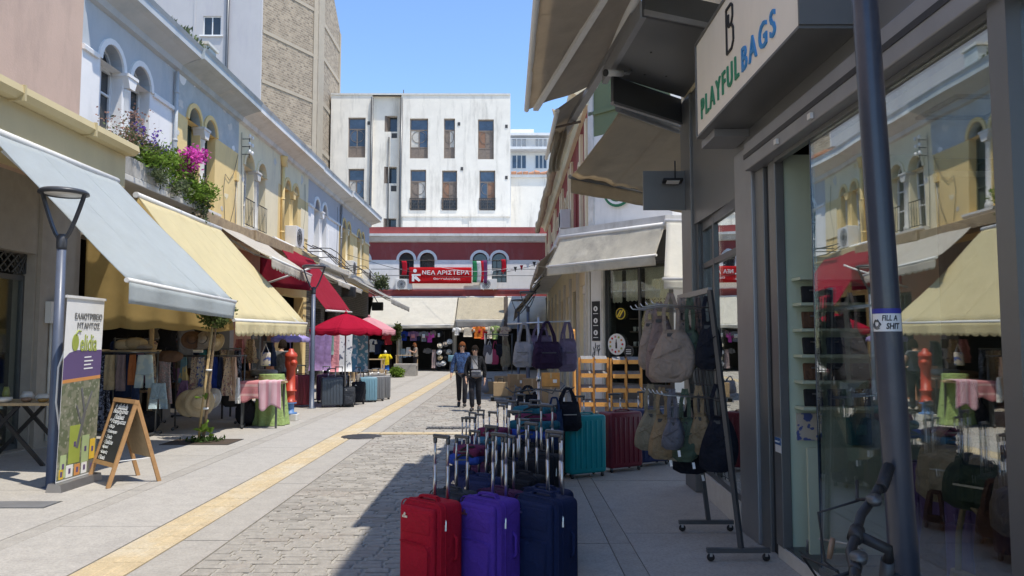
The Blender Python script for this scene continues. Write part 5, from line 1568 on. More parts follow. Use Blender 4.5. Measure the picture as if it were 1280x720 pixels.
t, top = street_tree('young olive green tree tied to a bamboo stake before the yellow awning', TX, TY, 2.5, 0.36, (.16, .05), 1500, s=.042, sq=(1, .9, 1.15), zc=2.05)
MB().tube([(TX - .06, TY - .04, 0), (TX + .11, TY, 1.95)], 0.022, 8).build('stake', 'bamboo', t)
for z in (.55, 1.2):
    MB().lathe([(.05, z), (.055, z + .03)], (TX + .06 * z, TY, 0), 8).build('tie', 'chalk', t)
tb = thing('tree_bed', 'square soil bed at the foot of the staked tree', 'tree bed', (TX, TY, 0))
MB().b2(TX - .55, TX + .55, TY - .35, TY + .35, -0.03, 0.006).build('earth', 'soil', tb)
for a in ((-.57, .57, -.37, -.35), (-.57, .57, .35, .37), (-.57, -.55, -.35, .35), (.55, .57, -.35, .35)):
    MB().b2(TX + a[0], TX + a[1], TY + a[2], TY + a[3], -0.03, 0.009).build('edging', 'iron', tb)
mb = MB()
for i in range(110):
    leaf(mb, V((TX + rnd.gauss(0, .13), TY + rnd.gauss(0, .1), .02)), .04, 2.6, 1.2)
tag(mb.build('ground_plants', 'leaf_dark'), 'low green weeds growing in the tree bed', 'weeds', kind='stuff')
mb = MB()
for p in ((-.03, .0, .75), (.06, -.05, .28), (.1, .05, .15), (-.1, .02, .12), (.02, -.08, .2)):
    for i in range(3):
        leaf(mb, V((TX, TY, 0)) + V(p), .11, 1.5, .6)
mb.build('shoot_leaves', 'leaf_bright', t)

# ---- clothes stall under the yellow awning
Y1 = 14.0
rack('clothes rail with trousers facing the street end under the yellow awning', (PX(112, Y1), Y1, 0), (PX(198, Y1), Y1, 0), 1.50)
cols = dict(beige=(.46, .36, .22), mauve=(.24, .18, .18), rust=(.40, .14, .05), navy=(.02, .03, .07), denim=(.33, .42, .46), dark=(.02, .02, .025), greige=(.30, .26, .22), blue=(.02, .05, .28), peach=(.52, .36, .26), purple=(.24, .14, .25), cream=(.60, .53, .42), pink=(.6, .25, .28), grey=(.22, .22, .23), white=(.7, .69, .66), green=(.15, .22, .09), brown=(.12, .07, .045), teal=(.05, .22, .25), red=(.45, .03, .04), black=(.015, .015, .017))
for k_, v_ in cols.items():
    cloth('cloth_' + k_, v_)
MT['floral_navy'] = MPAT('floral_navy', (.02, .025, .05), (.16, .19, .28), 34, .85, .54, (.30, .33, .4))
MT['floral_grey'] = MPAT('floral_grey', (.25, .22, .22), (.38, .25, .24), 42, .85, .5, (.5, .45, .42))
MT['floral_beige'] = MPAT('floral_beige', (.52, .40, .28), (.30, .16, .14), 22, .85, .58, (.10, .10, .18))
MT['floral_blue'] = MPAT('floral_blue', (.52, .46, .38), (.08, .11, .3), 26, .85, .55)
MT['ombre'] = MPAT('ombre', (.52, .40, .18), (.14, .28, .36), 5, .85, .48)
MT['denim_wash'] = MPAT('denim_wash', (.42, .51, .52), (.53, .58, .52), 12, .9, .5)
z1 = 1.46
def hang(px, Y, z, kind, w, h, mat, label, name=None, rz=0.0, th=.06, group=None, trim=None):
    return garment(name or kind, label, kind, (PX(px, Y), Y + rnd.uniform(-.03, .03), z), rz, w, h, MT[mat] if mat in MT else mat, group, th, None, trim)
GT = 'trousers and shorts on the clothes rail'
hang(127, Y1, z1, 'trousers', .17, 1.25, 'floral_navy', 'long navy floral trousers at the left end of the clothes rail', group=GT)
hang(139, Y1, z1, 'trousers', .17, .64, 'cloth_beige', 'beige folded trousers on the clothes rail', group=GT)
hang(146, Y1 + .05, z1, 'trousers', .08, .62, 'cloth_greige', 'narrow grey brown trousers between the beige and the mauve pair', group=GT)
hang(153.5, Y1, z1, 'trousers', .15, .66, 'cloth_mauve', 'mauve brown trousers on the clothes rail', group=GT)
hang(160.5, Y1 + .05, z1, 'trousers', .10, .7, 'cloth_navy', 'dark navy trousers next to the rust pair', group=GT)
hang(167.5, Y1, z1, 'trousers', .13, .55, 'cloth_rust', 'rust orange trousers on the clothes rail', group=GT)
hang(172, Y1 + .06, z1, 'trousers', .12, .98, 'cloth_navy', 'longest navy trousers behind the pale denim shorts', group=GT)
hang(183, Y1 - .05, z1, 'shorts', .36, .60, 'denim_wash', 'pale washed denim shorts on the clothes rail', group=GT)
hang(200, Y1 - .15, .95, 'shorts', .34, .46, 'cloth_denim', 'frayed blue denim shorts hanging low at the rail end', group=GT)
hang(208, Y1 + .3, 1.5, 'dress', .30, .95, 'floral_grey', 'grey pink speckled dress at the right end of the clothes rail')
hang(133, Y1 + .25, .80, 'skirt', .32, .75, 'floral_navy', 'blue floral skirt hanging below the trousers')
hang(122, Y1 + .3, 1.3, 'dress', .3, 1.2, 'cloth_dark', 'long black dress behind the left end of the clothes rail')
# shelf with folded bundles above
t = thing('display_shelf', 'wooden shelf board over the trousers rail', 'shelf', (PX(150, 14.6), 14.6, 1.5))
MB().b2(PX(110, 14.6), PX(196, 14.6), 14.35, 14.85, 1.50, 1.54).build('board', 'wood_pale', t)
for px in (118, 190):
    MB().b2(PX(px, 14.6) - .03, PX(px, 14.6) + .03, 14.57, 14.63, 0, 2.2).build('post', 'wood_pale', t)
for i, (px, s, m, lb) in enumerate(((158, (.2, .13, .10), 'straw', 'flattened straw bag on the wooden shelf'), (172, (.22, .14, .12), 'cloth_beige', 'beige folded bundle on the shelf beside the straw bag'), (182, (.15, .13, .06), 'cloth_greige', 'low grey bundle at the right end of the shelf'))):
    mb = MB().ball((PX(px, 14.55), 14.5, 1.54 + s[2]), s, 14, pw=.8, jit=.07)
    tag(mb.build('bundle', m), lb, 'bundle', 'bundles on the wooden shelf')
hang(210, 14.9, 1.98, 'dress', .42, .55, 'cloth_black', 'black sleeveless top hanging under the yellow curtain')
hang(231, 15.0, 1.98, 'dress', .40, .8, 'cloth_grey', 'grey striped dress hanging beside the black top')
# rolled dark scarves
tag(MB().ball((PX(212, 14.3), 14.3, 1.42), (.26, .12, .11), 14, pw=.8, jit=.06).build('bundle', 'cloth_brown'), 'dark brown roll of scarves at the end of the trousers rail', 'bundle')
# scarf rack
Y2 = 14.9
rack('second clothes rail hung with scarves behind the staked tree', (PX(222, Y2), Y2, 0), (PX(300, Y2), Y2 + .3, 0), 1.42)
GS = 'scarves behind the staked tree'
for px, w_, h_, m, lb in ((232, .16, .5, 'ombre', 'yellow to blue scarf at the left of the scarf rail'), (243, .2, .75, 'floral_beige', 'beige patterned scarf on the scarf rail'), (253, .19, .7, 'floral_blue', 'cream scarf with blue print beside the tree trunk'), (262, .14, .72, 'floral_beige', 'beige scarf right behind the tree trunk'), (270, .17, .62, 'cloth_blue', 'bright royal blue scarf on the scarf rail'), (277, .11, .6, 'cloth_navy', 'dark navy scarf next to the blue one'), (286, .2, .75, 'floral_beige', 'peach and beige scarf at the right of the scarf rail'), (293, .14, .85, 'cloth_peach', 'plain peach scarf at the end of the scarf rail')):
    hang(px, Y2, 1.40, 'scarf', w_, h_, m, lb, group=GS, th=.08)
hang(232, Y2 - .1, .95, 'scarf', .24, .4, 'cloth_purple', 'mauve scarf hanging low beside the straw hats', group=GS, th=.1)
hang(298, Y2, 1.0, 'scarf', .1, .5, 'cloth_white', 'white scarf end below the peach scarf', group=GS, th=.06)
def hat(label, c, r, m, tilt, mat='straw', band=None, crown=.45):
    t = thing('sun_hat', label, 'hat', c, 'hats for sale')
    mm = Matrix.Rotation(tilt[0], 3, 'X') @ Matrix.Rotation(tilt[1], 3, 'Y')
    MB().lathe([(0.0, .11 * r / .26), (r * crown * .7, .108 * r / .26), (r * crown * .93, .085 * r / .26), (r * crown, .02), (r * crown * 1.05, 0.004), (r * .8, -.006), (r, .004), (r, -.004), (r * .8, -.014), (r * crown * 1.02, -.006)], c, 26, m=mm).build('hat_body', mat, t)
    MB().lathe([(r * crown * 1.02, .006), (r * crown * 1.0, .035), (r * crown * .98, .035)], c, 26, m=mm).build('band', band or 'straw', t)
    return t
hat('large straw sun hat facing the street behind the staked tree', (PX(252, 14.4), 14.4, PZ(503, 14.4)), .28, None, (R(82), 0))
hat('darker straw hat half hidden behind the large straw hat', (PX(240, 14.6), 14.6, PZ(504, 14.6)), .26, None, (R(80), R(15)), 'cloth_beige')
hat('white brimmed hat right of the large straw hat', (PX(268, 14.65), 14.65, PZ(498, 14.65)), .2, None, (R(75), R(-20)), 'cloth_white')
hat('brown hat hanging under the yellow awning edge', (PX(240, 14.2), 14.2, PZ(425, 14.2)), .19, None, (R(60), R(20)), 'cloth_brown', 'black_cloth')
hat('tan hat with black band hanging under the yellow awning', (PX(255, 14.2), 14.2, PZ(425, 14.2)), .2, None, (R(65), R(-15)), 'cloth_greige', 'black_cloth')
hat('pale tan hat hanging beside the tree crown', (PX(272, 14.3), 14.3, PZ(428, 14.3)), .17, None, (R(70), R(-25)), 'straw', 'straw')
tag(MB().tube([(PX(226, 15.6), 15.6, PZ(439, 15.6)), (PX(254, 15.6), 15.6, PZ(439, 15.6))], .03, 8).build('white_tube', 'white_paint'), 'white horizontal tube behind the scarf rail', 'tube')
# dark bags / backpack at right of scarf rail
for i, (px, py, Y, s, m, lb) in enumerate(((290, 495, 15.6, (.2, .14, .22), 'black_cloth', 'black bag hanging beside the pink towel table'), (304, 470, 17.2, (.25, .2, .12), 'cloth_brown', 'brown box bag on the dark counter'), (330, 466, 17.2, (.3, .2, .08), 'cloth_grey', 'grey folded stack on the dark counter'))):
    c = at(px, py, Y)
    tag(MB().ball(tuple(c), s, 14, pw=.55, jit=.04).build('bag', m), lb, 'bag')
tabletop('counter_table', 'dark counter table deep under the yellow awning', PX(318, 17.2), 17.2, 1.3, .6, .88, 'wood_frame', 'iron')
t = thing('picture_frame', 'small pale picture frames hanging above the dark counter', 'picture', tuple(at(325, 447, 18)))
for px, py in ((320, 430), (325, 455), (334, 432)):
    c = at(px, py, 18.0)
    MB().box(tuple(c), (.18, .02, .22)).build('frame', 'cloth_grey', t)
# dense stock in the depth of the stall
rack('deep clothes rail along the dark stall wall', (-7.45, 14.4, 0), (-7.35, 17.2, 0), 1.75)
rs = random.Random(5)
dk = [('cloth_navy', 'navy'), ('cloth_dark', 'black'), ('floral_navy', 'dark floral'), ('cloth_brown', 'brown'), ('cloth_mauve', 'mauve'), ('cloth_greige', 'grey brown'), ('floral_grey', 'grey speckled'), ('cloth_teal', 'dark teal'), ('floral_beige', 'beige patterned'), ('cloth_purple', 'dull purple')]
for i in range(14):
    m, nm = dk[(i * 3) % 10]
    o_ = garment('dress', f'{nm} dress number {i + 1} along the deep dark stall rail' if False else f'{nm} dress on the deep stall rail' + (', its far half' if i >= 10 else ''), 'dress', (-7.4 + rs.uniform(-.05, .05), 14.5 + i * .19, 1.73), R(10) + rs.uniform(-.2, .2), .42, rs.uniform(.8, 1.15), MT[m], 'dresses on the deep stall rail', .07)
rack('cross rail of dark skirts behind the scarves', (-7.2, 15.9, 0), (-5.7, 16.1, 0), 1.55)
for i in range(11):
    m, nm = dk[(i * 7 + 2) % 10]
    garment('skirt', f'{nm} skirt on the cross rail behind the scarves' + (', right end' if i == 10 else ''), 'skirt', (-7.1 + i * .135, 15.92 + i * .02, 1.52), rs.uniform(-.5, .5), .26, rs.uniform(.6, 1.0), MT[m], 'skirts on the cross rail', .08)
for i, (x, y, s_, m, lb) in enumerate(((-6.9, 14.45, (.3, .22, .2), 'cloth_dark', 'black sack of stock on the floor under the trousers'), (-5.35, 15.6, (.2, .16, .26), 'cloth_dark', 'tall black sack beside the towel table'), (-5.6, 17.9, (.3, .25, .3), 'cloth_brown', 'brown sack below the dark counter'))):
    tag(MB().ball((x, y, s_[2]), s_, 14, pw=.7, jit=.07).build('stock_sack', m), lb, 'sack', 'stock sacks on the stall floor')
for i, (px, py, m, lb) in enumerate(((300, 432, 'cloth_pink', 'pink cloth hanging by the striped dress end of the stall'), (313, 432, 'floral_beige', 'beige printed cloth hung high at the stall end'), (306, 455, 'cloth_dark', 'black cloth hung deep at the stall end'), (338, 436, 'cloth_navy', 'navy cloth hung above the counter'))):
    hang(px, 17.6, PZ(py - 8, 17.6), 'scarf', .3, .55, m, lb, group='cloths hung at the stall end', th=.08)
# pink towel table and green table
YT = 15.05
tx0, tx1 = PX(300, YT), PX(350, YT)
tabletop('towel_table', 'table covered with pink striped towels at the pavement edge', (tx0 + tx1) / 2, YT + .3, tx1 - tx0, .6, .90, 'wood_pale', 'dark_metal')
MT['towel_pink'] = MCLOTH('towel_pink', (.62, .27, .28), .1, .06, stripes=(5.5, [(.62, .27, .28), (.66, .30, .31), (.74, .50, .48), (.60, .25, .27)], 2))
MT['towel_pale'] = MCLOTH('towel_pale', (.78, .50, .55), .15, .05, stripes=(4.5, [(.78, .50, .55), (.80, .56, .6), (.72, .36, .42), (.82, .62, .66)], 0))
def over(name, label, x0, x1, y0, y1, z, drop, mat, cat='towel'):
    def fn(a, b):
        x = x0 + (x1 - x0) * a
        s = b * (y1 - y0 + drop)
        if s < (y1 - y0):
            return V((x, y1 - s, z + .012 + .004 * math.sin(a * 20)))
        q = s - (y1 - y0)
        return V((x + .05 * q * math.sin(a * 5 + 2), y0 - .015 - .03 * math.sin(a * 11) * min(q * 3, 1) - .03 * q, z + .01 - q * (1 + .12 * math.sin(a * 7))))
    o = MB().grid(fn, 26, 22).build(name, mat, None, solid=0.012)
    return tag(o, label, cat)
over('pink_towel', 'pink striped towel draped over the left of the table', tx0 + .0, tx0 + .50, YT, YT + .55, .90, .36, 'towel_pink')
over('pale_pink_towel', 'pale pink towel bunched over the right table corner', tx0 + .40, tx1 + .04, YT - .02, YT + .4, .915, .52, 'towel_pale')
MT['cloth_leaf'] = cloth('cloth_leafgreen', (.27, .36, .13))
YG = 15.75
t = thing('cloth_table', 'small table under a long green cloth behind pink towels', 'table', (PX(341, YG), YG, 0))
def gsk(a, b):
    th = 2 * math.pi * a
    r = .25 + .10 * b + .03 * b * math.sin(9 * th)
    return V((PX(341, YG) + r * math.cos(th), YG + r * math.sin(th), 1.03 - 1.02 * b))
MB().grid(gsk, 54, 10).build('cloth', 'cloth_leafgreen', t)
MB().lathe([(0, 1.032), (.25, 1.031), (.25, 1.02)], (PX(341, YG), YG, 0), 30).build('top', 'cloth_leafgreen', t)
c = at(332, 449, YG + .1)
t = thing('hanging_bag', 'small printed bag hung on a pole over the green table', 'bag', tuple(c))
MB().rbox(tuple(c), (.2, .06, .28), .02).build('pouch', 'floral_blue', t)
MB().tube([c + V((-.07, 0, .13)), c + V((0, 0, .32)), c + V((.07, 0, .13))], .008, 5).build('strap', 'white_paint', t)
# lilac parasol under the far end of the yellow awning
def parasol(label, x, y, r, zr, zt, mat, val=.14, n=8, scal=2, pole='steel', base=True, name='parasol', top=True, rr=None):
    t = thing(name, label, 'parasol', (x, y, 0), 'parasols on the left pavement')
    rr = rr or [rnd.uniform(-.5, .5) for _ in range(n)]
    for k in range(n):
        a0, a1 = 2 * math.pi * k / n, 2 * math.pi * (k + 1) / n
        def fn(a, b, a0=a0, a1=a1):
            th = a0 + (a1 - a0) * a
            e = V((math.cos(a0), math.sin(a0), 0)).lerp(V((math.cos(a1), math.sin(a1), 0)), a)
            q = r * b
            z = zr + (zt - zr) * (1 - b ** 1.35) - .03 * math.sin(math.pi * a) * b
            return V((x, y, z)) + e * q
        MB().grid(fn, 8, 10).build('panel', mat, t, solid=.006)
        def vf(a, b, a0=a0, a1=a1):
            e = V((math.cos(a0), math.sin(a0), 0)).lerp(V((math.cos(a1), math.sin(a1), 0)), a)
            z = zr - .03 * math.sin(math.pi * a) - val * b * (.72 + .28 * abs(math.sin(math.pi * a * scal)))
            return V((x, y, z)) + e * (r + .012 + .02 * b * math.sin(a * 9 + k))
        MB().grid(vf, 10, 3).build('valance', mat, t, solid=.005)
        e = V((math.cos(a0), math.sin(a0), 0))
        MB().bar(V((x, y, zt - .06)), V((x, y, zr + .0)) + e * r * .97 + V((0, 0, -.015)), .012, .012).build('rib', 'steel', t)
    MB().tube([(x, y, 0.05), (x, y, zt + .05)], .02, 8).build('pole', pole, t)
    if top:
        MB().lathe([(.03, zt - .01), (.05, zt + .02), (.03, zt + .06), (0, zt + .08)], (x, y, 0), 10).build('finial', mat, t)
    if base:
        MB().lathe([(.24, 0.0), (.24, .03), (.06, .06), (.035, .25), (.025, .25)], (x, y, 0), 18).build('base', 'dark_metal', t)
    return t
parasol('lilac parasol tucked under the far end of the yellow awning', PX(363, 20.6), 20.6, .52, 1.80, 1.98, 'umbrella_lilac', val=.1)
parasol('large dark red parasol over the suitcase row on the left', PX(432, 20.3), 20.3, .96, 2.02, 2.44, 'umbrella_red', n=8)
parasol('pale pink parasol just behind the red one', PX(461, 23.2), 23.2, .80, 2.05, 2.44, 'umbrella_pink', pole='dark_metal')

# hydrant
HX, HY = PX(364.5, 16.6), 16.6
t = thing('fire_hydrant', 'tall red pillar hydrant with blue foot on the left pavement', 'hydrant', (HX, HY, 0))
MB().b2(HX - .17, HX + .17, HY - .14, HY + .14, 0, .14).build('plinth', 'stone_trim', t, bevel=.01)
MB().lathe([(.15, .142), (.15, .17), (.085, .175), (.08, .36), (.135, .365), (.135, .39)], (HX, HY, 0), 20).build('foot', 'hydrant_blue', t)
MB().lathe([(.135, .392), (.135, .42), (.10, .43), (.098, .62), (.13, .625), (.13, .655), (.098, .66), (.095, 1.10), (.12, 1.15), (.13, 1.24), (.12, 1.36), (.135, 1.365), (.135, 1.39), (.115, 1.45), (.06, 1.49), (.05, 1.54), (.0, 1.55)], (HX, HY, 0), 22).build('barrel', 'hydrant_red', t)
for a in (-.9, 2.2):
    mm = Matrix.Rotation(a, 3, 'Z') @ Matrix.Rotation(R(90), 3, 'Y')
    cc = V((HX, HY, 1.24))
    o_ = MB().lathe([(.06, .06), (.06, .15), (.07, .15), (.07, .185), (.025, .19), (.025, .22), (0, .22)], tuple(cc), 14, m=mm).build('outlet', 'hydrant_red', t)
mb = MB()
for i in range(8):
    a = 2 * math.pi * i / 8
    mb.lathe([(.012, .42), (.012, .44)], (HX +   .118 * math.cos(a), HY +   .118 * math.sin(a), 0), 6)
tag(mb.build('bolts', 'iron', t), kind='stuff')
# concrete benches (inverted U)
def bench(label, x, y, w_=.95, d=.5, h=.52, th=.12):
    t = thing('concrete_bench', label, 'bench', (x, y, 0), 'concrete benches along the tactile strip')
    MB().b2(x - w_ / 2, x + w_ / 2, y - d / 2, y + d / 2, h - th, h).build('seat', 'concrete', t, bevel=.012)
    MB().b2(x - w_ / 2, x + w_ / 2, y - d / 2, y - d / 2 + th, 0, h - th - .001).build('side_slab', 'concrete', t, bevel=.008)
    MB().b2(x - w_ / 2, x + w_ / 2, y + d / 2 - th, y + d / 2, 0, h - th - .001).build('side_slab', 'concrete', t, bevel=.008)
bench('nearer concrete bench just past the pink parasol pole', PX(463, 27.9), 28.2)
bench('farther concrete bench by the round green shrub', PX(506, 37.5), 38.0, 1.1, .8, .6)
# shrub and second tree
mb = MB()
clump(mb, (PX(495, 36.4), 36.4, .22), .38, 900, .06, 2.6, (1.2, 1, .55))
o_ = tag(mb.build('green_shrub', 'leaf_bright'), 'low bright green shrub between the concrete benches', 'shrub')
street_tree('slim young tree by the far concrete bench', PX(497, 41), 41, 2.75, .38, (0, 0), 700, 'leaf_olive', .08, (.85, .85, 1.4), zc=2.1)
mb = MB()
clump(mb, (PX(470, 38), 39.5, PZ(352, 38)), .55, 500, .09, 2.2, (1, 1, .7))
tag(mb.build('hanging_shrub', 'leaf_grey'), 'dry greyish shrub on the ledge beside the red building', 'shrub')
# slatted wooden tables near the end
def slat_table(label, x, y, w_, d, h):
    t = thing('slatted_table', label, 'table', (x, y, 0), 'slatted wooden tables at the street end')
    n = 5
    for i in range(n):
        yy = y - d / 2 + d * (i + .5) / n
        MB().b2(x - w_ / 2, x + w_ / 2, yy - d / n * .4, yy + d / n * .4, h - .03, h).build('slat', 'wood_pale', t)
    for sx in (-1, 1):
        for sy in (-1, 1):
            MB().b2(x + sx * (w_ / 2 - .06) - .03, x + sx * (w_ / 2 - .06) + .03, y + sy * (d / 2 - .05) - .03, y + sy * (d / 2 - .05) + .03, 0, h - .031).build('leg', 'wood_pale', t)
    MB().b2(x - w_ / 2 + .06, x + w_ / 2 - .06, y - .02, y + .02, h * .4, h * .4 + .04).build('stretcher', 'wood_pale', t)
slat_table('slatted wooden table behind the nearer concrete bench', PX(459, 33), 33, 1.5, .7, .95)
slat_table('low slatted wooden table in front of the other, near the yellow shirt', PX(462, 31), 31.2, 1.3, .6, .55)
slat_table('slatted wooden table behind the far concrete bench', PX(509, 42.6), 42.6, 1.2, .7, .95)
# ================================================================== SUITCASES
cs_cols = dict(red=(.52, .010, .030), violet=(.11, .045, .38), navy=(.012, .022, .075), charcoal=(.045, .05, .06), plum=(.075, .02, .07), black=(.016, .018, .024), teal=(.0, .25, .27), maroon=(.15, .012, .025), indigo=(.02, .03, .10), slate=(.06, .075, .095), lightblue=(.16, .30, .38), grey=(.16, .165, .175))
for k_, v_ in cs_cols.items():
    MT['case_' + k_] = M('case_' + k_, v_, 0.78, 0.12, 60, 0.5, 500, spec=0.25, wrinkle=0.5)
    MT['shell_' + k_] = M('shell_' + k_, v_, 0.38, 0.06, 8, 0.05, 200, spec=0.4)
def make_suitcase(label, W=.39, H=.60, D=.25, ext=.40, col='navy', hard=False, tag_plate=True):
    """stands at the origin, front towards -Y; wheels on the ground"""
    t = thing('suitcase', label, 'suitcase', (0, 0, 0))
    z0 = .055
    m = ('shell_' if hard else 'case_') + col
    MB().rbox((0, 0, z0 + H / 2), (W, D, H), .05 if not hard else .04, seg=4).build('body', m, t)
    yf = -D / 2
    if not hard:
        MB().rbox((0, yf - .012, z0 + H * .50), (W * .86, .05, H * .90), .024, seg=3).build('front_panel', m, t)
        MB().rbox((-.0, yf - .035, z0 + H * .32), (W * .74, .035, H * .48), .016, seg=3).build('lower_pocket', m, t)
        MB().rbox((0, yf - .033, z0 + H * .78), (W * .74, .02, H * .24), .009, seg=2).build('upper_pocket', m, t)
        mb = MB()
        for (u, z, r) in ((W * .385, .0, 0),):
            pass
        # piping along the front edge and the zips
        for y_, k in ((yf + .012, .5), (yf + .055, .5)):
            w2, h2, c = W / 2 + .003, H / 2 + .001, .05
            pts = []
            for cx, cz, a0 in ((w2 - c, h2 - c, 0), (-w2 + c, h2 - c, 90), (-w2 + c, -h2 + c, 180), (w2 - c, -h2 + c, 270)):
                for i in range(5):
                    a = R(a0 + i * 22.5)
                    pts.append((cx + c * math.cos(a), y_, z0 + H / 2 + cz + c * math.sin(a)))
            pts.append(pts[0])
            mb.tube(pts, .005, 5, caps=False)
        mb.build('piping', m, t)
        # pocket zip
        a = MB()
        w2 = W * .35
        a.tube([(w2, yf - .055, z0 + H * .12), (w2, yf - .055, z0 + H * .50), (w2 - .03, yf - .055, z0 + H * .555), (-w2, yf - .055, z0 + H * .56)], .004, 5)
        a.build('pocket_zip', m, t)
        for (x, y, z, l) in ((w2, yf - .062, z0 + H * .18, .075), (W / 2 + .004, yf + .012, z0 + H * .16, .06), (W * .5 + .003, yf + .055, z0 + H * .83, .07)):
            p_ = MB().bar((x, y, z), (x + .004, y - .004, z - l * .5), .007, .005).bar((x + .004, y - .006, z - l * .5), (x + .006, y - .008, z - l), .010, .004)
            p_.build('zip_pull', 'chrome', t)
        # side grab handle
        MB().tube([(W / 2 - .005, .02, z0 + H * .36), (W / 2 + .022, .02, z0 + H * .40), (W / 2 + .022, .02, z0 + H * .60), (W / 2 - .005, .02, z0 + H * .64)], .012, 6).build('side_handle', m, t)
        if tag_plate:
            p_ = MB().box((-W * .25, yf - .046, z0 + H * .83), (.05, .006, .014)).box((-W * .26, yf - .046, z0 + H * .85), (.016, .006, .03), m=Matrix.Rotation(.5, 3, 'Y'))
            p_.build('logo_plate', 'chrome', t)
    else:
        for i in range(6):
            x = -W * .36 + W * .72 * i / 5
            MB().rbox((x, yf - .001, z0 + H / 2), (.028, .016, H * .82), .007, seg=2).build('rib', m, t)
        MB().box((W / 2 - .0005, .0, z0 + H / 2), (.008, .018, H * .9)).box((-W / 2 + .0005, .0, z0 + H / 2), (.008, .018, H * .9)).box((0, 0, z0 + H - .0005), (W * .8, .018, .008)).build('zip_seam', 'black_cloth', t)
        MB().box((W / 2 + .006, -.0, z0 + H * .62), (.014, .04, .05)).build('lock', 'chrome', t)
    # top carry handle
    pts = [(-W * .24, -.03, z0 + H - .004), (-W * .20, -.03, z0 + H + .022), (0, -.03, z0 + H + .028), (W * .20, -.03, z0 + H + .022), (W * .24, -.03, z0 + H - .004)]
    mb = MB()
    for a, b in zip(pts[:-1], pts[1:]):
        mb.bar(a, b, .032, .014)
    mb.build('top_handle', m, t)
    if ext > 0:
        yh = D / 2 - .035
        hw = W * .165
        g_ = MB()
        g_.rbox((0, yh, z0 + H + ext), (hw * 2 + .036, .028, .028), .012, seg=3)
        for s in (-1, 1):
            g_.rbox((s * hw, yh, z0 + H + ext - .03), (.026, .024, .045), .009)
        g_ = g_.build('pull_grip', 'dark_metal', t)
        for s in (-1, 1):
            MB().tube([(s * hw, yh, z0 + H - .02), (s * hw, yh, z0 + H + ext * .52)], .0115, 8).tube([(s * hw, yh, z0 + H + ext * .5), (s * hw, yh, z0 + H + ext - .03)], .009, 8).build('rod', 'chrome', g_)
    for sx in (-1, 1):
        for sy in (-1, 1):
            x, y = sx * (W / 2 - .045), sy * (D / 2 - .045)
            w_ = MB().lathe([(.0, -.011), (.021, -.011), (.024, 0), (.021, .011), (0, .011)], (x, y, .024), 12, m=Matrix.Rotation(R(90), 3, 'X')).build('wheel', 'black_rubber', t)
            MB().box((x, y, .05), (.03, .03, .02)).build('caster_fork', 'dark_metal', w_)
    return t
def at_px(px, py):
    p = gnd(px, py)
    return (p.x, p.y, 0)
SB = ('body', 'front_panel', 'lower_pocket', 'upper_pocket', 'top_handle', 'side_handle', 'rib', 'piping', 'pocket_zip')
def rc(c, hard=False):
    return {k: ('shell_' if hard else 'case_') + c for k in SB}
GL = 'suitcases in the shaded row on the cobbles'
big = make_suitcase('bright red soft suitcase, nearest of the luggage on the cobbles', W=.375, H=.585, D=.235, ext=.41, col='red')
big.location = (-.52, 5.22, 0)
big.rotation_euler = (0, 0, R(-40))
big['group'] = GL
dup(big, (-.125, 5.28, 0), R(-42), 'violet soft suitcase between the red and the navy ones in front', GL, (1, 1, 1.005), rc('violet'))
dup(big, (.255, 5.30, 0), R(-44), 'navy soft suitcase at the right of the front row', GL, (1.05, 1.05, 1.02), rc('navy'))
med = make_suitcase('charcoal cabin suitcase just behind the red one', W=.35, H=.50, D=.22, ext=.40, col='charcoal')
med.location = (-.42, 5.98, 0)
med.rotation_euler = (0, 0, R(-38))
med['group'] = GL
dup(med, (-.06, 6.0, 0), R(-40), 'plum cabin suitcase just behind the violet one', GL, None, rc('plum'))
dup(med, (.30, 6.05, 0), R(-40), 'dark navy cabin suitcase just behind the front navy one', GL, (1.1, 1.05, 1.0), rc('navy'))
# third and fourth rows with taller cases
dup(med, (-.36, 7.0, 0), R(-35), 'small blue black suitcase in the third row, left end', GL, (.9, .9, .92), rc('indigo'))
dup(med, (-.0, 7.05, 0), R(-35), 'black cabin suitcase with pale piping, third row middle', GL, (1, 1, 1.1), rc('black'))
dup(big, (.30, 7.1, 0), R(-35), 'tall black suitcase in the third row, right end', GL, (1, 1, 1.05), rc('black'))
dup(med, (-.45, 7.95, 0), R(-35), 'navy cabin suitcase at the left end of the fourth row', GL, (.95, .95, .95), rc('navy'))
dup(med, (-.12, 7.9, 0), R(-35), 'black cabin suitcase left of centre in the fourth row', GL, (1, 1, 1.12), rc('black'))
dup(big, (.22, 8.0, 0), R(-30), 'tall charcoal suitcase in the fourth row', GL, (.95, 1, .98), rc('charcoal'))
dup(med, (-.38, 8.8, 0), R(-30), 'small indigo suitcase in the rearmost row, left end', GL, (.9, .9, .9), rc('indigo'))
dup(med, (-.02, 8.9, 0), R(-30), 'small plum suitcase in the middle of the rearmost row', GL, (1, 1, 1.05), rc('plum'))
dup(big, (.26, 9.1, 0), R(-30), 'tall navy suitcase at the right of the rearmost row', GL, (.95, 1, .95), rc('navy'))
rq = random.Random(8)
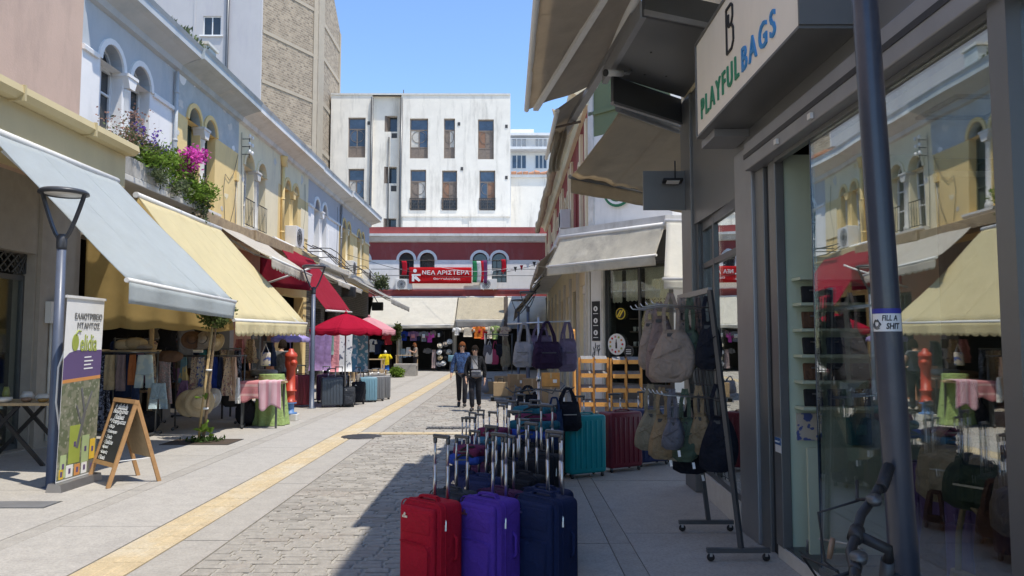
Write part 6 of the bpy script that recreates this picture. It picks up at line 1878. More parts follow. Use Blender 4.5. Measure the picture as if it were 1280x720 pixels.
more = [(-.20, 6.5, .95, 'indigo', 'indigo cabin suitcase squeezed between the second and third rows, left'), (.14, 6.55, 1.0, 'black', 'black cabin suitcase between the second and third rows, middle'), 
        (-.22, 7.5, .92, 'plum', 'plum cabin suitcase between the third and fourth rows, left'), (.10, 7.5, 1.0, 'navy', 'navy cabin suitcase between the third and fourth rows, middle'), 
        (-.52, 8.5, .88, 'navy', 'small navy suitcase near the sunlit edge of the luggage'), (-.22, 8.4, .95, 'charcoal', 'charcoal suitcase behind the black one, left of centre'), (.12, 8.5, 1.0, 'black', 'black suitcase in the densest part of the luggage'), (-.50, 9.4, .88, 'indigo', 'indigo suitcase at the far left end of the luggage'), (-.16, 9.6, .95, 'navy', 'navy suitcase at the far end of the luggage, middle'), (.10, 9.8, 1.0, 'black', 'black suitcase at the far end of the luggage, right'), (-.42, 10.2, .85, 'plum', 'plum suitcase farthest up the street')]
for x, y, k_, c, lb in more:
    dup(med, (x, y, 0), R(-34 + rq.uniform(-8, 8)), lb, GL, (k_, k_, k_ * rq.uniform(.95, 1.08)), rc(c))
# folded colourful travel bags piled on top of the rear suitcases
GB = 'soft travel bags piled on the suitcases'
MT['pile_blue'] = cloth('pile_blue', (.03, .07, .33)); MT['pile_plum'] = cloth('pile_plum', (.14, .025, .07))
MT['pile_teal'] = cloth('pile_teal', (.02, .12, .17)); MT['pile_navy'] = cloth('pile_navy', (.02, .04, .10)); MT['pile_sky'] = cloth('pile_sky', (.04, .16, .30))
def pile(px, py, Y, wd, col_, lb, h=.05):
    c = at(px, py, Y)
    t = thing('folded_bag', lb, 'travel bag', tuple(c), GB)
    MB().rbox(tuple(c), (wd, wd * .75, h * 1.9), h * .85, R(rnd.uniform(-40, 0)), seg=4).build('body', col_, t)
    MB().tube([c + V((-wd * .3, -wd * .38, h * .3)), c + V((-wd * .1, -wd * .43, h * 1.0)), c + V((wd * .12, -wd * .42, h * .95)), c + V((wd * .3, -wd * .36, h * .2))], .011, 6).build('strap', 'black_cloth', t)
    MB().bar(c + V((-wd * .36, -wd * .385, h * .1)), c + V((wd * .36, -wd * .385, h * .1)), .008, .012).build('zip', 'dark_metal', t)
for a in ((668, 531, 8.0, .46, 'pile_teal', 'teal folded travel bag on the tall charcoal suitcase, third from the top'), (667, 541, 8.0, .46, 'pile_blue', 'bright blue folded travel bag under the teal one'), (670, 522, 8.1, .42, 'pile_plum', 'wine red folded travel bag above the teal one'), (668, 513, 8.2, .40, 'pile_teal', 'topmost dark teal travel bag on the charcoal suitcase'),
          (618, 540, 7.9, .32, 'pile_plum', 'wine red folded travel bag left of the bright pile'), (620, 549, 7.9, .34, 'pile_sky', 'pale blue folded travel bag under the wine red one'), (618, 559, 7.9, .34, 'pile_navy', 'navy folded travel bag at the bottom of the left pile'),
          (588, 563, 7.0, .28, 'pile_plum', 'wine red folded bag on the small blue black suitcase'), (583, 573, 7.0, .30, 'pile_blue', 'bright blue folded bag on the small blue black suitcase')):
    pile(*a)

# large cases standing along the shop corner
GC = 'hard suitcases at the shop corner'
hs = make_suitcase('teal hard shell suitcase at the shop corner', W=.54, H=.72, D=.29, ext=.22, col='teal', hard=True)
hs.location = (.93, 9.75, 0); hs.rotation_euler = (0, 0, R(28)); hs['group'] = GC
for i, (x, y, c, lb) in enumerate(((1.47, 10.2, 'maroon', 'maroon hard shell suitcase beside the teal one'), (1.93, 10.65, 'indigo', 'dark indigo hard shell suitcase beside the maroon one'), (2.4, 11.1, 'black', 'black hard shell suitcase deepest in the corner row'))):
    dup(hs, (x, y, 0), R(30), lb, GC, None, rc(c, True))
dup(hs, (.56, 9.75, 0), R(15), 'black hard shell suitcase left of the teal one under the black bag', GC, (.85, 1, .88), rc('black', True))
# left pavement row
GP = 'suitcases under the red parasol'
for i, (px, Y, s, c, lb) in enumerate(((378, 20.0, 1.08, 'maroon', 'dark red suitcase behind the red hydrant'), (416, 19.9, 1.0, 'slate', 'slate grey suitcase, left of the parasol row'), (437, 20.0, .82, 'charcoal', 'charcoal soft suitcase below the red parasol'), (449, 20.9, .95, 'black', 'black suitcase next to the parasol pole'), (461, 21.6, .9, 'lightblue', 'light blue suitcase on the left pavement'), (470, 22.0, .92, 'grey', 'grey suitcase behind the light blue one'), (478, 22.6, .9, 'grey', 'pale grey suitcase at the end of the parasol row'))):
    hard = i not in (2, 3)
    dup(hs if hard else big, (PX(px, Y), Y, 0), R(18), lb, GP, s, rc(c, hard))
for i, (px, Y) in enumerate(((425, 21.2), (409, 21.5))):
    dup(hs, (PX(px, Y), Y, 0), R(18), ['black suitcase in the second row behind the charcoal one', 'dark plum suitcase in the second row behind the slate grey one'][i], GP, 1.0, rc(['black', 'plum'][i], True))
# hanging towels and patterned cloths behind them
MT['towel_lilac'] = MCLOTH('towel_lilac', (.46, .31, .56), .2, .25, scale=8)
MT['towel_blue'] = MPAT('towel_blue', (.10, .27, .38), (.55, .62, .66), 14, .85, .56)
MT['towel_white'] = MPAT('towel_white', (.66, .67, .68), (.10, .12, .18), 16, .85, .62)
MT['towel_mint'] = MCLOTH('towel_mint', (.30, .46, .40), .2, .1)
rack('long high rail of beach towels behind the left suitcases', (PX(397, 22.0), 22.0, 0), (PX(455, 23.8), 23.8, 0), 2.15)
for px, Y, w_, h_, m, lb in ((398, 22.0, .5, 1.25, 'towel_lilac', 'lilac beach towel nearest the street lamp'), (407, 22.1, .35, 1.2, 'towel_lilac', 'second lilac beach towel from the street lamp'), (413.5, 22.2, .2, .8, 'towel_mint', 'mint green towel among the beach towels'), (419, 22.3, .25, 1.3, 'cloth_pink', 'pink towel beside the mint green one'), (428, 22.4, .55, 1.3, 'towel_white', 'white patterned beach towel behind the grey suitcases'), (439, 22.8, .4, 1.3, 'towel_blue', 'blue patterned beach towel next to the white one'), (450, 23.5, .5, 1.35, 'towel_blue', 'farthest blue patterned beach towel on the rail')):
    hang(px, Y, 2.12, 'towel', w_, h_, m, lb, group='beach towels on the rail', th=.05, rz=R(20))
# ================================================================== SHOP ON THE RIGHT (nearest)
PXF = 2.12
ST_ = face((PXF, 0, 0), (0, 1, 0), (1, 0, 0))         # u = along the street, d = into the shop
shop = thing('bag_shop', 'dark metal fronted bag shop on the right with glass display window', 'building', (PXF, 5, 0))
# upper storeys, chamfered at the crossing
YC = 9.2
body = MB()
pl_ = [(PXF, -6), (12, -6), (12, YC + 3.2), (PXF + 3.2, YC + 3.2), (PXF, YC)]
body.add([(x, y, 4.62) for x, y in pl_] + [(x, y, 9.7) for x, y in pl_], [list(range(5)), [9, 8, 7, 6, 5]] + [[i, (i + 1) % 5, (i + 1) % 5 + 5, i + 5] for i in range(5)])
body.build('upper_wall', 'cream_plaster', shop)
hd_ = MB().fbox(ST_, -5, 6.75, 3.42, 4.61, 0.0, 0.35)
hd_.build('fascia', 'shop_metal', shop)
MB().fbox(ST_, 6.76, YC - .02, 3.05, 4.61, 0.012, 0.35).build('fascia', 'shop_metal', shop)
MB().fbox(ST_, -5, 6.45, 3.16, 3.40, -0.10, 0.06).build('shutter_box', 'zinc', shop, bevel=.01)
MB().fbox(ST_, -5, 6.45, 3.26, 3.30, -0.106, -0.101).build('shutter_slot', 'black_paint', shop)
MB().fbox(ST_, -5, 6.40, 3.42, 3.47, -0.035, -0.001).build('drip_rail', 'shop_metal', shop)
for y in (4.95, 5.6):
    MB().fbox(ST_, y, y + .05, 3.18, 3.22, -.125, -.102).build('shutter_latch', 'alu_white', shop)
# piers
MB().fbox(ST_, 6.50, 6.98, 0, 3.42, -0.03, 0.3).build('pier', 'zinc', shop, bevel=.01)
MB().fbox(ST_, 6.28, 6.495, 0, 3.16, 0.0, 0.10).build('shutter_guide', 'shop_metal', shop, bevel=.006)
MB().fbox(ST_, 6.16, 6.277, 0, 3.16, 0.03, 0.12).build('shutter_channel', 'black_paint', shop)
MB().fbox(ST_, 6.0, 6.155, 0.1, 3.16, 0.0, 0.075).build('jamb', 'shop_metal', shop, bevel=.006)
MB().fbox(ST_, 8.72, YC, 0, 4.61, -0.02, 0.3).build('corner_pier', 'shop_metal', shop, bevel=.01)
MB().fbox(ST_, 8.60, 8.715, .25, 3.05, 0.03, 0.2).build('jamb', 'dark_metal', shop)
# second bay: glazed, turned slightly, on a stone kerb
a2, b2 = V((PXF + .10, 8.6, 0)), V((PXF + .02, 6.98, 0))
GD = (b2 - a2).normalized()
GT2 = face(a2, GD, (-GD.y, GD.x, 0))
GT2 = face(a2, GD, V((0, 0, 1)).cross(GD))
LG = (b2 - a2).length
MB().fbox(GT2, 0, LG, 0, .24, -.05, .12).build('stone_kerb', 'stone_trim', shop)
w_ = MB()
for u in (0.03, LG * .36, LG - .03):
    w_.fbox(GT2, u - .03, u + .03, .24, 3.05, -.03, .03)
w_.fbox(GT2, 0, LG, .241, .30, -.028, .028).fbox(GT2, 0, LG, 2.95, 3.048, -.028, .028).fbox(GT2, 0, LG, 2.52, 2.58, -.027, .027)
w_ = w_.build('glazed_door', 'dark_metal', shop)
for u0, u1 in ((.06, LG * .36 - .03), (LG * .36 + .03, LG - .06)):
    MB().fbox(GT2, u0, u1, .30, 2.52, -.004, .004).build('pane', 'glass_shop', w_)
    MB().fbox(GT2, u0, u1, 2.58, 2.95, -.004, .004).build('pane', 'glass_shop', w_)
# display window
YG0, YG1 = 3.2, 5.30
w_ = MB().fbox(ST_, YG0, YG1, .115, .16, -.01, .05).fbox(ST_, YG0 - .12, YG0, .115, 3.16, -.05, .08).fbox(ST_, YG0, YG1 + .68, 3.125, 3.158, -.012, .04)
w_ = w_.build('display_window', 'shop_metal', shop)
MB().fbox(ST_, YG0 + .002, YG1, .161, 3.12, .012, .024).build('pane', 'glass_shop', w_)
MB().fbox(ST_, YG1 + .001, YG1 + .010, .161, 3.12, .008, .028).build('glass_edge', 'sky_glass', w_)
MB().fbox(ST_, -4, YG0 - .121, .16, 3.12, .012, .024).build('pane', 'glass_shop', w_)
# platform
MB().fbox(ST_, -5, 6.15, 0.0, .11, .02, 4.0).build('display_platform', 'dark_metal', shop)
for i in range(8):
    MB().fbox(ST_, 6.13 - (i + 1) * .9 + .006, 6.13 - i * .9, 0.002, .10, 0.004, .019).build('plinth_slab', 'stone_trim', shop)
# room
rm = MB()
rm.fbox(ST_, 6.02, 6.12, .11, 3.2, .078, 1.3)
rm.build('end_wall', 'shop_green', shop)
rm = MB().fbox(ST_, -5.1, 8.72, .0, 4.615, 4.0, 4.1).fbox(ST_, -5.1, -5.0, 0, 4.615, .36, 3.998)
rm.build('back_wall', 'shop_room', shop)
MB().fbox(ST_, 8.62, 8.70, 0, 4.615, .31, 3.998).build('side_wall', 'shop_room', shop)
MB().fbox(ST_, -5, 6.15, 3.2, 3.26, .36, 4.0).build('ceiling', 'shop_ceiling', shop)
MB().fbox(ST_, 6.152, 8.6, 3.05, 3.1, .36, 4.0).build('ceiling', 'shop_ceiling', shop)
MB().fbox(ST_, 6.27, 8.6, 0.0, .01, .21, 4.0).build('floor', 'tile_beige', shop)
cv = MB()
c = V((2.95, 4.75, 3.19))
for s in (-1, 1):
    cv.box(c + V((s * .22, 0, 0)), (.035, .44, .02)).box(c + V((0, s * .22, -.001)), (.47, .035, .02))
cv.build('ceiling_vent', 'black_paint', shop)
# sign box
SX = 1.75
SG = face((SX, 0, 0), (0, -1, 0), (1, 0, 0))
t = thing('shop_sign', 'cream projecting shop sign with green and blue letters and logo', 'sign', (SX, 5.8, 3.6))
y0, y1, z0, z1 = 4.45, 6.95, 3.60, 4.47
MB().b2(SX, PXF - .002, y0, y1, z0, z1).build('sign_box', 'sign_white', t, bevel=.012)
for a in ((y0 - .006, y1 + .006, z0 - .02, z0), (y0 - .006, y1 + .006, z1, z1 + .02), (y0 - .02, y0, z0, z1), (y1, y1 + .02, z0, z1)):
    MB().b2(SX - .012, PXF - .003, a[0], a[1], a[2], a[3]).build('edge_trim', 'shop_metal', t)
mk('letter_green', (.03, .25, .13), .5, .05)
mk('letter_blue', (.05, .27, .60), .5, .05)
lettering('PLAYFUL', t, 'letter_green', SG, -6.78, z0 + .205, .185, 1.13, space=1.35, bold=.008, d=-.006, depth=.012)
lettering('BAGS', t, 'letter_blue', SG, -5.57, z0 + .205, .185, .72, space=1.35, bold=.008, d=-.006, depth=.012)
lg = MB()
lu, lz_ = -5.95, z0 + .40
for a, b in (((0, 0), (0, .36)), ((0, .36), (.13, .36)), ((.13, .36), (.17, .33)), ((.17, .33), (.17, .25)), ((.17, .25), (.13, .2)), ((.13, .2), (.06, .2)), ((.06, .2), (.06, .30)), ((.13, .2), (.18, .15)), ((.18, .15), (.18, .05)), ((.18, .05), (.13, 0)), ((.13, 0), (0, 0))):
    lg.bar(SG(lu + a[0], lz_ + a[1], -.006), SG(lu + b[0], lz_ + b[1], -.006), .02, .012, (1, 0, 0))
lg.build('logo', 'black_paint', t)
MB().b2(SX + .06, PXF - .002, 6.6, 7.05, z0 - .09, z0 - .022).build('sign_bracket', 'zinc', t)
# canopy over the corner
t = thing('metal_canopy', 'dark sheet metal canopy with hanging end panel over the shop corner', 'canopy', (1.6, 8, 4.7))
P0, P1, P2, P3 = (1.22, 6.75), (PXF - .003, 7.15), (PXF - .003, 9.05), (1.12, 8.28)
zc_ = 4.66
MB().hexa([(x, y, zc_) for x, y in (P0, P1, P2, P3)] + [(x, y, zc_ + .05) for x, y in (P0, P1, P2, P3)]).build('soffit', 'shop_metal', t)
MB().bar((P0[0], P0[1], zc_ + .07), (P3[0] - .03, P3[1] + .25, zc_ + .07), .06, .16).build('edge_beam', 'zinc', t)
MB().bar((P0[0], P0[1] - .02, zc_ + .13), (P1[0], P1[1] - .02, zc_ + .13), .05, .26).build('front_beam', 'dark_metal', t)
MB().bar((P0[0], P0[1] - .055, zc_ + .02), (P1[0], P1[1] - .055, zc_ + .02), .02, .05).build('front_trim', 'zinc', t)
MB().hexa([(1.13, 8.30, 4.36), (1.155, 8.28, 4.36), (PXF - .02, 9.10, 4.36), (PXF - .05, 9.13, 4.36), (1.13, 8.30, zc_ - .003), (1.155, 8.28, zc_ - .003), (PXF - .02, 9.10, zc_ - .003), (PXF - .05, 9.13, zc_ - .003)]).build('end_panel', 'dark_metal', t)
MB().bar((1.14, 8.29, 4.35), (PXF - .03, 9.12, 4.35), .05, .03).build('panel_trim', 'zinc', t)
for x, y in ((1.45, 7.6), (1.75, 8.3), (1.5, 8.25)):
    MB().lathe([(.012, zc_ - .006), (.012, zc_)], (x, y, 0), 8).build('bolt', 'iron', t)
MB().bar((1.22, 7.2, 4.86), (.78, 12.1, 4.90), .09, .07).build('awning_rail', 'zinc', t)
# upper canopy slab pieces above
MB().hexa([(1.25, 5.9, 5.25), (PXF, 5.9, 5.25), (PXF, 6.9, 5.25), (1.25, 6.5, 5.25), (1.25, 5.9, 5.4), (PXF, 5.9, 5.4), (PXF, 6.9, 5.4), (1.25, 6.5, 5.4)]).build('upper_slab', 'shop_metal', t)
# camera on the canopy edge
c = V((1.22, 8.05, 4.60))
t = thing('security_camera', 'small bullet security camera on the canopy edge', 'security camera', tuple(c))
MB().tube([c, c + V((-.18, -.10, -.03))], .035, 12).build('housing', 'ac_white', t)
MB().tube([c + V((-.185, -.102, -.031)), c + V((-.2, -.111, -.033))], .038, 12).build('lens_hood', 'black_paint', t)
MB().tube([c + V((.0, .0, 0)), c + V((.08, .05, .02)), c + V((.10, .06, .06))], .02, 8).build('bracket', 'zinc', t)
# floodlight on its panel by the corner pier
t = thing('wall_floodlight', 'floodlight on a square grey metal panel at the shop corner', 'floodlight', (1.85, 8.95, 3.5))
MB().b2(1.60, PXF - .022, 8.98, 9.02, 3.27, 3.74).build('panel', 'shop_metal', t)
MB().rbox((1.93, 8.88, 3.60), (.24, .10, .03), .01, m=Matrix.Rotation(R(-18), 3, 'X')).build('housing', 'black_paint', t)
MB().box((1.93, 8.875, 3.58), (.15, .075, .006), m=Matrix.Rotation(R(-18), 3, 'X')).build('lens', 'ac_white', t)
MB().tube([(1.93, 8.97, 3.58), (1.93, 8.93, 3.6)], .015, 6).tube([(1.98, 8.97, 3.63), (1.98, 8.97, 3.86)], .008, 6).build('bracket', 'black_paint', t)
# big upper awnings over the street
GR = 'taupe awnings over the right-hand shops'
wa = awning('large taupe awning high over the right pavement, nearest', (1.27, 6.0, 4.98), (1.08, 9.5, 4.98), (.24, 6.0, 4.72), (.22, 9.65, 4.70), 'awning_taupe', val=.0, group=GR, sag=.04, arms=False)
MB().bar((1.15, 5.4, 4.96), (.33, 9.45, 4.64), .065, .05).build('folding_arm', 'alu_white', wa)
t2 = thing('awning', 'second taupe awning with hanging gathered curtain behind the first', 'awning', (1, 11, 5), GR)
MB().grid(lambda a, b: V((.62 + .42 * b - .1 * a * b, 9.7 + 2.6 * a, 4.72 + .30 * b + .05 * math.sin(a * 7))), 12, 6).build('canopy', 'awning_taupe', t2, solid=.008)
MB().tube([(.62, 9.7, 4.7), (.60, 12.3, 4.7)], .03, 8).build('front_bar', 'alu_white', t2)
def curt(a, b):
    return V((.62 + .16 * a + .05 * math.sin(b * 5) + .03 * math.sin(a * 14), 10.9 + .35 * a + .05 * math.sin(a * 17), 5.10 - .95 * b * (1 - .12 * a)))
MB().grid(curt, 24, 16).build('curtain', 'canvas_roll', t2, solid=.008)
MB().bar((.6, 10.6, 4.72), (1.02, 10.75, 4.86), .04, .03).build('folding_arm', 'wood_frame', t2)
awning('taupe awning over the side street, attached under the metal canopy', (1.40, 9.36, 4.62), (3.6, 11.6, 4.62), (.94, 11.5, 4.22), (3.1, 13.35, 4.22), 'awning_tan', val=.22, group=GR, sag=.04, bar='shop_metal', arms=False)

# grey-blue pole and its sticker
pt_, pb_ = at(1081, 0, 2.75), at(1131, 720, 2.75)
dd = (pt_ - pb_).normalized()
p0 = pb_ - dd * (pb_.z / dd.z)
t = thing('metal_pole', 'leaning dark blue grey metal pole with a scribbled sticker, nearest right', 'pole', tuple(p0))
MB().tube([p0, p0 + dd * 1.0, p0 + dd * 2.5, p0 + dd * 4.6], [.0515, .0495, .046, .042], 28).build('shaft', 'pole_blue', t)
MB().lathe([(.13, 0), (.13, .02), (.075, .03)], tuple(p0), 20).build('base_plate', 'anthracite', t)
zs_ = at(1107, 400, 2.69).z
cpx = p0 + dd * (zs_ / dd.z)
ang0 = math.atan2(-cpx.y, -cpx.x)
def cyl(u, z, d=0.0):
    """wraps a sticker round the pole: u arc length, d outwards"""
    r = .0484 + d
    a = ang0 + u / .0484
    return cpx + V((r * math.cos(a), r * math.sin(a), 0)) + dd * z
st = MB().grid(lambda a, b: cyl(-.058 + .116 * a, -.040 + .082 * b, .0012), 20, 3).build('sticker', 'white_paint', t)
mk('sticker_blue', (.03, .035, .30), .4, .05)
MB().grid(lambda a, b: cyl(-.058 + .116 * a, .024 + .018 * b, .002), 20, 2).build('blue_strip', 'sticker_blue', st)
lettering('FILL A', st, 'black_paint', lambda u, z, d=0: cyl(u, z, .0022), -.016, .008, .020, .050, bold=.02, depth=.001, shear=.2)
lettering('SHIT', st, 'black_paint', lambda u, z, d=0: cyl(u, z, .0022), -.004, -.021, .022, .046, bold=.03, depth=.001, shear=.2)
sc = MB()
for k in range(3):
    pts = [cyl(-.036 + .016 * math.cos(a) * (1 - .2 * k) , -.018 + .014 * math.sin(a * (1 + .0 * k)) + .004 * k, .0026) for a in [i * .5 + k for i in range(12)]]
    sc.tube(pts, .0013, 4)
sc.build('scribble', 'black_paint', st)

# goods inside the display window
sh = thing('wall_shelves', 'pale display shelves holding dark wallets on the green end wall', 'shelf', (2.6, 6.1, 1.2))
for i in range(6):
    z = 1.20 + i * .2
    MB().b2(2.24, 2.84, 5.83, 6.018, z - .022, z).build('board', 'shop_green', sh)
n = 0
WC = ['black_cloth', 'black_cloth', 'cloth_navy', 'cloth_brown', 'black_cloth', 'cloth_dark']
pos = ('left', 'middle', 'right')
row = ('bottom', 'second', 'third', 'fourth', 'top')
for i in range(5):
    for j in range(3):
        x, z = 2.35 + j * .185, 1.203 + i * .2
        m = WC[(i * 3 + j * 2) % 6]
        t = thing('wallet', f'dark wallet on the {row[i]} shelf of the green wall, {pos[j]} column', 'wallet', (x, 5.92, z), 'wallets on the green wall shelves')
        MB().rbox((x, 5.92, z + .065), (.14, .03, .13), .008, seg=2, m=Matrix.Rotation(R(-8), 3, 'X')).build('cover', m, t)
        MB().box((x, 5.90, z + .095), (.03, .006, .012)).build('clasp', 'steel', t)
t = thing('small_poster', 'small pale printed card on the green end wall below the wallets', 'poster', (2.42, 6.1, 1.05))
MB().b2(2.25, 2.44, 5.995, 6.018, .93, 1.14).build('sheet', 'floral_blue', t)
t = thing('teal_book', 'small teal box beside the printed card', 'box', (2.75, 6.1, 1.0))
MB().b2(2.64, 2.80, 5.93, 6.018, .90, 1.14).build('box', 'pile_teal', t)
MB().b2(2.68, 2.76, 5.925, 5.93, .98, 1.06).build('label_plate', 'cloth_teal', t)
t = thing('green_board', 'tall plain pale green panel standing at the window end', 'panel', (2.6, 6.0, .11))
MB().b2(2.24, 2.86, 5.78, 5.805, .115, .90).build('board', 'shop_green', t)
t = thing('price_sticker', 'small blue and white notice sticker on the shop jamb', 'sticker', (2.11, 6.05, 1.0))
MB().fbox(ST_, 5.99, 6.12, .83, .945, -.004, -.001).build('white_part', 'white_paint', t)
mk('notice_blue', (.02, .10, .30), .4, .05)
MB().fbox(ST_, 5.99, 6.12, .89, .945, -.007, -.0042).build('blue_part', 'notice_blue', t)
lettering('sanitized', t, 'white_paint', face((PXF, 0, 0), (0, -1, 0), (1, 0, 0)), -6.11, .917, .018, .10, d=-.0085, depth=.002)
t = thing('door_stop', 'chrome rounded floor fitting on the display platform', 'fitting', (2.35, 5.75, .11))
MB().tube([(2.25, 5.85, .11), (2.25, 5.85, .2), (2.30, 5.8, .23), (2.50, 5.6, .23), (2.54, 5.56, .2), (2.54, 5.56, .11)], .012, 8).build('bar', 'chrome', t)
MB().b2(2.2, 2.6, 5.5, 5.9, .1105, .118).build('plate', 'dark_metal', t)

def tote(name, label, o, w_, h, d, mat, rz=0.0, strap=.2, group=None, cat='bag', pocket=None, strapmat=None, slouch=.06, zipc='dark_metal'):
    """a bag whose straps hang from o"""
    o = V(o)
    ux, nx = V((math.cos(rz), math.sin(rz), 0)), V((-math.sin(rz), math.cos(rz), 0))
    t = thing(name, label, cat, tuple(o), group)
    top = o + V((0, 0, -strap))
    rows = []
    for i in range(9):
        v = i / 8
        ww = w_ / 2 * (.80 + .22 * math.sin(math.pi * min(v * 1.1, 1) * .5)) * (1 if v < .9 else .90) * (1 + rnd.uniform(-slouch, slouch) * .5)
        th = d * (.35 + .65 * math.sin(math.pi * (.12 + .72 * v)))
        if i == 8: ww, th = ww * .82, th * .5
        if i == 0: th *= .4
        rows.append((-h * v, -ww, ww, th))
    drape(MB(), top, ux, nx, rows, 22, 1.3, .08, rnd.uniform(0, 6), .6)
    mb = drape(MB(), top, ux, nx, rows, 22, 1.3, .08, rnd.uniform(0, 6), .6)
    b_ = mb.build('body', mat, t)
    for s in (-1, 1):
        pts = [top + ux * (-w_ * .28) + nx * s * d * .28 + V((0, 0, -h * .16)), top + ux * (-w_ * .24) + nx * s * d * .2 + V((0, 0, strap * .3)), o + ux * (-.03) + nx * s * .01, o + ux * .03 + nx * s * .01, top + ux * (w_ * .24) + nx * s * d * .2 + V((0, 0, strap * .3)), top + ux * (w_ * .28) + nx * s * d * .28 + V((0, 0, -h * .16))]
        m2 = MB()
        for a, b in zip(pts[:-1], pts[1:]):
            m2.bar(a, b, .035 if w_ > .3 else .022, .008, nx)
        m2.build('strap', strapmat or mat, t)
    if pocket is not None:
        c = top + nx * (-d * .52) + V((0, 0, -h * .58))
        MB().rbox(tuple(c), (w_ * .55, .03, h * .42), .012, rz, 3).build('pocket', pocket, t)
        MB().bar(c - ux * w_ * .24 - nx * .02 + V((0, 0, h * .17)), c + ux * w_ * .24 - nx * .02 + V((0, 0, h * .17)), .008, .01).build('zip', zipc, t)
    return t
def sling(label, o, yb, h, w_, d, mat, rz=0.0, group='sling bags on the slanted rack', pocket=True, name='sling_bag'):
    o = V(o)
    ux, nx = V((math.cos(rz), math.sin(rz), 0)), V((-math.sin(rz), math.cos(rz), 0))
    t = thing(name, label, 'bag', tuple(o), group)
    top = o + V((0, 0, -yb))
    rows = []
    for i in range(11):
        v = i / 10
        ww = w_ / 2 * (.30 + .75 * math.sin(math.pi * (.06 + .66 * v)) ** 1.0) * (1.0 if i < 10 else .6)
        th = d * (.45 + .6 * math.sin(math.pi * (.1 + .75 * v))) * (1 if i < 10 else .5)
        sk = w_ * .08 * math.sin(v * 3 + ux.x)
        rows.append((-h * v, -ww + sk, ww + sk, th))
    drape(MB(), top, ux, nx, rows, 20, 1.5, .06, 0, .7).build('body', mat, t) if False else None
    mb = MB()
    drape(mb, top, ux, nx, rows, 20, 1.5, .07, rnd.uniform(0, 6), .7)
    mb.build('body', mat, t)
    m2 = MB()
    for s in (-1, 1):
        pts = [top + ux * s * w_ * .14 + V((0, 0, -.03)), top + ux * s * w_ * .16 + V((0, 0, yb * .5)), o + ux * s * .008]
        for a, b in zip(pts[:-1], pts[1:]):
            m2.bar(a, b, .032, .006, nx)
    m2.build('strap', mat, t)
    if pocket:
        pts = [top + ux * (-w_ * .34) + nx * (-d * .56) + V((0, 0, -h * .55)), top + nx * (-d * .60) + V((0, 0, -h * .42)), top + ux * (w_ * .34) + nx * (-d * .56) + V((0, 0, -h * .30))]
        MB().tube(pts, .004, 5).build('zip', mat, t)
        MB().box(tuple(top + nx * (-d * .35) + V((0, 0, -.045))), (.05, .014, .028), rz).build('buckle', 'black_paint', t)
        if len(label) % 3 == 0:
            MB().bar(top + ux * w_ * .3 + nx * (-d * .2) + V((0, 0, -h)), top + ux * w_ * .34 + nx * (-d * .25) + V((0, 0, -h - .05)), .022, .002, nx).build('price_tag', 'white_paint', t)
    return t
BM = dict(taupe=(.27, .22, .185), tan=(.26, .19, .11), olive=(.21, .185, .13), green=(.08, .11, .075), greyb=(.13, .13, .15), navyb=(.012, .014, .022), beige=(.29, .23, .185), mauve=(.22, .165, .15), greyl=(.27, .27, .30), purple=(.032, .016, .045), lav=(.155, .12, .185), brownl=(.15, .075, .05), lilac=(.13, .09, .20), sand=(.55, .46, .33))
for k_, v_ in BM.items():
    MT['bag_' + k_] = M('bag_' + k_, v_, .82, .12, 14, .35, 160, spec=.2, wrinkle=.9)
# bags behind the glass
GW = 'bags in the display window'
def win(px, py, X): return atx(px, py, X)
for (px, py, X, w_, h, d, m, lb, rz) in (
        (1195, 553, 2.75, .50, .36, .14, 'bag_sand', 'large sand coloured tote in the display window behind the green bag', R(-55)),
        (1226, 578, 2.50, .40, .24, .15, 'bag_green', 'dark green handbag with long zip in the display window', R(-60)),
        (1285, 590, 2.45, .34, .30, .12, 'bag_beige', 'beige handbag at the right edge of the display window', R(-60)),
        (1246, 632, 2.42, .22, .42, .10, 'bag_brownl', 'tall brown leather shopper low in the display window', R(-60)),
        (1170, 640, 2.60, .20, .40, .10, 'bag_brownl', 'dark brown leather bag low in the window beside the pole', R(-60)),
        (1275, 500, 2.9, .30, .34, .12, 'bag_brownl', 'brown leather bag on the upper right shelf of the window', R(-60)),
        (1210, 500, 3.2, .28, .28, .12, 'bag_navyb', 'small black backpack high in the display window', R(-60))):
    o = win(px, py, X)
    tote('handbag', lb, (o.x, o.y, o.z + .12), w_, h, d, m, rz, .14, GW, pocket=m if 'green' in m or 'sand' in m else None, zipc='chrome')
t = thing('rope_bag', 'open bag with thick twisted rope handle in the window', 'bag', (2.45, 3.6, .7), GW)
o = win(1214, 650, 2.45)
pts = [o + V((.0, -.14, -.30)), o + V((0, -.13, -.1)), o + V((0, -.07, .05)), o + V((0, 0, .08)), o + V((0, .07, .04)), o + V((0, .12, -.1)), o + V((0, .14, -.32))]
MB().tube(pts, .016, 8).build('rope_handle', 'cloth_beige', t)
mb = MB(); drape(mb, o + V((0, 0, -.30)), V((0, 1, 0)), V((1, 0, 0)), rowsof(.34, .34, .28, .14), 18, 1, .1)
mb.build('body', 'bag_sand', t)
for a in ((3.0, 5.35, 'lilac', 'lilac suitcase at the left of the window display', .95), (2.75, 4.35, 'lilac', 'lilac suitcase behind the bags in the window', .9)):
    s_ = dup(hs, (a[0], a[1], .11), R(-50), a[3], 'lilac suitcases in the display window', a[4], None)
    MT.setdefault('shell_lilac', M('shell_lilac', (.17, .10, .30), .4, .06, 8))
    paint(s_, {k: 'shell_lilac' for k in SB})
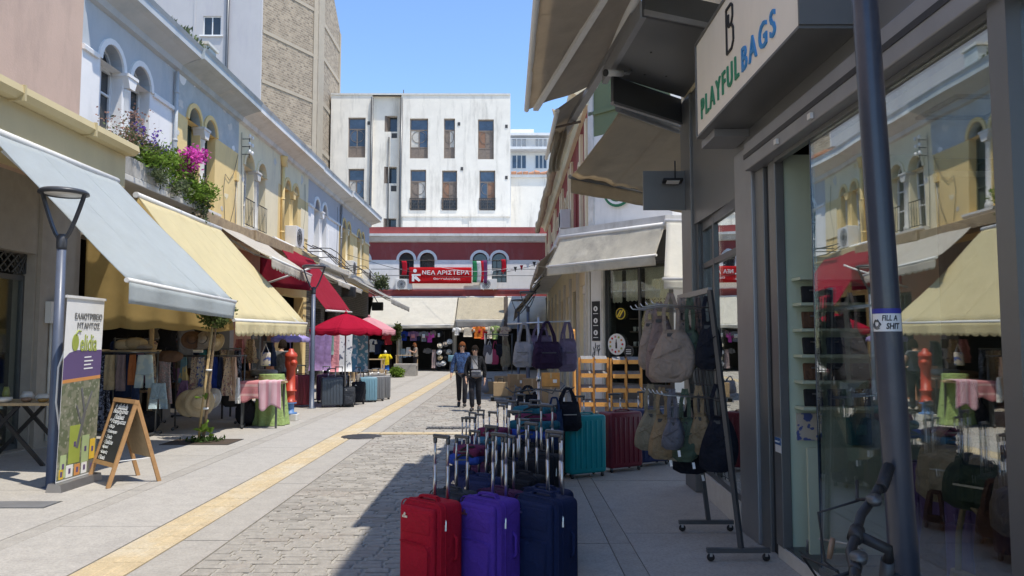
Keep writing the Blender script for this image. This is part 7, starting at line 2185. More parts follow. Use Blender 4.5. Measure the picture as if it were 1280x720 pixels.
# low dark counters inside the window carrying bags
t = thing('window_counter', 'dark counter inside the display window under the bags', 'counter', (3.4, 3.8, .11))
MB().b2(2.95, 3.7, 2.2, 4.9, .115, 1.05).build('cabinet', 'cloth_navy', t, bevel=.01)
MB().b2(2.92, 3.73, 2.18, 4.92, 1.052, 1.09).build('top', 'black_paint', t)
t = thing('wall_rack', 'dark rack of bags on the back wall inside the shop', 'shelf', (5.6, 3.5, .11))
for z in (.7, 1.3, 1.9, 2.5):
    MB().b2(5.6, 6.1, .2, 6.1, z, z + .03).build('board', 'wood_frame', t)
for i in range(18):
    m = ['bag_tan', 'bag_brownl', 'bag_navyb', 'bag_green', 'bag_taupe', 'bag_greyb'][i % 6]
    z = (.73, 1.33, 1.93)[i // 6]
    y = .8 + (i % 6) * .85
    rowl = ('lowest', 'middle', 'upper')[i // 6]
    colr = ['tan', 'brown', 'black', 'green', 'taupe', 'grey'][i % 6]
    tt = thing('shelf_bag', f'{colr} bag on the {rowl} shelf at the back of the shop', 'bag', (5.8, y, z), 'bags on the back wall shelves')
    MB().rbox((5.8, y, z + .17), (.16, .36, .32), .05, seg=3).build('body', m, tt)
    MB().tube([(5.8, y - .1, z + .32), (5.8, y - .06, z + .44), (5.8, y + .06, z + .44), (5.8, y + .1, z + .32)], .01, 6).build('strap', m, tt)

# ---- slanted bag rack on the pavement
t = thing('bag_rack', 'wheeled dark metal rack leaning slightly, hung with sling bags', 'display rack', (1.75, 6.5, 0))
FN, TN = V((1.80, 6.02, .07)), V((1.64, 6.2, 2.12))
FF, TF = V((1.79, 6.95, .07)), V((1.55, 6.93, 2.10))
for a, b in ((FN, TN), (FF, TF)):
    MB().bar(a, b, .035, .035).build('post', 'dark_metal', t)
MB().bar(TN, TF, .035, .045).build('top_rail', 'zinc', t)
for f in (FN, FF):
    MB().bar((f.x - .27, f.y, .085), (f.x + .22, f.y, .085), .04, .035).build('foot', 'dark_metal', t)
    for dx in (-.24, .19):
        w_ = MB().lathe([(0, -.012), (.028, -.012), (.031, 0), (.028, .012), (0, .012)], (f.x + dx, f.y, .032), 12, m=Matrix.Rotation(R(90), 3, 'X')).build('caster', 'black_rubber', t)
        MB().box((f.x + dx, f.y, .055), (.02, .035, .03)).build('fork', 'chrome', w_)
gm = MB()
for i in range(1, 9):
    k_ = i / 9
    gm.tube([FN.lerp(TN, .25).lerp(FF.lerp(TF, .25), k_), FN.lerp(TN, .98).lerp(FF.lerp(TF, .98), k_)], .004, 4)
for i in range(12):
    k_ = .26 + .06 * i
    gm.tube([FN.lerp(TN, k_), FF.lerp(TF, k_)], .004, 4)
tag(gm.build('wire_grid', 'iron', t), kind='stuff')
def rk(k_, z): return FN.lerp(TN, (z - .07) / 2.05).lerp(FF.lerp(TF, (z - .07) / 2.05), k_)
for z, n in ((1.98, 5), (1.24, 6)):
    for i in range(n):
        a = rk(.08 + .84 * i / (n - 1), z)
        MB().tube([a, a + V((-.46, 0, .03)), a + V((-.48, 0, .06))], .006, 6).build('hook', 'chrome', t)
def bagpx(px, ytop, yb0, yb1, wpx, m, lb, Y, d=.11, rz=R(-20)):
    o = at(px, ytop, Y)
    b0, b1 = at(px, yb0, Y), at(px, yb1, Y)
    return sling(lb, tuple(o), o.z - b0.z, b0.z - b1.z, wpx / F * Y * 1.3, d * 1.35, m, rz)
for a in ((812, 388, 400, 462, 22, 'bag_taupe', 'small taupe sling bag at the upper left end of the slanted rack', 6.85),
          (824, 378, 395, 478, 26, 'bag_mauve', 'mauve brown sling bag in the upper row behind the large beige one', 6.7),
          (838, 366, 412, 478, 42, 'bag_beige', 'largest beige sling bag in the front of the upper row', 6.45),
          (852, 372, 400, 440, 18, 'bag_taupe', 'narrow taupe strap bag right of the large beige sling', 6.75),
          (862, 372, 412, 461, 20, 'bag_green', 'dark green sling bag in the upper row', 6.5),
          (872, 372, 395, 450, 14, 'bag_mauve', 'slim mauve bag between the green and the black ones, upper row', 6.7),
          (884, 370, 402, 462, 24, 'bag_navyb', 'black sling bag at the right end of the upper row', 6.25),
          (813, 480, 512, 563, 30, 'bag_olive', 'olive taupe sling bag at the left of the lower row', 6.6),
          (827, 484, 518, 574, 26, 'bag_tan', 'tan sling bag in the lower row beside the olive one', 6.5),
          (843, 540, 552, 576, 16, 'bag_sand', 'pale sand pouch hanging lowest in the lower row', 6.6),
          (840, 486, 522, 562, 20, 'bag_greyb', 'small grey teardrop sling in front of the lower row', 6.25),
          (856, 486, 522, 577, 24, 'bag_green', 'grey green sling bag in the middle of the lower row', 6.4),
          (873, 482, 516, 568, 21, 'bag_tan', 'mustard tan sling bag right of the grey green one', 6.35),
          (863, 500, 548, 592, 34, 'bag_navyb', 'large black bag behind the lower row', 6.7),
          (896, 480, 520, 590, 34, 'bag_navyb', 'large navy black sling at the lower right of the rack', 6.2)):
    bagpx(*a)
# ---- bicycle at the pole
bk = thing('bicycle', 'dark bicycle leaning by the grey pole, handlebar and brake levers in view', 'bicycle', (0, 0, 0))
def wheel(x):
    w_ = MB()
    w_.lathe([(.325, -.018), (.345, -.012), (.35, 0), (.345, .012), (.325, .018)], (x, 0, .35), 36, m=Matrix.Rotation(R(90), 3, 'X'))
    w_ = w_.build('wheel', 'black_rubber', bk)
    MB().lathe([(.305, -.012), (.326, -.014), (.326, .014), (.305, .012), (.305, -.012)], (x, 0, .35), 36, m=Matrix.Rotation(R(90), 3, 'X')).build('rim', 'steel', w_)
    sp = MB().tube([(x, -.04, .35), (x, .04, .35)], .02, 8)
    for i in range(24):
        a = 2 * math.pi * i / 24
        sp.tube([(x, .03 * (-1) ** i, .35), (x + .31 * math.cos(a), 0, .35 + .31 * math.sin(a))], .0015, 4, False)
    tag(sp.build('spokes', 'chrome', w_), kind='stuff')
wheel(.22); wheel(-.83)
MB().tube([(-.085, 0, .98), (-.055, 0, .80)], .022, 10).tube([(-.06, 0, .93), (-.62, 0, .78)], .016, 8).tube([(-.055, 0, .82), (-.42, 0, .29)], .019, 8).tube([(-.42, 0, .29), (-.64, 0, .90)], .016, 8).tube([(-.42, .03, .29), (-.83, .05, .35)], .01, 6).tube([(-.42, -.03, .29), (-.83, -.05, .35)], .01, 6).tube([(-.62, .02, .80), (-.83, .05, .35)], .009, 6).tube([(-.62, -.02, .80), (-.83, -.05, .35)], .009, 6).build('frame', 'anthracite', bk)
MB().tube([(-.05, 0, .79), (-.03, .045, .74), (.22, .05, .35)], .013, 8).tube([(-.05, 0, .79), (-.03, -.045, .74), (.22, -.05, .35)], .013, 8).build('fork', 'anthracite', bk)
MB().tube([(-.085, 0, .98), (-.09, 0, 1.02), (0, 0, 1.06)], .018, 10).build('stem', 'black_paint', bk)
hb = MB().tube([(-.05, .36, 1.085), (-.03, .2, 1.08), (0, .1, 1.065), (0, 0, 1.06), (0, -.1, 1.065), (-.03, -.2, 1.08), (-.05, -.36, 1.085)], .0155, 10).lathe([(.0, -.025), (.024, -.025), (.024, .025), (0, .025)], (0, 0, 1.06), 12, m=Matrix.Rotation(R(90), 3, 'X')).build('handlebar', 'black_paint', bk)
for s in (-1, 1):
    MB().tube([(-.043, s * .24, 1.082), (-.046, s * .28, 1.084), (-.05, s * .37, 1.087)], [.019, .0215, .0215], 12).build('grip', 'black_rubber', hb)
    MB().tube([(-.03, s * .19, 1.07), (.03, s * .21, 1.05), (.05, s * .33, 1.045)], .006, 6).lathe([(.018, -.012), (.018, .012)], (-.03, s * .19, 1.078), 10, m=Matrix.Rotation(R(90), 3, 'X')).build('brake_lever', 'black_paint', hb)
    MB().tube([(.02, s * .19, 1.06), (.14, s * .12, 1.04), (.12, s * .05, .9), (.0, s * .03, .8)], .004, 6).build('brake_cable', 'black_rubber', hb)
    MB().lathe([(.0, -.012), (.022, -.01), (.026, .01), (.0, .016)], (-.035, s * .155, 1.09), 12).build('shifter', 'dark_metal', hb)
MB().lathe([(.0, 0), (.033, .002), (.035, .014), (.0, .018)], (.06, .05, 1.03), 16, m=Matrix.Rotation(R(80), 3, 'Y')).build('reflector', 'ceramic_brown', hb)
MB().rbox((-.66, 0, .93), (.26, .14, .06), .028, seg=3).build('saddle', 'black_rubber', bk)
MB().tube([(-.42, -.09, .29), (-.42, .09, .29)], .012, 8).bar((-.42, .09, .29), (-.30, .10, .17), .02, .012).bar((-.42, -.09, .29), (-.54, -.10, .41), .02, .012).lathe([(.09, -.003), (.09, .003)], (-.42, -.06, .29), 24, m=Matrix.Rotation(R(90), 3, 'X')).build('crankset', 'dark_metal', bk)
for s in (-1, 1):
    MB().box((-.42 + s * .12, s * .14, .29 - s * .12), (.09, .08, .02)).build('pedal', 'black_rubber', bk)
MB().tube([(-.5, .03, .27), (-.52, .22, .02)], .009, 6).build('kickstand', 'dark_metal', bk)
hdg = math.atan2(.57, -.82)
rot = Matrix.Rotation(hdg, 4, 'Z') @ Matrix.Rotation(R(-23), 4, 'X')
tgt = at(1070, 668, 2.45)
bk.rotation_euler = rot.to_euler()
bk.location = tgt - rot.to_3x3() @ V((0, 0, 1.06))

# ================================================================== DUFFEL BAG STAND AND BLACK BAGS
YD = 12.0
t = thing('bag_stand', 'thin pole stand with cross rail of hanging travel bags over the luggage', 'display rack', (PX(673, YD), YD, 0))
xd = PX(673, YD)
MB().tube([(xd, YD, .03), (xd, YD, 2.08)], .016, 8).build('pole', 'chrome', t)
MB().tube([(PX(634, YD), YD + .05, 1.98), (xd, YD, 2.0), (PX(713, YD), YD - .05, 2.02)], .011, 8).build('cross_rail', 'chrome', t)
for a in (0, 2.1, 4.2):
    MB().bar((xd, YD, .06), (xd + .3 * math.cos(a), YD + .3 * math.sin(a), .02), .03, .03).build('foot', 'dark_metal', t)
GQ = 'travel bags on the pole stand'
tote('duffel_bag', 'pale grey slouchy travel bag at the left of the pole stand', (PX(655, YD), YD - .05, 1.98), .34, .40, .2, 'bag_greyl', R(-15), .28, GQ, pocket='bag_greyl')
tote('duffel_bag', 'dark purple travel bag in the middle of the pole stand', (PX(683, YD), YD - .18, 2.0), .47, .42, .24, 'bag_purple', R(10), .30, GQ, pocket='bag_purple')
tote('duffel_bag', 'lavender grey travel bag at the right of the pole stand', (PX(709, YD), YD - .02, 2.0), .32, .52, .2, 'bag_lav', R(25), .25, GQ, pocket='bag_lav')
tote('duffel_bag', 'greyish mauve bag behind the dark purple one', (PX(676, YD), YD + .15, 2.0), .42, .34, .18, 'bag_lav', R(-5), .2, GQ)
YB = 9.75
t = thing('bag_stand', 'low stand of bent wire hooks behind the luggage', 'display rack', (PX(672, YB), YB, 0))
x_ = PX(673, YB)
MB().tube([(x_, YB, .02), (x_, YB, 1.30)], .016, 8).build('pole', 'chrome', t)
MB().lathe([(.03, 1.20), (.03, 1.26)], (x_, YB, 0), 10).build('collar', 'chrome', t)
for i, (dx, dy) in enumerate(((-.42, -.1), (-.30, .25), (.35, .25), (.45, -.1), (.2, -.35), (-.15, -.35))):
    MB().tube([(x_, YB, 1.10), (x_ + dx * .8, YB + dy * .8, 1.06), (x_ + dx, YB + dy, 1.13)], .009, 6).build('hook', 'dark_metal', t)
GK = 'black bags on the wire hooks'
tote('duffel_bag', 'black duffel bag hanging in front of the teal suitcase', (PX(708, 9.6), 9.45, 1.12), .34, .36, .2, 'bag_navyb', R(10), .16, GK, pocket='bag_navyb', zipc='chrome')
tote('duffel_bag', 'black flat bag at the left of the wire hooks', (PX(660, 9.8), 9.9, 1.12), .34, .24, .14, 'bag_navyb', R(-10), .10, GK)
tote('duffel_bag', 'dark navy bag hanging under the wire hooks beside the pile', (PX(692, 9.4), 9.3, 1.02), .22, .48, .16, 'pile_navy', R(0), .14, GK)
tote('duffel_bag', 'small black bag on the rear left hook', (PX(648, 10), 10.0, 1.10), .2, .26, .12, 'bag_greyb', R(0), .1, GK)
# ================================================================== CORNER BUILDING ACROSS THE SIDE STREET
RX = 2.2
RF = face((RX, 0, 0), (0, 1, 0), (1, 0, 0))
YA, YB_ = 20.6, 44.8
cb = thing('corner_building', 'chamfered corner building with red upper wall and white corner', 'building', (4, 30, 0))
CHo = V((RX, YA, 0))
CF = face(CHo, (1, -1, 0), (1, 1, 0))
CL = 2.62
ce = CF(CL, 0)
XF = face((ce.x, ce.y, 0), (1, 0, 0), (0, 1, 0))
ZU = 4.72
# upper floor
wops = [(y, y + .8, 5.3, 6.75, True) for y in (23.0, 24.3, 27.6, 28.9, 32.2, 33.5, 37.0, 38.3, 41.6, 42.9)]
wall(MB(), RF, YA, YB_, ZU, 8.5, wops, .25).build('red_wall', 'red_plaster', cb)
for a, b, c, d, e in wops:
    window(cb, RF, a, b, c, d, True, .2, 'wood_frame', 'dark_glass', 2, (.5,))
    m2 = MB()
    ring(m2, RF, a - .003, b + .003, d, .14, -.06, 0)
    m2.build('arch_moulding', 'cream_plaster', cb)
for y in (20.75, 22.4, 25.9, 26.9, 30.5, 31.5, 35.2, 36.3, 40, 40.9, 44.2):
    MB().fbox(RF, y, y + .45, ZU, 7.9, -.09, 0).build('pilaster', 'cream_plaster', cb)
mb = profile(MB(), RF, YA - .05, YB_, [(0, 8.2), (-.12, 8.22), (-.2, 8.4), (-.45, 8.55), (-.5, 8.6), (-.5, 8.85), (0, 8.95)])
mb.build('cornice', 'cream_plaster', cb)
mb = MB().quad(CF(0, ZU), CF(CL, ZU), CF(CL, 7.3), CF(0, 7.3))
mb.build('corner_wall', 'white_plaster', cb)
mk('olive_paint', (.155, .19, .10), .8, .06, 3)
MB().quad(CF(0, 7.3), CF(CL, 7.3), CF(CL, 9.0), CF(0, 9.0)).build('corner_frieze', 'olive_paint', cb)
MB().fbox(CF, 0, CL, 7.9, 8.0, -.05, 0).build('corner_moulding', 'olive_paint', cb)
MB().fbox(CF, -.02, .16, ZU, 9.0, -.05, .05).build('corner_quoin', 'cornice_white', cb)
mb = MB().quad(XF(0, 0), XF(16, 0), XF(16, 9), XF(0, 9))
mb.quad(RF(YB_, 0), RF(YB_, 0, 10), RF(YB_, 8.6, 10), RF(YB_, 8.6))
mb.quad((RX, YA, 8.9), (RX, YB_, 8.9), (18, YB_, 8.9), (18, ce.y, 8.9), (ce.x, ce.y, 8.9))
mb.build('wall', 'white_plaster', cb)
# the slab between the floors
pts = [RF(YB_, 0, -.85), RF(YA - .35, 0, -.85), CF(CL + .35, 0, -.85), XF(8, 0, -.85), XF(8, 0, 0), CF(CL, 0, 0), RF(YA, 0, 0), RF(YB_, 0, 0)]
mb = MB()
n = len(pts)
mb.add([p + V((0, 0, 4.5)) for p in pts] + [p + V((0, 0, 4.70)) for p in pts], [[0, 1, 6, 7], [1, 2, 5, 6], [2, 3, 4, 5], [n, n + 1, n + 6, n + 7], [n + 1, n + 2, n + 5, n + 6], [n + 2, n + 3, n + 4, n + 5]] + [[i, (i + 1) % n, (i + 1) % n + n, i + n] for i in range(n)])
mb.build('balcony_slab', 'cornice_white', cb)
# ground floor, street side: piers, shutters and dark doorways
ops = []
y = YA + .7
k = 0
while y < YB_ - 3:
    ops.append((y, y + 2.2, 0.02, 3.4, False))
    y += 2.9
wall(MB(), RF, YA, YB_, 0, 4.5, ops, .3).build('shop_front', 'cream_plaster', cb)
rm = MB()
shell(rm, RF, YA + .3, YB_ - .3, 0.004, 3.7, .302, 3)
rm.build('shop_room', 'dark_room', cb)
for i, (a, b, c, d, e) in enumerate(ops):
    MB().fbox(RF, a - .3, a - .02, 0, 3.9, -.08, 0).build('pier', 'stone_trim', cb)
    if i % 2 == 0:
        f_ = MB().fbox(RF, a, b, d - .25, d, .06, .2).build('shutter', 'alu_white', cb)
        for u in (a, b - .08):
            MB().fbox(RF, u, u + .08, c, d - .251, .08, .16).build('guide', 'alu_white', f_)
        for j in range(16):
            z = c + (d - .26 - c) * (j + .1) / 16
            MB().fbox(RF, a + .081, b - .081, z, z + (d - c) / 16 * .8, .11, .135).build('slat', 'alu_white', f_)
    else:
        f_ = MB()
        for j in range(4):
            u = a + (b - a) * j / 3
            f_.fbox(RF, u - .03, u + .03, c, d, .1, .16)
        f_.build('door_frame', 'wood_frame', cb)
# chamfer ground floor: white pier with sign, big shop window
co = [(.52, CL - .12, .55, 3.75, False)]
wall(MB(), CF, 0, CL, 0, 4.5, co, .25).build('corner_shop_front', 'dark_metal', cb)
MB().fbox(CF, .05, .40, .02, 4.45, -.05, 0).build('white_pier', 'white_plaster', cb)
for u in (.0, .46):
    MB().fbox(CF, u - .03, u + .03, 0, 4.45, -.08, -.002).build('pipe_cover', 'stone_trim', cb)
rm = MB()
shell(rm, CF, .3, CL + .3, .5, 3.9, .26, 2.6)
rm.build('corner_shop_room', 'shop_room', cb)
f_ = MB()
for u in (.54, 1.55, CL - .14):
    f_.fbox(CF, u - .03, u + .03, .55, 3.75, .06, .12)
f_.fbox(CF, .54, CL - .14, .551, .62, .062, .118).fbox(CF, .54, CL - .14, 3.68, 3.749, .062, .118)
f_ = f_.build('corner_shop_window', 'dark_metal', cb)
for u0, u1 in ((.57, 1.52), (1.58, CL - .17)):
    MB().fbox(CF, u0, u1, .62, 3.68, .085, .093).build('pane', 'glass_clear', f_)
def lace(u0, u1, z0, z1, i):
    t = thing('lace_curtain', ['left', 'middle', 'right, widest'][i] + ' cream lace panel hanging in the corner shop window', 'curtain', tuple(CF((u0 + u1) / 2, z1, .2)), 'lace curtains in the corner window')
    MB().grid(lambda a, b: CF(u0 + (u1 - u0) * a, z1 - (z1 - z0) * b - .03 * abs(math.sin(a * 9.4)) * b, .2 + .015 * math.sin(a * 18)), 18, 8).build('panel', 'lace', t, solid=.006)
    m2 = MB()
    uc, zc = (u0 + u1) / 2, (z0 + z1) / 2
    for r_ in (.09, .14):
        for q in range(12):
            a0, a1 = 2 * math.pi * q / 12, 2 * math.pi * (q + 1) / 12
            m2.bar(CF(uc + r_ * math.cos(a0), zc + 1.5 * r_ * math.sin(a0), .178), CF(uc + r_ * math.cos(a1), zc + 1.5 * r_ * math.sin(a1), .178), .014, .006)
    m2.build('motif', 'white_paint', t)
    MB().bar(CF(u0 - .03, z1, .2), CF(u1 + .03, z1, .2), .012, .012).build('rod', 'steel', t)
lace(.60, .92, 2.75, 3.58, 0); lace(1.04, 1.42, 2.78, 3.58, 1); lace(1.64, 2.4, 2.62, 3.6, 2)
m2 = MB()
lf = thing('leaf_border', 'row of dark leaf motifs along the right lace panel', 'trim', tuple(CF(2, 2.75, .17)))
for i in range(4):
    u = 1.74 + i * .18
    for s in (-1, 1):
        for q in (-1, 1):
            MB().prism([(u, 2.74), (u + s * .05, 2.74 + q * .02), (u + s * .065, 2.74 + q * .06), (u + s * .02, 2.74 + q * .05)], CF, .165, .172).build('leaf', 'black_paint', lf)
def disc(name, label, cat, u, z, r, d, face_mat, rim_mat, extra=None):
    t = thing(name, label, cat, tuple(CF(u, z, d)))
    MB().prism([(u + r * math.cos(2 * math.pi * i / 32), z + r * math.sin(2 * math.pi * i / 32)) for i in range(32)], CF, d - .02, d).build('board', rim_mat, t)
    MB().prism([(u + r * .86 * math.cos(2 * math.pi * i / 32), z + r * .86 * math.sin(2 * math.pi * i / 32)) for i in range(32)], CF, d - .026, d - .021).build('face', face_mat, t)
    return t
mk('logo_green', (.02, .16, .075), .5, .05)
t = disc('round_sign', 'round green and white sign high on the white corner wall', 'sign', 1.0, 5.75, .5, -.05, 'white_paint', 'logo_green')
MB().prism([(1.0 + .36 * math.cos(2 * math.pi * i / 32), 5.75 + .36 * math.sin(2 * math.pi * i / 32)) for i in range(32)], CF, -.083, -.077).build('ring', 'logo_green', t)
MB().prism([(1.0 + .30 * math.cos(2 * math.pi * i / 32), 5.75 + .30 * math.sin(2 * math.pi * i / 32)) for i in range(32)], CF, -.09, -.084).build('centre', 'white_paint', t)
mk('logo_yellow', (.70, .52, .05), .5, .05)
t = disc('bean_sign', 'small yellow round sign with slanted stripes in corner window', 'sign', .98, 2.43, .15, .04, 'dark_room', 'logo_yellow')
for s in (-.05, .02):
    MB().prism([(.90 + s, 2.34), (.95 + s, 2.34), (1.07 + s, 2.52), (1.02 + s, 2.52)], CF, .008, .013).build('stripe', 'logo_yellow', t)
t = disc('round_poster', 'round white poster with fruit and a bottle in the corner window', 'poster', .84, 1.63, .28, .04, 'white_paint', 'white_paint')
for i in range(11):
    a = 2 * math.pi * i / 11
    u, z = .84 + .2 * math.cos(a), 1.63 + .2 * math.sin(a)
    MB().prism([(u + .032 * math.cos(b * 1.05), z + .032 * math.sin(b * 1.05)) for b in range(6)], CF, .006, .012).build('fruit', ['flag_red', 'print_orange', 'print_green', 'cloth_pink'][i % 4], t)
MB().prism([(.815, 1.52), (.865, 1.52), (.865, 1.66), (.85, 1.70), (.85, 1.76), (.83, 1.76), (.83, 1.70), (.815, 1.66)], CF, .004, .011).build('bottle', 'black_paint', t)
t = disc('menu_disc', 'small black round menu sign beside the round white poster', 'sign', 1.24, 1.45, .15, .03, 'board_black', 'dark_metal')
for i in range(3):
    MB().prism([(1.16, 1.48 - i * .05), (1.32, 1.48 - i * .05), (1.32, 1.495 - i * .05), (1.16, 1.495 - i * .05)], CF, -.002, .003).build('text_line', 'chalk', t)
t = thing('vertical_sign', 'tall narrow black sign with three white icons on white pier', 'sign', tuple(CF(.22, 2.3, -.06)))
MB().fbox(CF, .10, .36, 1.72, 2.78, -.075, -.052).build('board', 'board_black', t)
for z in (2.58, 2.26, 1.94):
    MB().prism([(.23 + .07 * math.cos(i * math.pi / 8), z + .07 * math.sin(i * math.pi / 8)) for i in range(16)], CF, -.083, -.076).build('icon', 'white_paint', t)
    MB().prism([(.215, z - .03), (.245, z - .03), (.245, z + .03), (.215, z + .03)], CF, -.088, -.084).build('icon_mark', 'board_black', t)
    MB().prism([(.15, z - .14), (.31, z - .14), (.31, z - .12), (.15, z - .12)], CF, -.08, -.076).build('caption', 'white_paint', t)
gf = MB()
rg = random.Random(3)
for k in range(9):
    u, z = .10 + .028 * k, 1.45 + rg.uniform(-.12, .1)
    pts = [CF(u + rg.uniform(-.04, .06), z + rg.uniform(-.16, .16), -.054) for _ in range(4)]
    gf.tube(pts, .008, 4)
tag(gf.build('graffiti', 'black_paint'), 'black scribbled graffiti tag on the white pier under the sign', 'graffiti')
# small goods on shelves inside the corner window
ws = thing('cup_shelf', 'dark shelf of white cups inside the corner window', 'shelf', tuple(CF(1.5, 2.0, .9)))
for z in (1.55, 1.95, 2.3):
    MB().fbox(CF, .7, 2.4, z, z + .03, .8, 1.1).build('board', 'wood_frame', ws)
for i in range(22):
    z = (1.58, 1.98)[i // 11]
    c = CF(.8 + (i % 11) * .15, 0, .9)
    o_ = MB().lathe([(.035, z), (.045, z + .12), (.04, z + .12), (.03, z + .01)], (c.x, c.y, 0), 8).build('cup', 'white_paint')
    tag(o_, 'white cup in the ' + ('lower' if i < 11 else 'upper') + ' row on the dark corner window shelf', 'cup', 'white cups on the window shelf')
parasol('lilac parasol added behind the corner window glass in place of a reflection', CF(1.3, 0, 1.6).x, CF(1.3, 0, 1.6).y, .55, 1.75, 2.05, 'umbrella_lilac', top=False)  # added object, stands in for a parasol mirrored in the corner glass
# corner awning, unevenly stained by dirt
o0, o1 = CF(-.30, 4.48, -.86), CF(CL + .35, 4.48, -.86)
awning('dusty grey beige awning on the chamfered corner shop', o0, o1, CF(-.35, 3.66, -1.35), CF(CL + .4, 3.70, -1.35), 'awning_corner' if 'awning_corner' in MT else MT.setdefault('awning_corner', MCLOTH('awning_corner', (.74, .70, .60), .34, .1, stain=(.3, .28, .26), stain_amt=.5)), val=.22, group='awnings on the corner building', arms=False)
for f in (0.0, 1.0):
    a = o0.lerp(o1, f)
awning('sunlit white awning of the side street beyond the corner shop', (3.72, ce.y - .9, 4.55), (9.0, ce.y - .9, 4.55), (3.26, ce.y - 2.75, 3.02), (9.0, ce.y - 2.75, 3.02), 'awning_cream', val=.2, group='awnings on the corner building', arms=False)
awning('near dark awning along the red upper wall', (1.34, 22.0, 4.48), (1.34, 31.0, 4.48), (.85, 22.0, 4.02), (.85, 31.0, 3.95), 'awning_taupe', val=.22, group='awnings on the corner building')
awning('far dark awning reaching low toward the street end', (1.34, 32.0, 4.42), (1.34, 43.5, 4.42), (.25, 32.0, 3.05), (.25, 43.0, 2.9), 'awning_taupe', val=.0, group='awnings on the corner building', bar='dark_metal')
awning('grey awning between the two dark ones, half rolled', (1.34, 31.1, 4.46), (1.34, 31.9, 4.46), (.6, 31.1, 3.5), (.6, 31.9, 3.5), 'awning_grey', val=.1, group='awnings on the corner building', arms=False)
# rolled canvas under the cornice
mb = MB()
mb.tube([(1.62 + .02 * math.sin(i), 22 + i * 1.15, 8.15 - .05 * math.sin(i * 1.7)) for i in range(20)], [.16 + .03 * math.sin(i * 2.3) for i in range(20)], 10)
tag(mb.build('rolled_canvas', 'canvas_roll'), 'long rolled up canvas hanging below the cornice of red wall', 'canvas')
ac_unit('air conditioner on the red upper wall of the corner building', RF, 26.4, 5.6, -.1, .95, .65, .35)
# lamps of the right side
street_lamp('slim forked street lamp near the street end, by the dark awning', PX(648, 32), 32, 3.42, 2.9, .3)
street_lamp('slim forked street lamp right of the farther one, before the corner building', PX(660, 25), 25, 3.3, 2.8, .28)

# ================================================================== SHELF RACKS AND BOXES BEFORE THE CORNER BUILDING
def wood_rack(label, x0, x1, y, z, ncol, ntier, side=False):
    t = thing('display_rack', label, 'display rack', ((x0 + x1) / 2, y, 0), 'pine display racks')
    for i in range(ncol + 1):
        x = x0 + (x1 - x0) * i / ncol
        MB().b2(x - .025, x + .025, y - .02, y + .02, 0, z).build('post', 'pine', t)
        MB().bar((x, y + .02, z - .05), (x, y + .45, 0.02), .03, .03).build('strut', 'pine', t)
    cd = MB()
    for k_ in range(ntier):
        zz = .22 + (z - .30) * k_ / (ntier - 1)
        for i in range(ncol):
            a, b = x0 + (x1 - x0) * i / ncol + .03, x0 + (x1 - x0) * (i + 1) / ncol - .03
            MB().hexa([(a, y - .14, zz - .02), (b, y - .14, zz - .02), (b, y + .12, zz + .08), (a, y + .12, zz + .08), (a, y - .14, zz), (b, y - .14, zz), (b, y + .12, zz + .10), (a, y + .12, zz + .10)]).build('shelf', 'pine', t)
            MB().b2(a, b, y - .165, y - .142, zz - .045, zz + .05).build('lip', 'pine', t)
            for q in range(4):
                xx = a + (b - a) * (q + .5) / 4
                cd.hexa([(xx - .035, y - .10, zz + .022), (xx + .035, y - .10, zz + .022), (xx + .035, y + .08, zz + .09), (xx - .035, y + .08, zz + .09), (xx - .035, y - .10, zz + .05), (xx + .035, y - .10, zz + .05), (xx + .035, y + .08, zz + .12), (xx - .035, y + .08, zz + .12)])
    tag(cd.build('wares', 'cloth_grey', t), kind='stuff')
    return t
YR_ = 18.2
xa, xm, xb = PX(724, YR_), PX(761, YR_), PX(800, YR_)
wood_rack('left pine rack of tilted shelves with small wares before the corner shop', xa, xm - .03, YR_, 1.32, 2, 4)
wood_rack('right pine rack of tilted shelves with small wares before the corner shop', xm + .03, xb, YR_ - .1, 1.30, 2, 4)
t = thing('side_board', 'tall narrow pine board at the left side of the pine racks', 'board', (xa - .06, YR_, 0))
MB().hexa([(xa - .14, YR_ - .3, 0), (xa - .10, YR_ - .3, 0), (xa - .10, YR_ + .35, 0), (xa - .14, YR_ + .35, 0), (xa - .14, YR_ - .05, 1.95), (xa - .10, YR_ - .05, 1.95), (xa - .10, YR_ + .1, 2.0), (xa - .14, YR_ + .1, 2.0)]).build('plank', 'pine', t)
MB().b2(xa - .18, xa - .06, YR_ - .33, YR_ + .38, -.0, .04).build('foot', 'pine', t)
for i, (x, y) in enumerate(((xa + .25, YR_ - .65), (xm + .3, YR_ - .7))):
    tote('flower_pot', '', (x, y, .9), .2, .2, .1, 'cloth_white', 0, .05) if False else None
def carton(label, px, py, Y, s, rz=0., mat='cardboard'):
    p = gnd(px, py)
    c = V((PX(px, Y), Y, s[2] / 2 + (py if py < 5 else 0)))
    t = thing('cardboard_box', label, 'box', (c.x, c.y, c.z - s[2] / 2), 'cardboard boxes by the corner building')
    MB().box(tuple(c), s, rz).build('carton', mat, t, bevel=.004)
    m = Matrix.Rotation(rz, 3, 'Z')
    MB().box(tuple(c + V((0, 0, s[2] / 2 + .0015))), (s[0] * .98, .05, .002), rz).box(tuple(c + m @ V((0, -s[1] / 2 - .0015, s[2] * .3))), (.05, .002, s[2] * .4), rz).build('tape', 'wood_pale', t)
    MB().box(tuple(c + m @ V((s[0] * .22, -s[1] / 2 - .003, -s[2] * .1))), (s[0] * .22, .003, s[2] * .25), rz).build('shipping_sticker', 'white_paint', t)
carton('large cardboard box at the right of the box pile', 664, 0, 22.5, (.5, .45, .62), .1)
carton('wide low cardboard box under another, left of the tall one', 645, 0, 23.0, (.55, .5, .36), -.08)
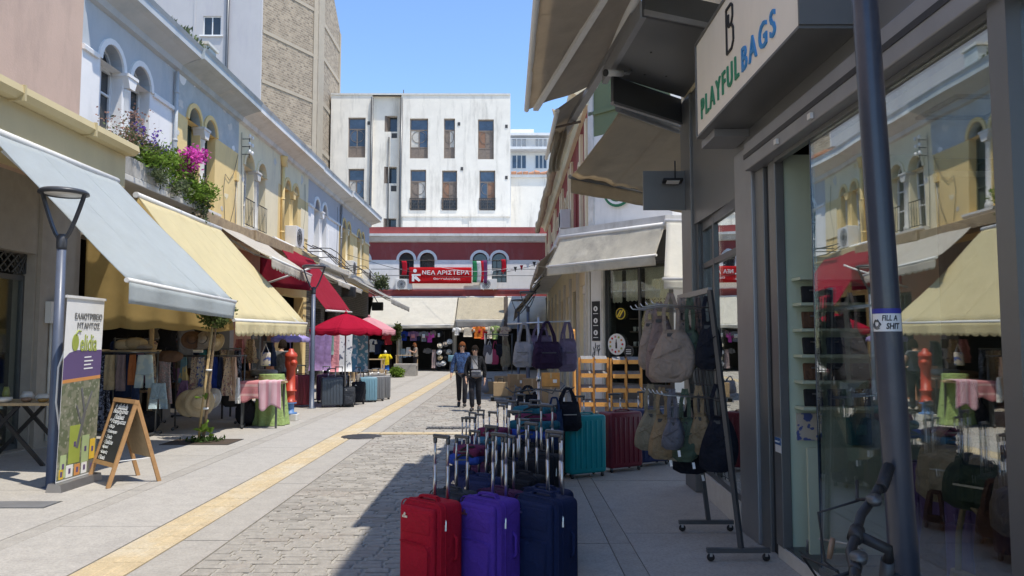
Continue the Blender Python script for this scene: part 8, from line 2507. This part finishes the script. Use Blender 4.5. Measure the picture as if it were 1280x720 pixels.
carton('cardboard box stacked on the wide low box', 646, .362, 23.0, (.5, .45, .36), .15)
carton('cardboard box farthest left in the pile by the bags', 628, 0, 24.5, (.5, .5, .6), .0)
carton('small dark box at the right front of the box pile', 697, 0, 20.5, (.42, .4, .42), .2, 'cloth_greige')
carton('orange tinted crate behind the bag stand', 688, .45, 21.5, (.5, .4, .38), .0, 'pine')
carton('low support box beneath the orange tinted crate', 688, 0, 21.5, (.5, .4, .44), .0, 'cardboard')
for i, (px, Y, s, lb) in enumerate(((626, 22.0, (.42, .2, .40), 'large brown paper bag on the small trolley'), (612, 25.0, (.34, .18, .40), 'tall brown paper bag behind the walking woman'))):
    z0 = .14 if i == 0 else 0
    c = V((PX(px, Y), Y, z0))
    t = thing('paper_bag', lb, 'paper bag', tuple(c), 'brown paper bags')
    MB().b2(c.x - s[0] / 2, c.x + s[0] / 2, Y - s[1] / 2, Y + s[1] / 2, z0, z0 + s[2]).build('sack', 'paper_bag', t, bevel=.01)
    for sy in (-1, 1):
        MB().tube([c + V((-.09, sy * s[1] * .45, s[2])), c + V((-.07, sy * s[1] * .4, s[2] + .1)), c + V((.07, sy * s[1] * .4, s[2] + .1)), c + V((.09, sy * s[1] * .45, s[2]))], .008, 5).build('handle', 'black_cloth', t)
t = thing('trolley', 'low black wheeled trolley under a paper bag', 'trolley', (PX(627, 22), 22, 0))
c = V((PX(627, 22), 22, 0))
MB().box(tuple(c + V((0, 0, .12))), (.62, .4, .03)).build('deck', 'dark_metal', t)
for sx in (-1, 1):
    for sy in (-1, 1):
        MB().lathe([(0, -.02), (.05, -.02), (.05, .02), (0, .02)], tuple(c + V((sx * .26, sy * .15, .05))), 12, m=Matrix.Rotation(R(90), 3, 'X')).build('wheel', 'black_rubber', t)
rack('dark rail of hand bags by the boxes', (PX(606, 26), 26, 0), (PX(640, 26), 26, 0), 1.95)
MT['bag_crimson'] = M('bag_crimson', (.33, .03, .09), .7, .1, 14)
MT['bag_white'] = M('bag_white', (.60, .56, .52), .7, .06, 14)
GH = 'hand bags on the far rail'
for px, z, w_, h, m, lb in ((610, 1.85, .32, .42, 'bag_greyb', 'dark speckled bag at the left end of the far rail'), (612, 1.7, .28, .5, 'bag_white', 'white shopper hanging on the far rail'), (619, 1.7, .26, .52, 'bag_crimson', 'crimson shopper next to the white one'), (624, 1.9, .26, .5, 'bag_navyb', 'black hand bag on the far rail'), (632, 1.85, .34, .75, 'bag_olive', 'long olive bag at the right end of the far rail')):
    tote('handbag', lb, (PX(px, 26), 25.9, z), w_, h, .14, m, 0, .25, GH)
tote('duffel_bag', 'pale grey bag on the ground by the walking woman', (PX(603, 24), 24, .62), .4, .4, .25, 'bag_greyl', 0, .12)

# ================================================================== SHOPS AT THE STREET END
def rx2(px): return at(px, 400, 43.7).x
def z2(py, Y=43.7): return at(560, py, Y).z
GE = 'cream awnings of the street end shops'
awning('wide plain cream awning at the left of the street end', (rx2(458), 45.85, 4.38), (rx2(569), 45.85, 4.38), (rx2(460), 43.6, 2.60), (rx2(568), 43.6, 2.66), 'awning_cream', val=.16, group=GE, arms=False)
awning('dusty cream awning with a hanging valance, middle of the street end', (rx2(570), 45.85, 4.38), (rx2(630.5), 45.85, 4.38), (rx2(570), 43.4, 2.92), (rx2(630), 43.4, 2.92), 'awning_dusty', val=.42, group=GE, arms=False, valmat='awning_grey')
awning('narrow cream awning at the right of the street end behind lamps', (rx2(634.5), 45.85, 4.38), (rx2(684), 45.85, 4.38), (rx2(634.5), 43.5, 2.75), (rx2(684), 43.5, 2.75), 'awning_cream', val=.3, group=GE, arms=False, valmat='awning_grey')
t = thing('signal_post', 'reddish brown square post between the two right cream awnings', 'post', (rx2(632.2), 44.2, 0))
MB().b2(rx2(632.2) - .12, rx2(632.2) + .12, 44.1, 44.3, 0, 4.3).build('shaft', 'wood_frame', t)
YS = 43.9
rack('rail of shirts under the wide cream awning', (rx2(500), YS, 0), (rx2(566), YS, 0), 2.42, r=.02)
GS2 = 'shirts and bags under the wide cream awning'
def sh2(px, ytop, ybot, wpx, kind, m, lb, Y=YS, print_=None):
    z = z2(ytop, Y)
    return garment(kind, lb, kind, (at(px, 400, Y).x, Y - .05, z), 0, wpx / F * Y, z - z2(ybot, Y), MT[m] if m in MT else m, GS2, .12, None, (print_, -.16, .22, .45) if print_ else None)
for a in ((486, 418, 431, 11, 'shirt', 'cloth_red', 'red T-shirt at the left end of the street end shops', YS, None), (466, 424, 440, 8, 'shirt', 'cloth_white', 'white shirt in the dark doorway left of the red T-shirt', 44.6, None), (473, 425, 443, 10, 'shirt', 'cloth_navy', 'dark navy shirt hanging left of the red T-shirt', 44.6, None),
          (486, 433, 462, 9, 'dress', 'cloth_black', 'long black dress under the red T-shirt', 44.3, None), (505.5, 414, 426, 8, 'shirt', 'cloth_blue', 'blue T-shirt on the street end rail', YS, 'cloth_navy'), (517, 414, 426, 10, 'shirt', 'cloth_purple', 'purple T-shirt with pink print on the street end rail', YS, 'cloth_pink'), (523, 415, 426, 6, 'shirt', 'cloth_navy', 'navy T-shirt beside the purple printed one', YS + .1, None),
          (530, 414, 427, 8, 'shirt', 'cloth_grey', 'grey top with a pale print on the street end rail', YS, 'cloth_white'), (537.5, 416, 428, 7, 'shirt', 'petal_magenta', 'bright pink top on the street end rail', YS, None), (542.5, 413, 422, 5, 'shirt', 'cloth_mauve', 'mauve top near the right end of the rail', YS, None), (549, 413, 423, 6, 'shirt', 'cloth_black', 'black top with white lettering print', YS, 'cloth_white'),
          (504, 436, 447, 8, 'shorts', 'cloth_denim', 'denim shorts standing under the blue T-shirt', 44.2, None), (511, 434, 446, 7, 'shorts', 'cloth_white', 'pale shorts beside the denim pair', 44.2, None), (543, 437, 460, 5, 'trousers', 'floral_grey', 'patterned leggings hanging in the dark shop', 44.0, None), (535, 435, 442, 6, 'shirt', 'cloth_grey', 'small grey top deep in the dark shop', 44.8, None)):
    sh2(*a)
for i, (px, py, m, lb) in enumerate(((550, 432, 'cloth_cream', 'cream cap, top left of the hat stand'), (557, 430, 'cloth_greige', 'grey cap, top of the hat stand'), (562, 427, 'cloth_white', 'white cap at the upper right of the hat stand'), (549, 440, 'cloth_white', 'white hat in the middle left of hat stand'), (556, 439, 'cloth_black', 'black hat in the middle of the hat stand'), (561, 440, 'cloth_cream', 'cream hat at the middle right of the hat stand'), (550, 447, 'cloth_beige', 'beige hat low on the hat stand'), (557, 447, 'cloth_black', 'black cap low on the hat stand'), (554, 454, 'cloth_white', 'white helmet shaped hat at the bottom of the hat stand'), (549, 455, 'cloth_grey', 'grey hat at the bottom left of the hat stand'))):
    c = at(px, py, 43.8)
    hat(lb, tuple(c), .17, m, (R(65), R(rnd.uniform(-25, 25))), m, 'black_cloth', .6)
t = thing('hat_stand', 'tall wire stand for caps at the street end', 'display rack', (rx2(555), 44.0, 0))
for px in (548, 555, 562):
    MB().tube([(rx2(px), 44.0, 0.02), (rx2(px), 44.0, 2.3)], .015, 6).build('post', 'iron', t)
MB().bar((rx2(546), 44.0, .03), (rx2(564), 44.0, .03), .3, .04).build('base', 'iron', t)
GT3 = 'blouses under the dusty cream awning'
for px, yt, yb, wp, m, lb in ((585, 409, 421, 14, 'cloth_cream', 'cream blouse left of the orange top'), (598.5, 408, 423, 14, 'cloth_orange', 'bright orange top at the street end'), (603.5, 410, 424, 8, 'cloth_red', 'dark red skirt behind the orange top'), (612, 408, 423, 8, 'cloth_cream', 'narrow cream blouse right of the orange top'), (619, 407, 424, 9, 'cloth_leafgreen', 'pale green blouse under the dusty awning'), (630, 408, 420, 14, 'floral_beige', 'patterned cream blouse at the right under the dusty awning'), (571, 409, 419, 7, 'cloth_white', 'white top at the gap between the two awnings')):
    if m == 'cloth_orange': cloth('cloth_orange', (.62, .17, .03))
    z = z2(yt, 43.2)
    garment('blouse', lb, 'shirt', (at(px, 400, 43.2).x, 43.2, z), 0, wp / F * 43.2, z - z2(yb, 43.2), m, GT3, .1, 'blouse')
t = thing('blue_bin', 'blue box shaped bin beside the hat stand', 'bin', (rx2(565), 43.4, 0))
MB().rbox((rx2(565.5), 43.4, .75), (.4, .35, .35), .04).build('tub', 'case_lightblue', t)
MB().b2(rx2(565.5) - .12, rx2(565.5) + .12, 43.3, 43.5, 0, .575).build('stand', 'iron', t)
# child size mannequin in a yellow number 7 shirt
mx = PX(482, 42.5); my = 42.5
t = thing('child_mannequin', 'child size mannequin in a yellow number 7 shirt and blue shorts', 'mannequin', (mx, my, 0))
cloth('kit_yellow', (.75, .58, .02)); cloth('kit_blue', (.02, .10, .40))
mb = MB(); drape(mb, (mx, my, 1.02), (1, 0, 0), (0, 1, 0), [(0, -.08, .08, .10), (-.03, -.20, .20, .16), (-.12, -.22, .22, .22), (-.58, -.22, .22, .24), (-.62, -.21, .21, .22)], 16, 1, .05)
for s in (-1, 1):
    mb.tube([(mx + s * .2, my, .96), (mx + s * .30, my, .82), (mx + s * .32, my, .74)], [.08, .08, .085], 8)
mb.build('shirt', 'kit_yellow', t)
mb = MB()
for s in (-1, 1):
    drape(mb, (mx + s * .11, my, .42), (1, 0, 0), (0, 1, 0), [(0, -.10, .10, .2), (-.30, -.12, .12, .22)], 12, 1, .05)
mb.build('shorts', 'kit_blue', t)
MB().tube([(mx, my, .0), (mx, my, .5)], .03, 8).lathe([(.16, 0), (.16, .03)], (mx, my, 0), 16).build('stand', 'iron', t)
MB().ball((mx, my, 1.12), (.075, .085, .10), 12).build('head', 'chalk', t)
lettering('7', t, 'black_paint', face((mx, my, 0), (1, 0, 0), (0, 1, 0)), 0, .76, .22, .13, bold=.03, align='CENTER', d=-.16)

# ================================================================== PEOPLE
def skin(name, joints, edges, mat, parent, root, sub=2):
    me = bpy.data.meshes.new(name)
    idx = {k: i for i, k in enumerate(joints)}
    off = parent.location
    me.from_pydata([tuple(V(j[0])) for j in joints.values()], [(idx[a], idx[b]) for a, b in edges], [])
    me.materials.append(MT[mat])
    o = bpy.data.objects.new(name, me)
    col.objects.link(o)
    o.parent = parent
    s = o.modifiers.new('skin', 'SKIN')
    s.use_smooth_shade = True
    for k, j in joints.items():
        r = j[1]
        v = me.skin_vertices[0].data[idx[k]]
        v.radius = (r, r) if not isinstance(r, tuple) else r
        v.use_root = (k == root)
    sb = o.modifiers.new('sub', 'SUBSURF')
    sb.levels = sub
    sb.render_levels = sub
    return o
def person(label, loc, rz, J, top, legs, hair, H=1.65, top_name='jacket', shoes='black_rubber', sleeves=True, hairlen=0.0, glasses=False, face_side=-1):
    """J: overrides for joints in local metres (front is -Y)"""
    t = thing('person', label, 'person', (0, 0, 0))
    k = H / 1.70
    P = dict(pelvis=(0, 0, .92), waist=(0, 0, 1.06), chest=(0, .01, 1.28), neckb=(0, .01, 1.43), neck=(0, -.0, 1.49), headb=(0, -.015, 1.555), head=(0, -.015, 1.62), crown=(0, 0, 1.68),
             shL=(.17, .01, 1.39), elL=(.23, .03, 1.12), wrL=(.24, -.06, .88), shR=(-.17, .01, 1.39), elR=(-.23, .03, 1.12), wrR=(-.24, -.06, .88),
             hipL=(.09, 0, .88), knL=(.10, -.02, .50), anL=(.10, .02, .09), toL=(.11, -.13, .035), hipR=(-.09, 0, .88), knR=(-.10, -.02, .50), anR=(-.10, .02, .09), toR=(-.11, -.13, .035))
    P.update(J)
    P = {a: tuple(c * k for c in b) for a, b in P.items()}
    body = {'pelvis': (P['pelvis'], .12), 'waist': (P['waist'], .115), 'chest': (P['chest'], (.15, .11)), 'neckb': (P['neckb'], .065), 'neck': (P['neck'], .052), 'headb': (P['headb'], (.068, .082)), 'head': (P['head'], (.076, .095)), 'crown': (P['crown'], .06)}
    E = [('pelvis', 'waist'), ('waist', 'chest'), ('chest', 'neckb'), ('neckb', 'neck'), ('neck', 'headb'), ('headb', 'head'), ('head', 'crown')]
    for s in 'LR':
        body.update({'sh' + s: (P['sh' + s], .055), 'el' + s: (P['el' + s], .042), 'wr' + s: (P['wr' + s], .03)})
        w0, e0 = V(P['wr' + s]), V(P['el' + s])
        d = (w0 - e0).normalized()
        pm = w0 + d * .055
        body['pa' + s] = (tuple(pm), (.022, .036))
        E += [('chest', 'sh' + s), ('sh' + s, 'el' + s), ('el' + s, 'wr' + s), ('wr' + s, 'pa' + s)]
        sd = V((0, -1, 0))
        for i, (off, ln) in enumerate(((-.028, .055), (-.010, .075), (.010, .08), (.028, .07))):
            q0 = pm + d * .03 + sd * off
            q1 = q0 + d * ln * .55 + V((-.008 if s == 'L' else .008, 0, 0))
            q2 = q1 + d * ln * .42 + V((-.018 if s == 'L' else .018, 0, 0))
            for nm, q, r in (('a', q0, .010), ('b', q1, .009), ('c', q2, .008)):
                body[f'f{s}{i}{nm}'] = (tuple(q), r)
            E += [('pa' + s, f'f{s}{i}a'), (f'f{s}{i}a', f'f{s}{i}b'), (f'f{s}{i}b', f'f{s}{i}c')]
        q0 = w0 + d * .03 + sd * .04
        body[f't{s}a'] = (tuple(q0), .011)
        body[f't{s}b'] = (tuple(q0 + d * .045 + sd * .012), .009)
        E += [('wr' + s, f't{s}a'), (f't{s}a', f't{s}b')]
        body.update({'hip' + s: (P['hip' + s], .085), 'kn' + s: (P['kn' + s], .055), 'an' + s: (P['an' + s], .04), 'to' + s: (P['to' + s], .035)})
        E += [('pelvis', 'hip' + s), ('hip' + s, 'kn' + s), ('kn' + s, 'an' + s), ('an' + s, 'to' + s)]
    b_ = skin('body', body, E, 'skin', t, 'pelvis', 1)
    jk = {'hem': (tuple(V(P['pelvis']) + V((0, 0, -.02))), (.165, .135)), 'waist': (P['waist'], (.15, .13)), 'chest': (P['chest'], (.175, .13)), 'neckb': (P['neckb'], .085)}
    EJ = [('hem', 'waist'), ('waist', 'chest'), ('chest', 'neckb')]
    for s in 'LR':
        jk.update({'sh' + s: (P['sh' + s], .072)})
        EJ += [('chest', 'sh' + s)]
        m = V(P['sh' + s]).lerp(V(P['el' + s]), .45)
        if sleeves:
            jk.update({'el' + s: (P['el' + s], .06), 'wr' + s: (tuple(V(P['el' + s]).lerp(V(P['wr' + s]), .92)), .045)})
            EJ += [('sh' + s, 'el' + s), ('el' + s, 'wr' + s)]
        else:
            jk['cu' + s] = (tuple(m), .065)
            EJ += [('sh' + s, 'cu' + s)]
    skin(top_name, jk, EJ, top, t, 'waist', 2)
    lg = {'pelvis': (tuple(V(P['pelvis']) + V((0, 0, .05))), (.155, .125))}
    EL = []
    for s in 'LR':
        lg.update({'hip' + s: (P['hip' + s], .098), 'kn' + s: (P['kn' + s], .073), 'an' + s: (P['an' + s], .06)})
        EL += [('pelvis', 'hip' + s), ('hip' + s, 'kn' + s), ('kn' + s, 'an' + s)]
    skin('trousers', lg, EL, legs, t, 'pelvis', 2)
    for s in 'LR':
        a, b = V(P['an' + s]), V(P['to' + s])
        hl = a + (a - b).normalized() * .05
        mb = MB().tube([V((hl.x, hl.y, a.z * .7)), V((a.x, a.y, a.z * .75)), a.lerp(b, .6) + V((0, 0, .0)), b, b + (b - a).normalized() * .03], [.035, .045, .045, .04, .02], 10)
        mb.build('shoe', shoes, t)
    h = V(P['head'])
    hm = MB()
    for i in range(9):
        for j in range(17):
            pass
    def hf(a, b):
        th = 2 * math.pi * a
        fr = math.sin(th)
        low = -.10 - hairlen if fr > -.35 else .028
        ph = math.pi / 2 * (1 - b)
        z = math.sin(ph) * .112 if b < .75 else None
        zz = .112 * math.cos(b * math.pi / 2 * .98)
        r = math.sin(b * math.pi / 2 * .98 + .02)
        zf = zz if fr < -.35 else zz - (.10 + hairlen) * b * b
        return h + V((.094 * r * math.cos(th), .112 * r * fr + .008, zf + .005))
    MB().grid(hf, 24, 8).build('hair', hair, t, solid=.012)
    f = -1
    for s in (-1, 1):
        MB().ball(h + V((s * .030, -.089, -.005)), (.011, .006, .007), 8).build('eye', 'black_paint', t)
        MB().ball(h + V((s * .079, .005, -.015)), (.012, .022, .030), 8).build('ear', 'skin', t)
    MB().ball(h + V((0, -.102, -.025)), (.011, .018, .022), 8).build('nose', 'skin', t)
    mk('lips', (.42, .16, .14), .5, .05) if 'lips' not in MT else None
    MB().ball(h + V((0, -.086, -.062)), (.022, .008, .006), 8).build('mouth', 'lips', t)
    if glasses:
        mb = MB()
        for s in (-1, 1):
            mb.rbox(h + V((s * .034, -.100, -.003)), (.05, .008, .034), .003)
            mb.bar(h + V((s * .058, -.098, .004)), h + V((s * .08, .01, .0)), .005, .006)
        mb.bar(h + V((-.012, -.101, .004)), h + V((.012, -.101, .004)), .006, .006)
        mb.build('sunglasses', 'black_paint', t)
    t.location = loc
    t.rotation_euler = (0, 0, rz)
    return t, k, P
MT['denim_jacket'] = MPAT('denim_jacket', (.015, .035, .10), (.03, .075, .20), 30, .9, .52, (.10, .16, .28))
walkA = dict(elL=(.25, .05, 1.13), wrL=(.28, -.03, .86), elR=(-.25, .0, 1.12), wrR=(-.29, -.08, .87), knL=(.07, -.19, .53), anL=(.06, -.16, .10), toL=(.07, -.30, .07), knR=(-.08, .04, .50), anR=(-.08, .20, .15), toR=(-.09, .09, .04))
walkB = dict(elL=(.24, .06, 1.12), wrL=(.25, .04, .85), elR=(-.24, .0, 1.12), wrR=(-.22, -.12, .88), knL=(.08, .04, .50), anL=(.08, .20, .15), toL=(.09, .09, .04), knR=(-.06, -.18, .53), anR=(-.05, -.15, .10), toR=(-.06, -.29, .06))
pa, _, _ = person('walking person with short red hair in a patterned blue denim jacket and dark trousers', (PX(578, 19.9), 19.9, 0), R(4), walkA, 'denim_jacket', 'cloth_dark', 'hair_red', 1.66, 'jacket', glasses=True)
pb2, kb, PB = person('walking person in black with sunglasses and a crossbody bag', (PX(594, 18.7), 18.7, 0), R(-6), walkB, 'cloth_black', 'cloth_dark', 'hair_dark', 1.57, 'jacket', hairlen=-.03, glasses=True)
mb = MB(); drape(mb, (0, 0, 0), (1, 0, 0), (0, 1, 0), [(0, -.09, .09, .02), (-.10, -.075, .075, .03), (-.32, -.09, .09, .03)], 12, 0, 0)
mb.xform(Matrix.Translation((0, -.125, 1.36)))
o_ = mb.build('blouse', 'cloth_grey'); o_.parent = pb2
bag = thing('crossbody_bag', 'small dark grey crossbody bag worn by the woman in black', 'bag', (0, 0, 0))
MB().rbox((.06, -.21, .93), (.25, .09, .17), .035, seg=3).build('pouch', 'bag_greyb', bag)
MB().bar((-.055, -.262, .98), (.17, -.262, .98), .01, .008).build('zip', 'chrome', bag)
MB().tube([(.16, -.18, .98), (.07, -.19, 1.15), (-.06, -.15, 1.33), (-.12, -.04, 1.40), (-.1, .10, 1.30), (.05, .14, 1.1), (.2, .05, .98), (.16, -.18, .98)], .009, 6).build('strap', 'black_cloth', bag)
bag.location = pb2.location; bag.rotation_euler = pb2.rotation_euler
cloth('shirt_slate', (.14, .15, .165))
person('man seen from behind in a dark slate shirt under the yellow awning', (PX(352, 18.4), 18.4, 0), R(172), dict(elL=(.24, -.08, 1.14), wrL=(.14, -.25, 1.08), elR=(-.24, -.08, 1.14), wrR=(-.14, -.25, 1.08), chest=(0, -.03, 1.27), head=(0, -.07, 1.60), headb=(0, -.05, 1.55), crown=(0, -.06, 1.67)), 'shirt_slate', 'cloth_dark', 'hair_dark', 1.74, 'shirt', sleeves=False)
person('person in a dark sleeveless dress looking down at their hands at street end', (PX(519.5, 42.0), 42.0, 0), R(-65), dict(elL=(.22, -.08, 1.14), wrL=(.10, -.25, 1.22), elR=(-.22, -.06, 1.14), wrR=(-.10, -.25, 1.25), head=(0, -.05, 1.60)), 'cloth_greige', 'cloth_dark', 'hair_red', 1.62, 'dress', sleeves=False, hairlen=.06)
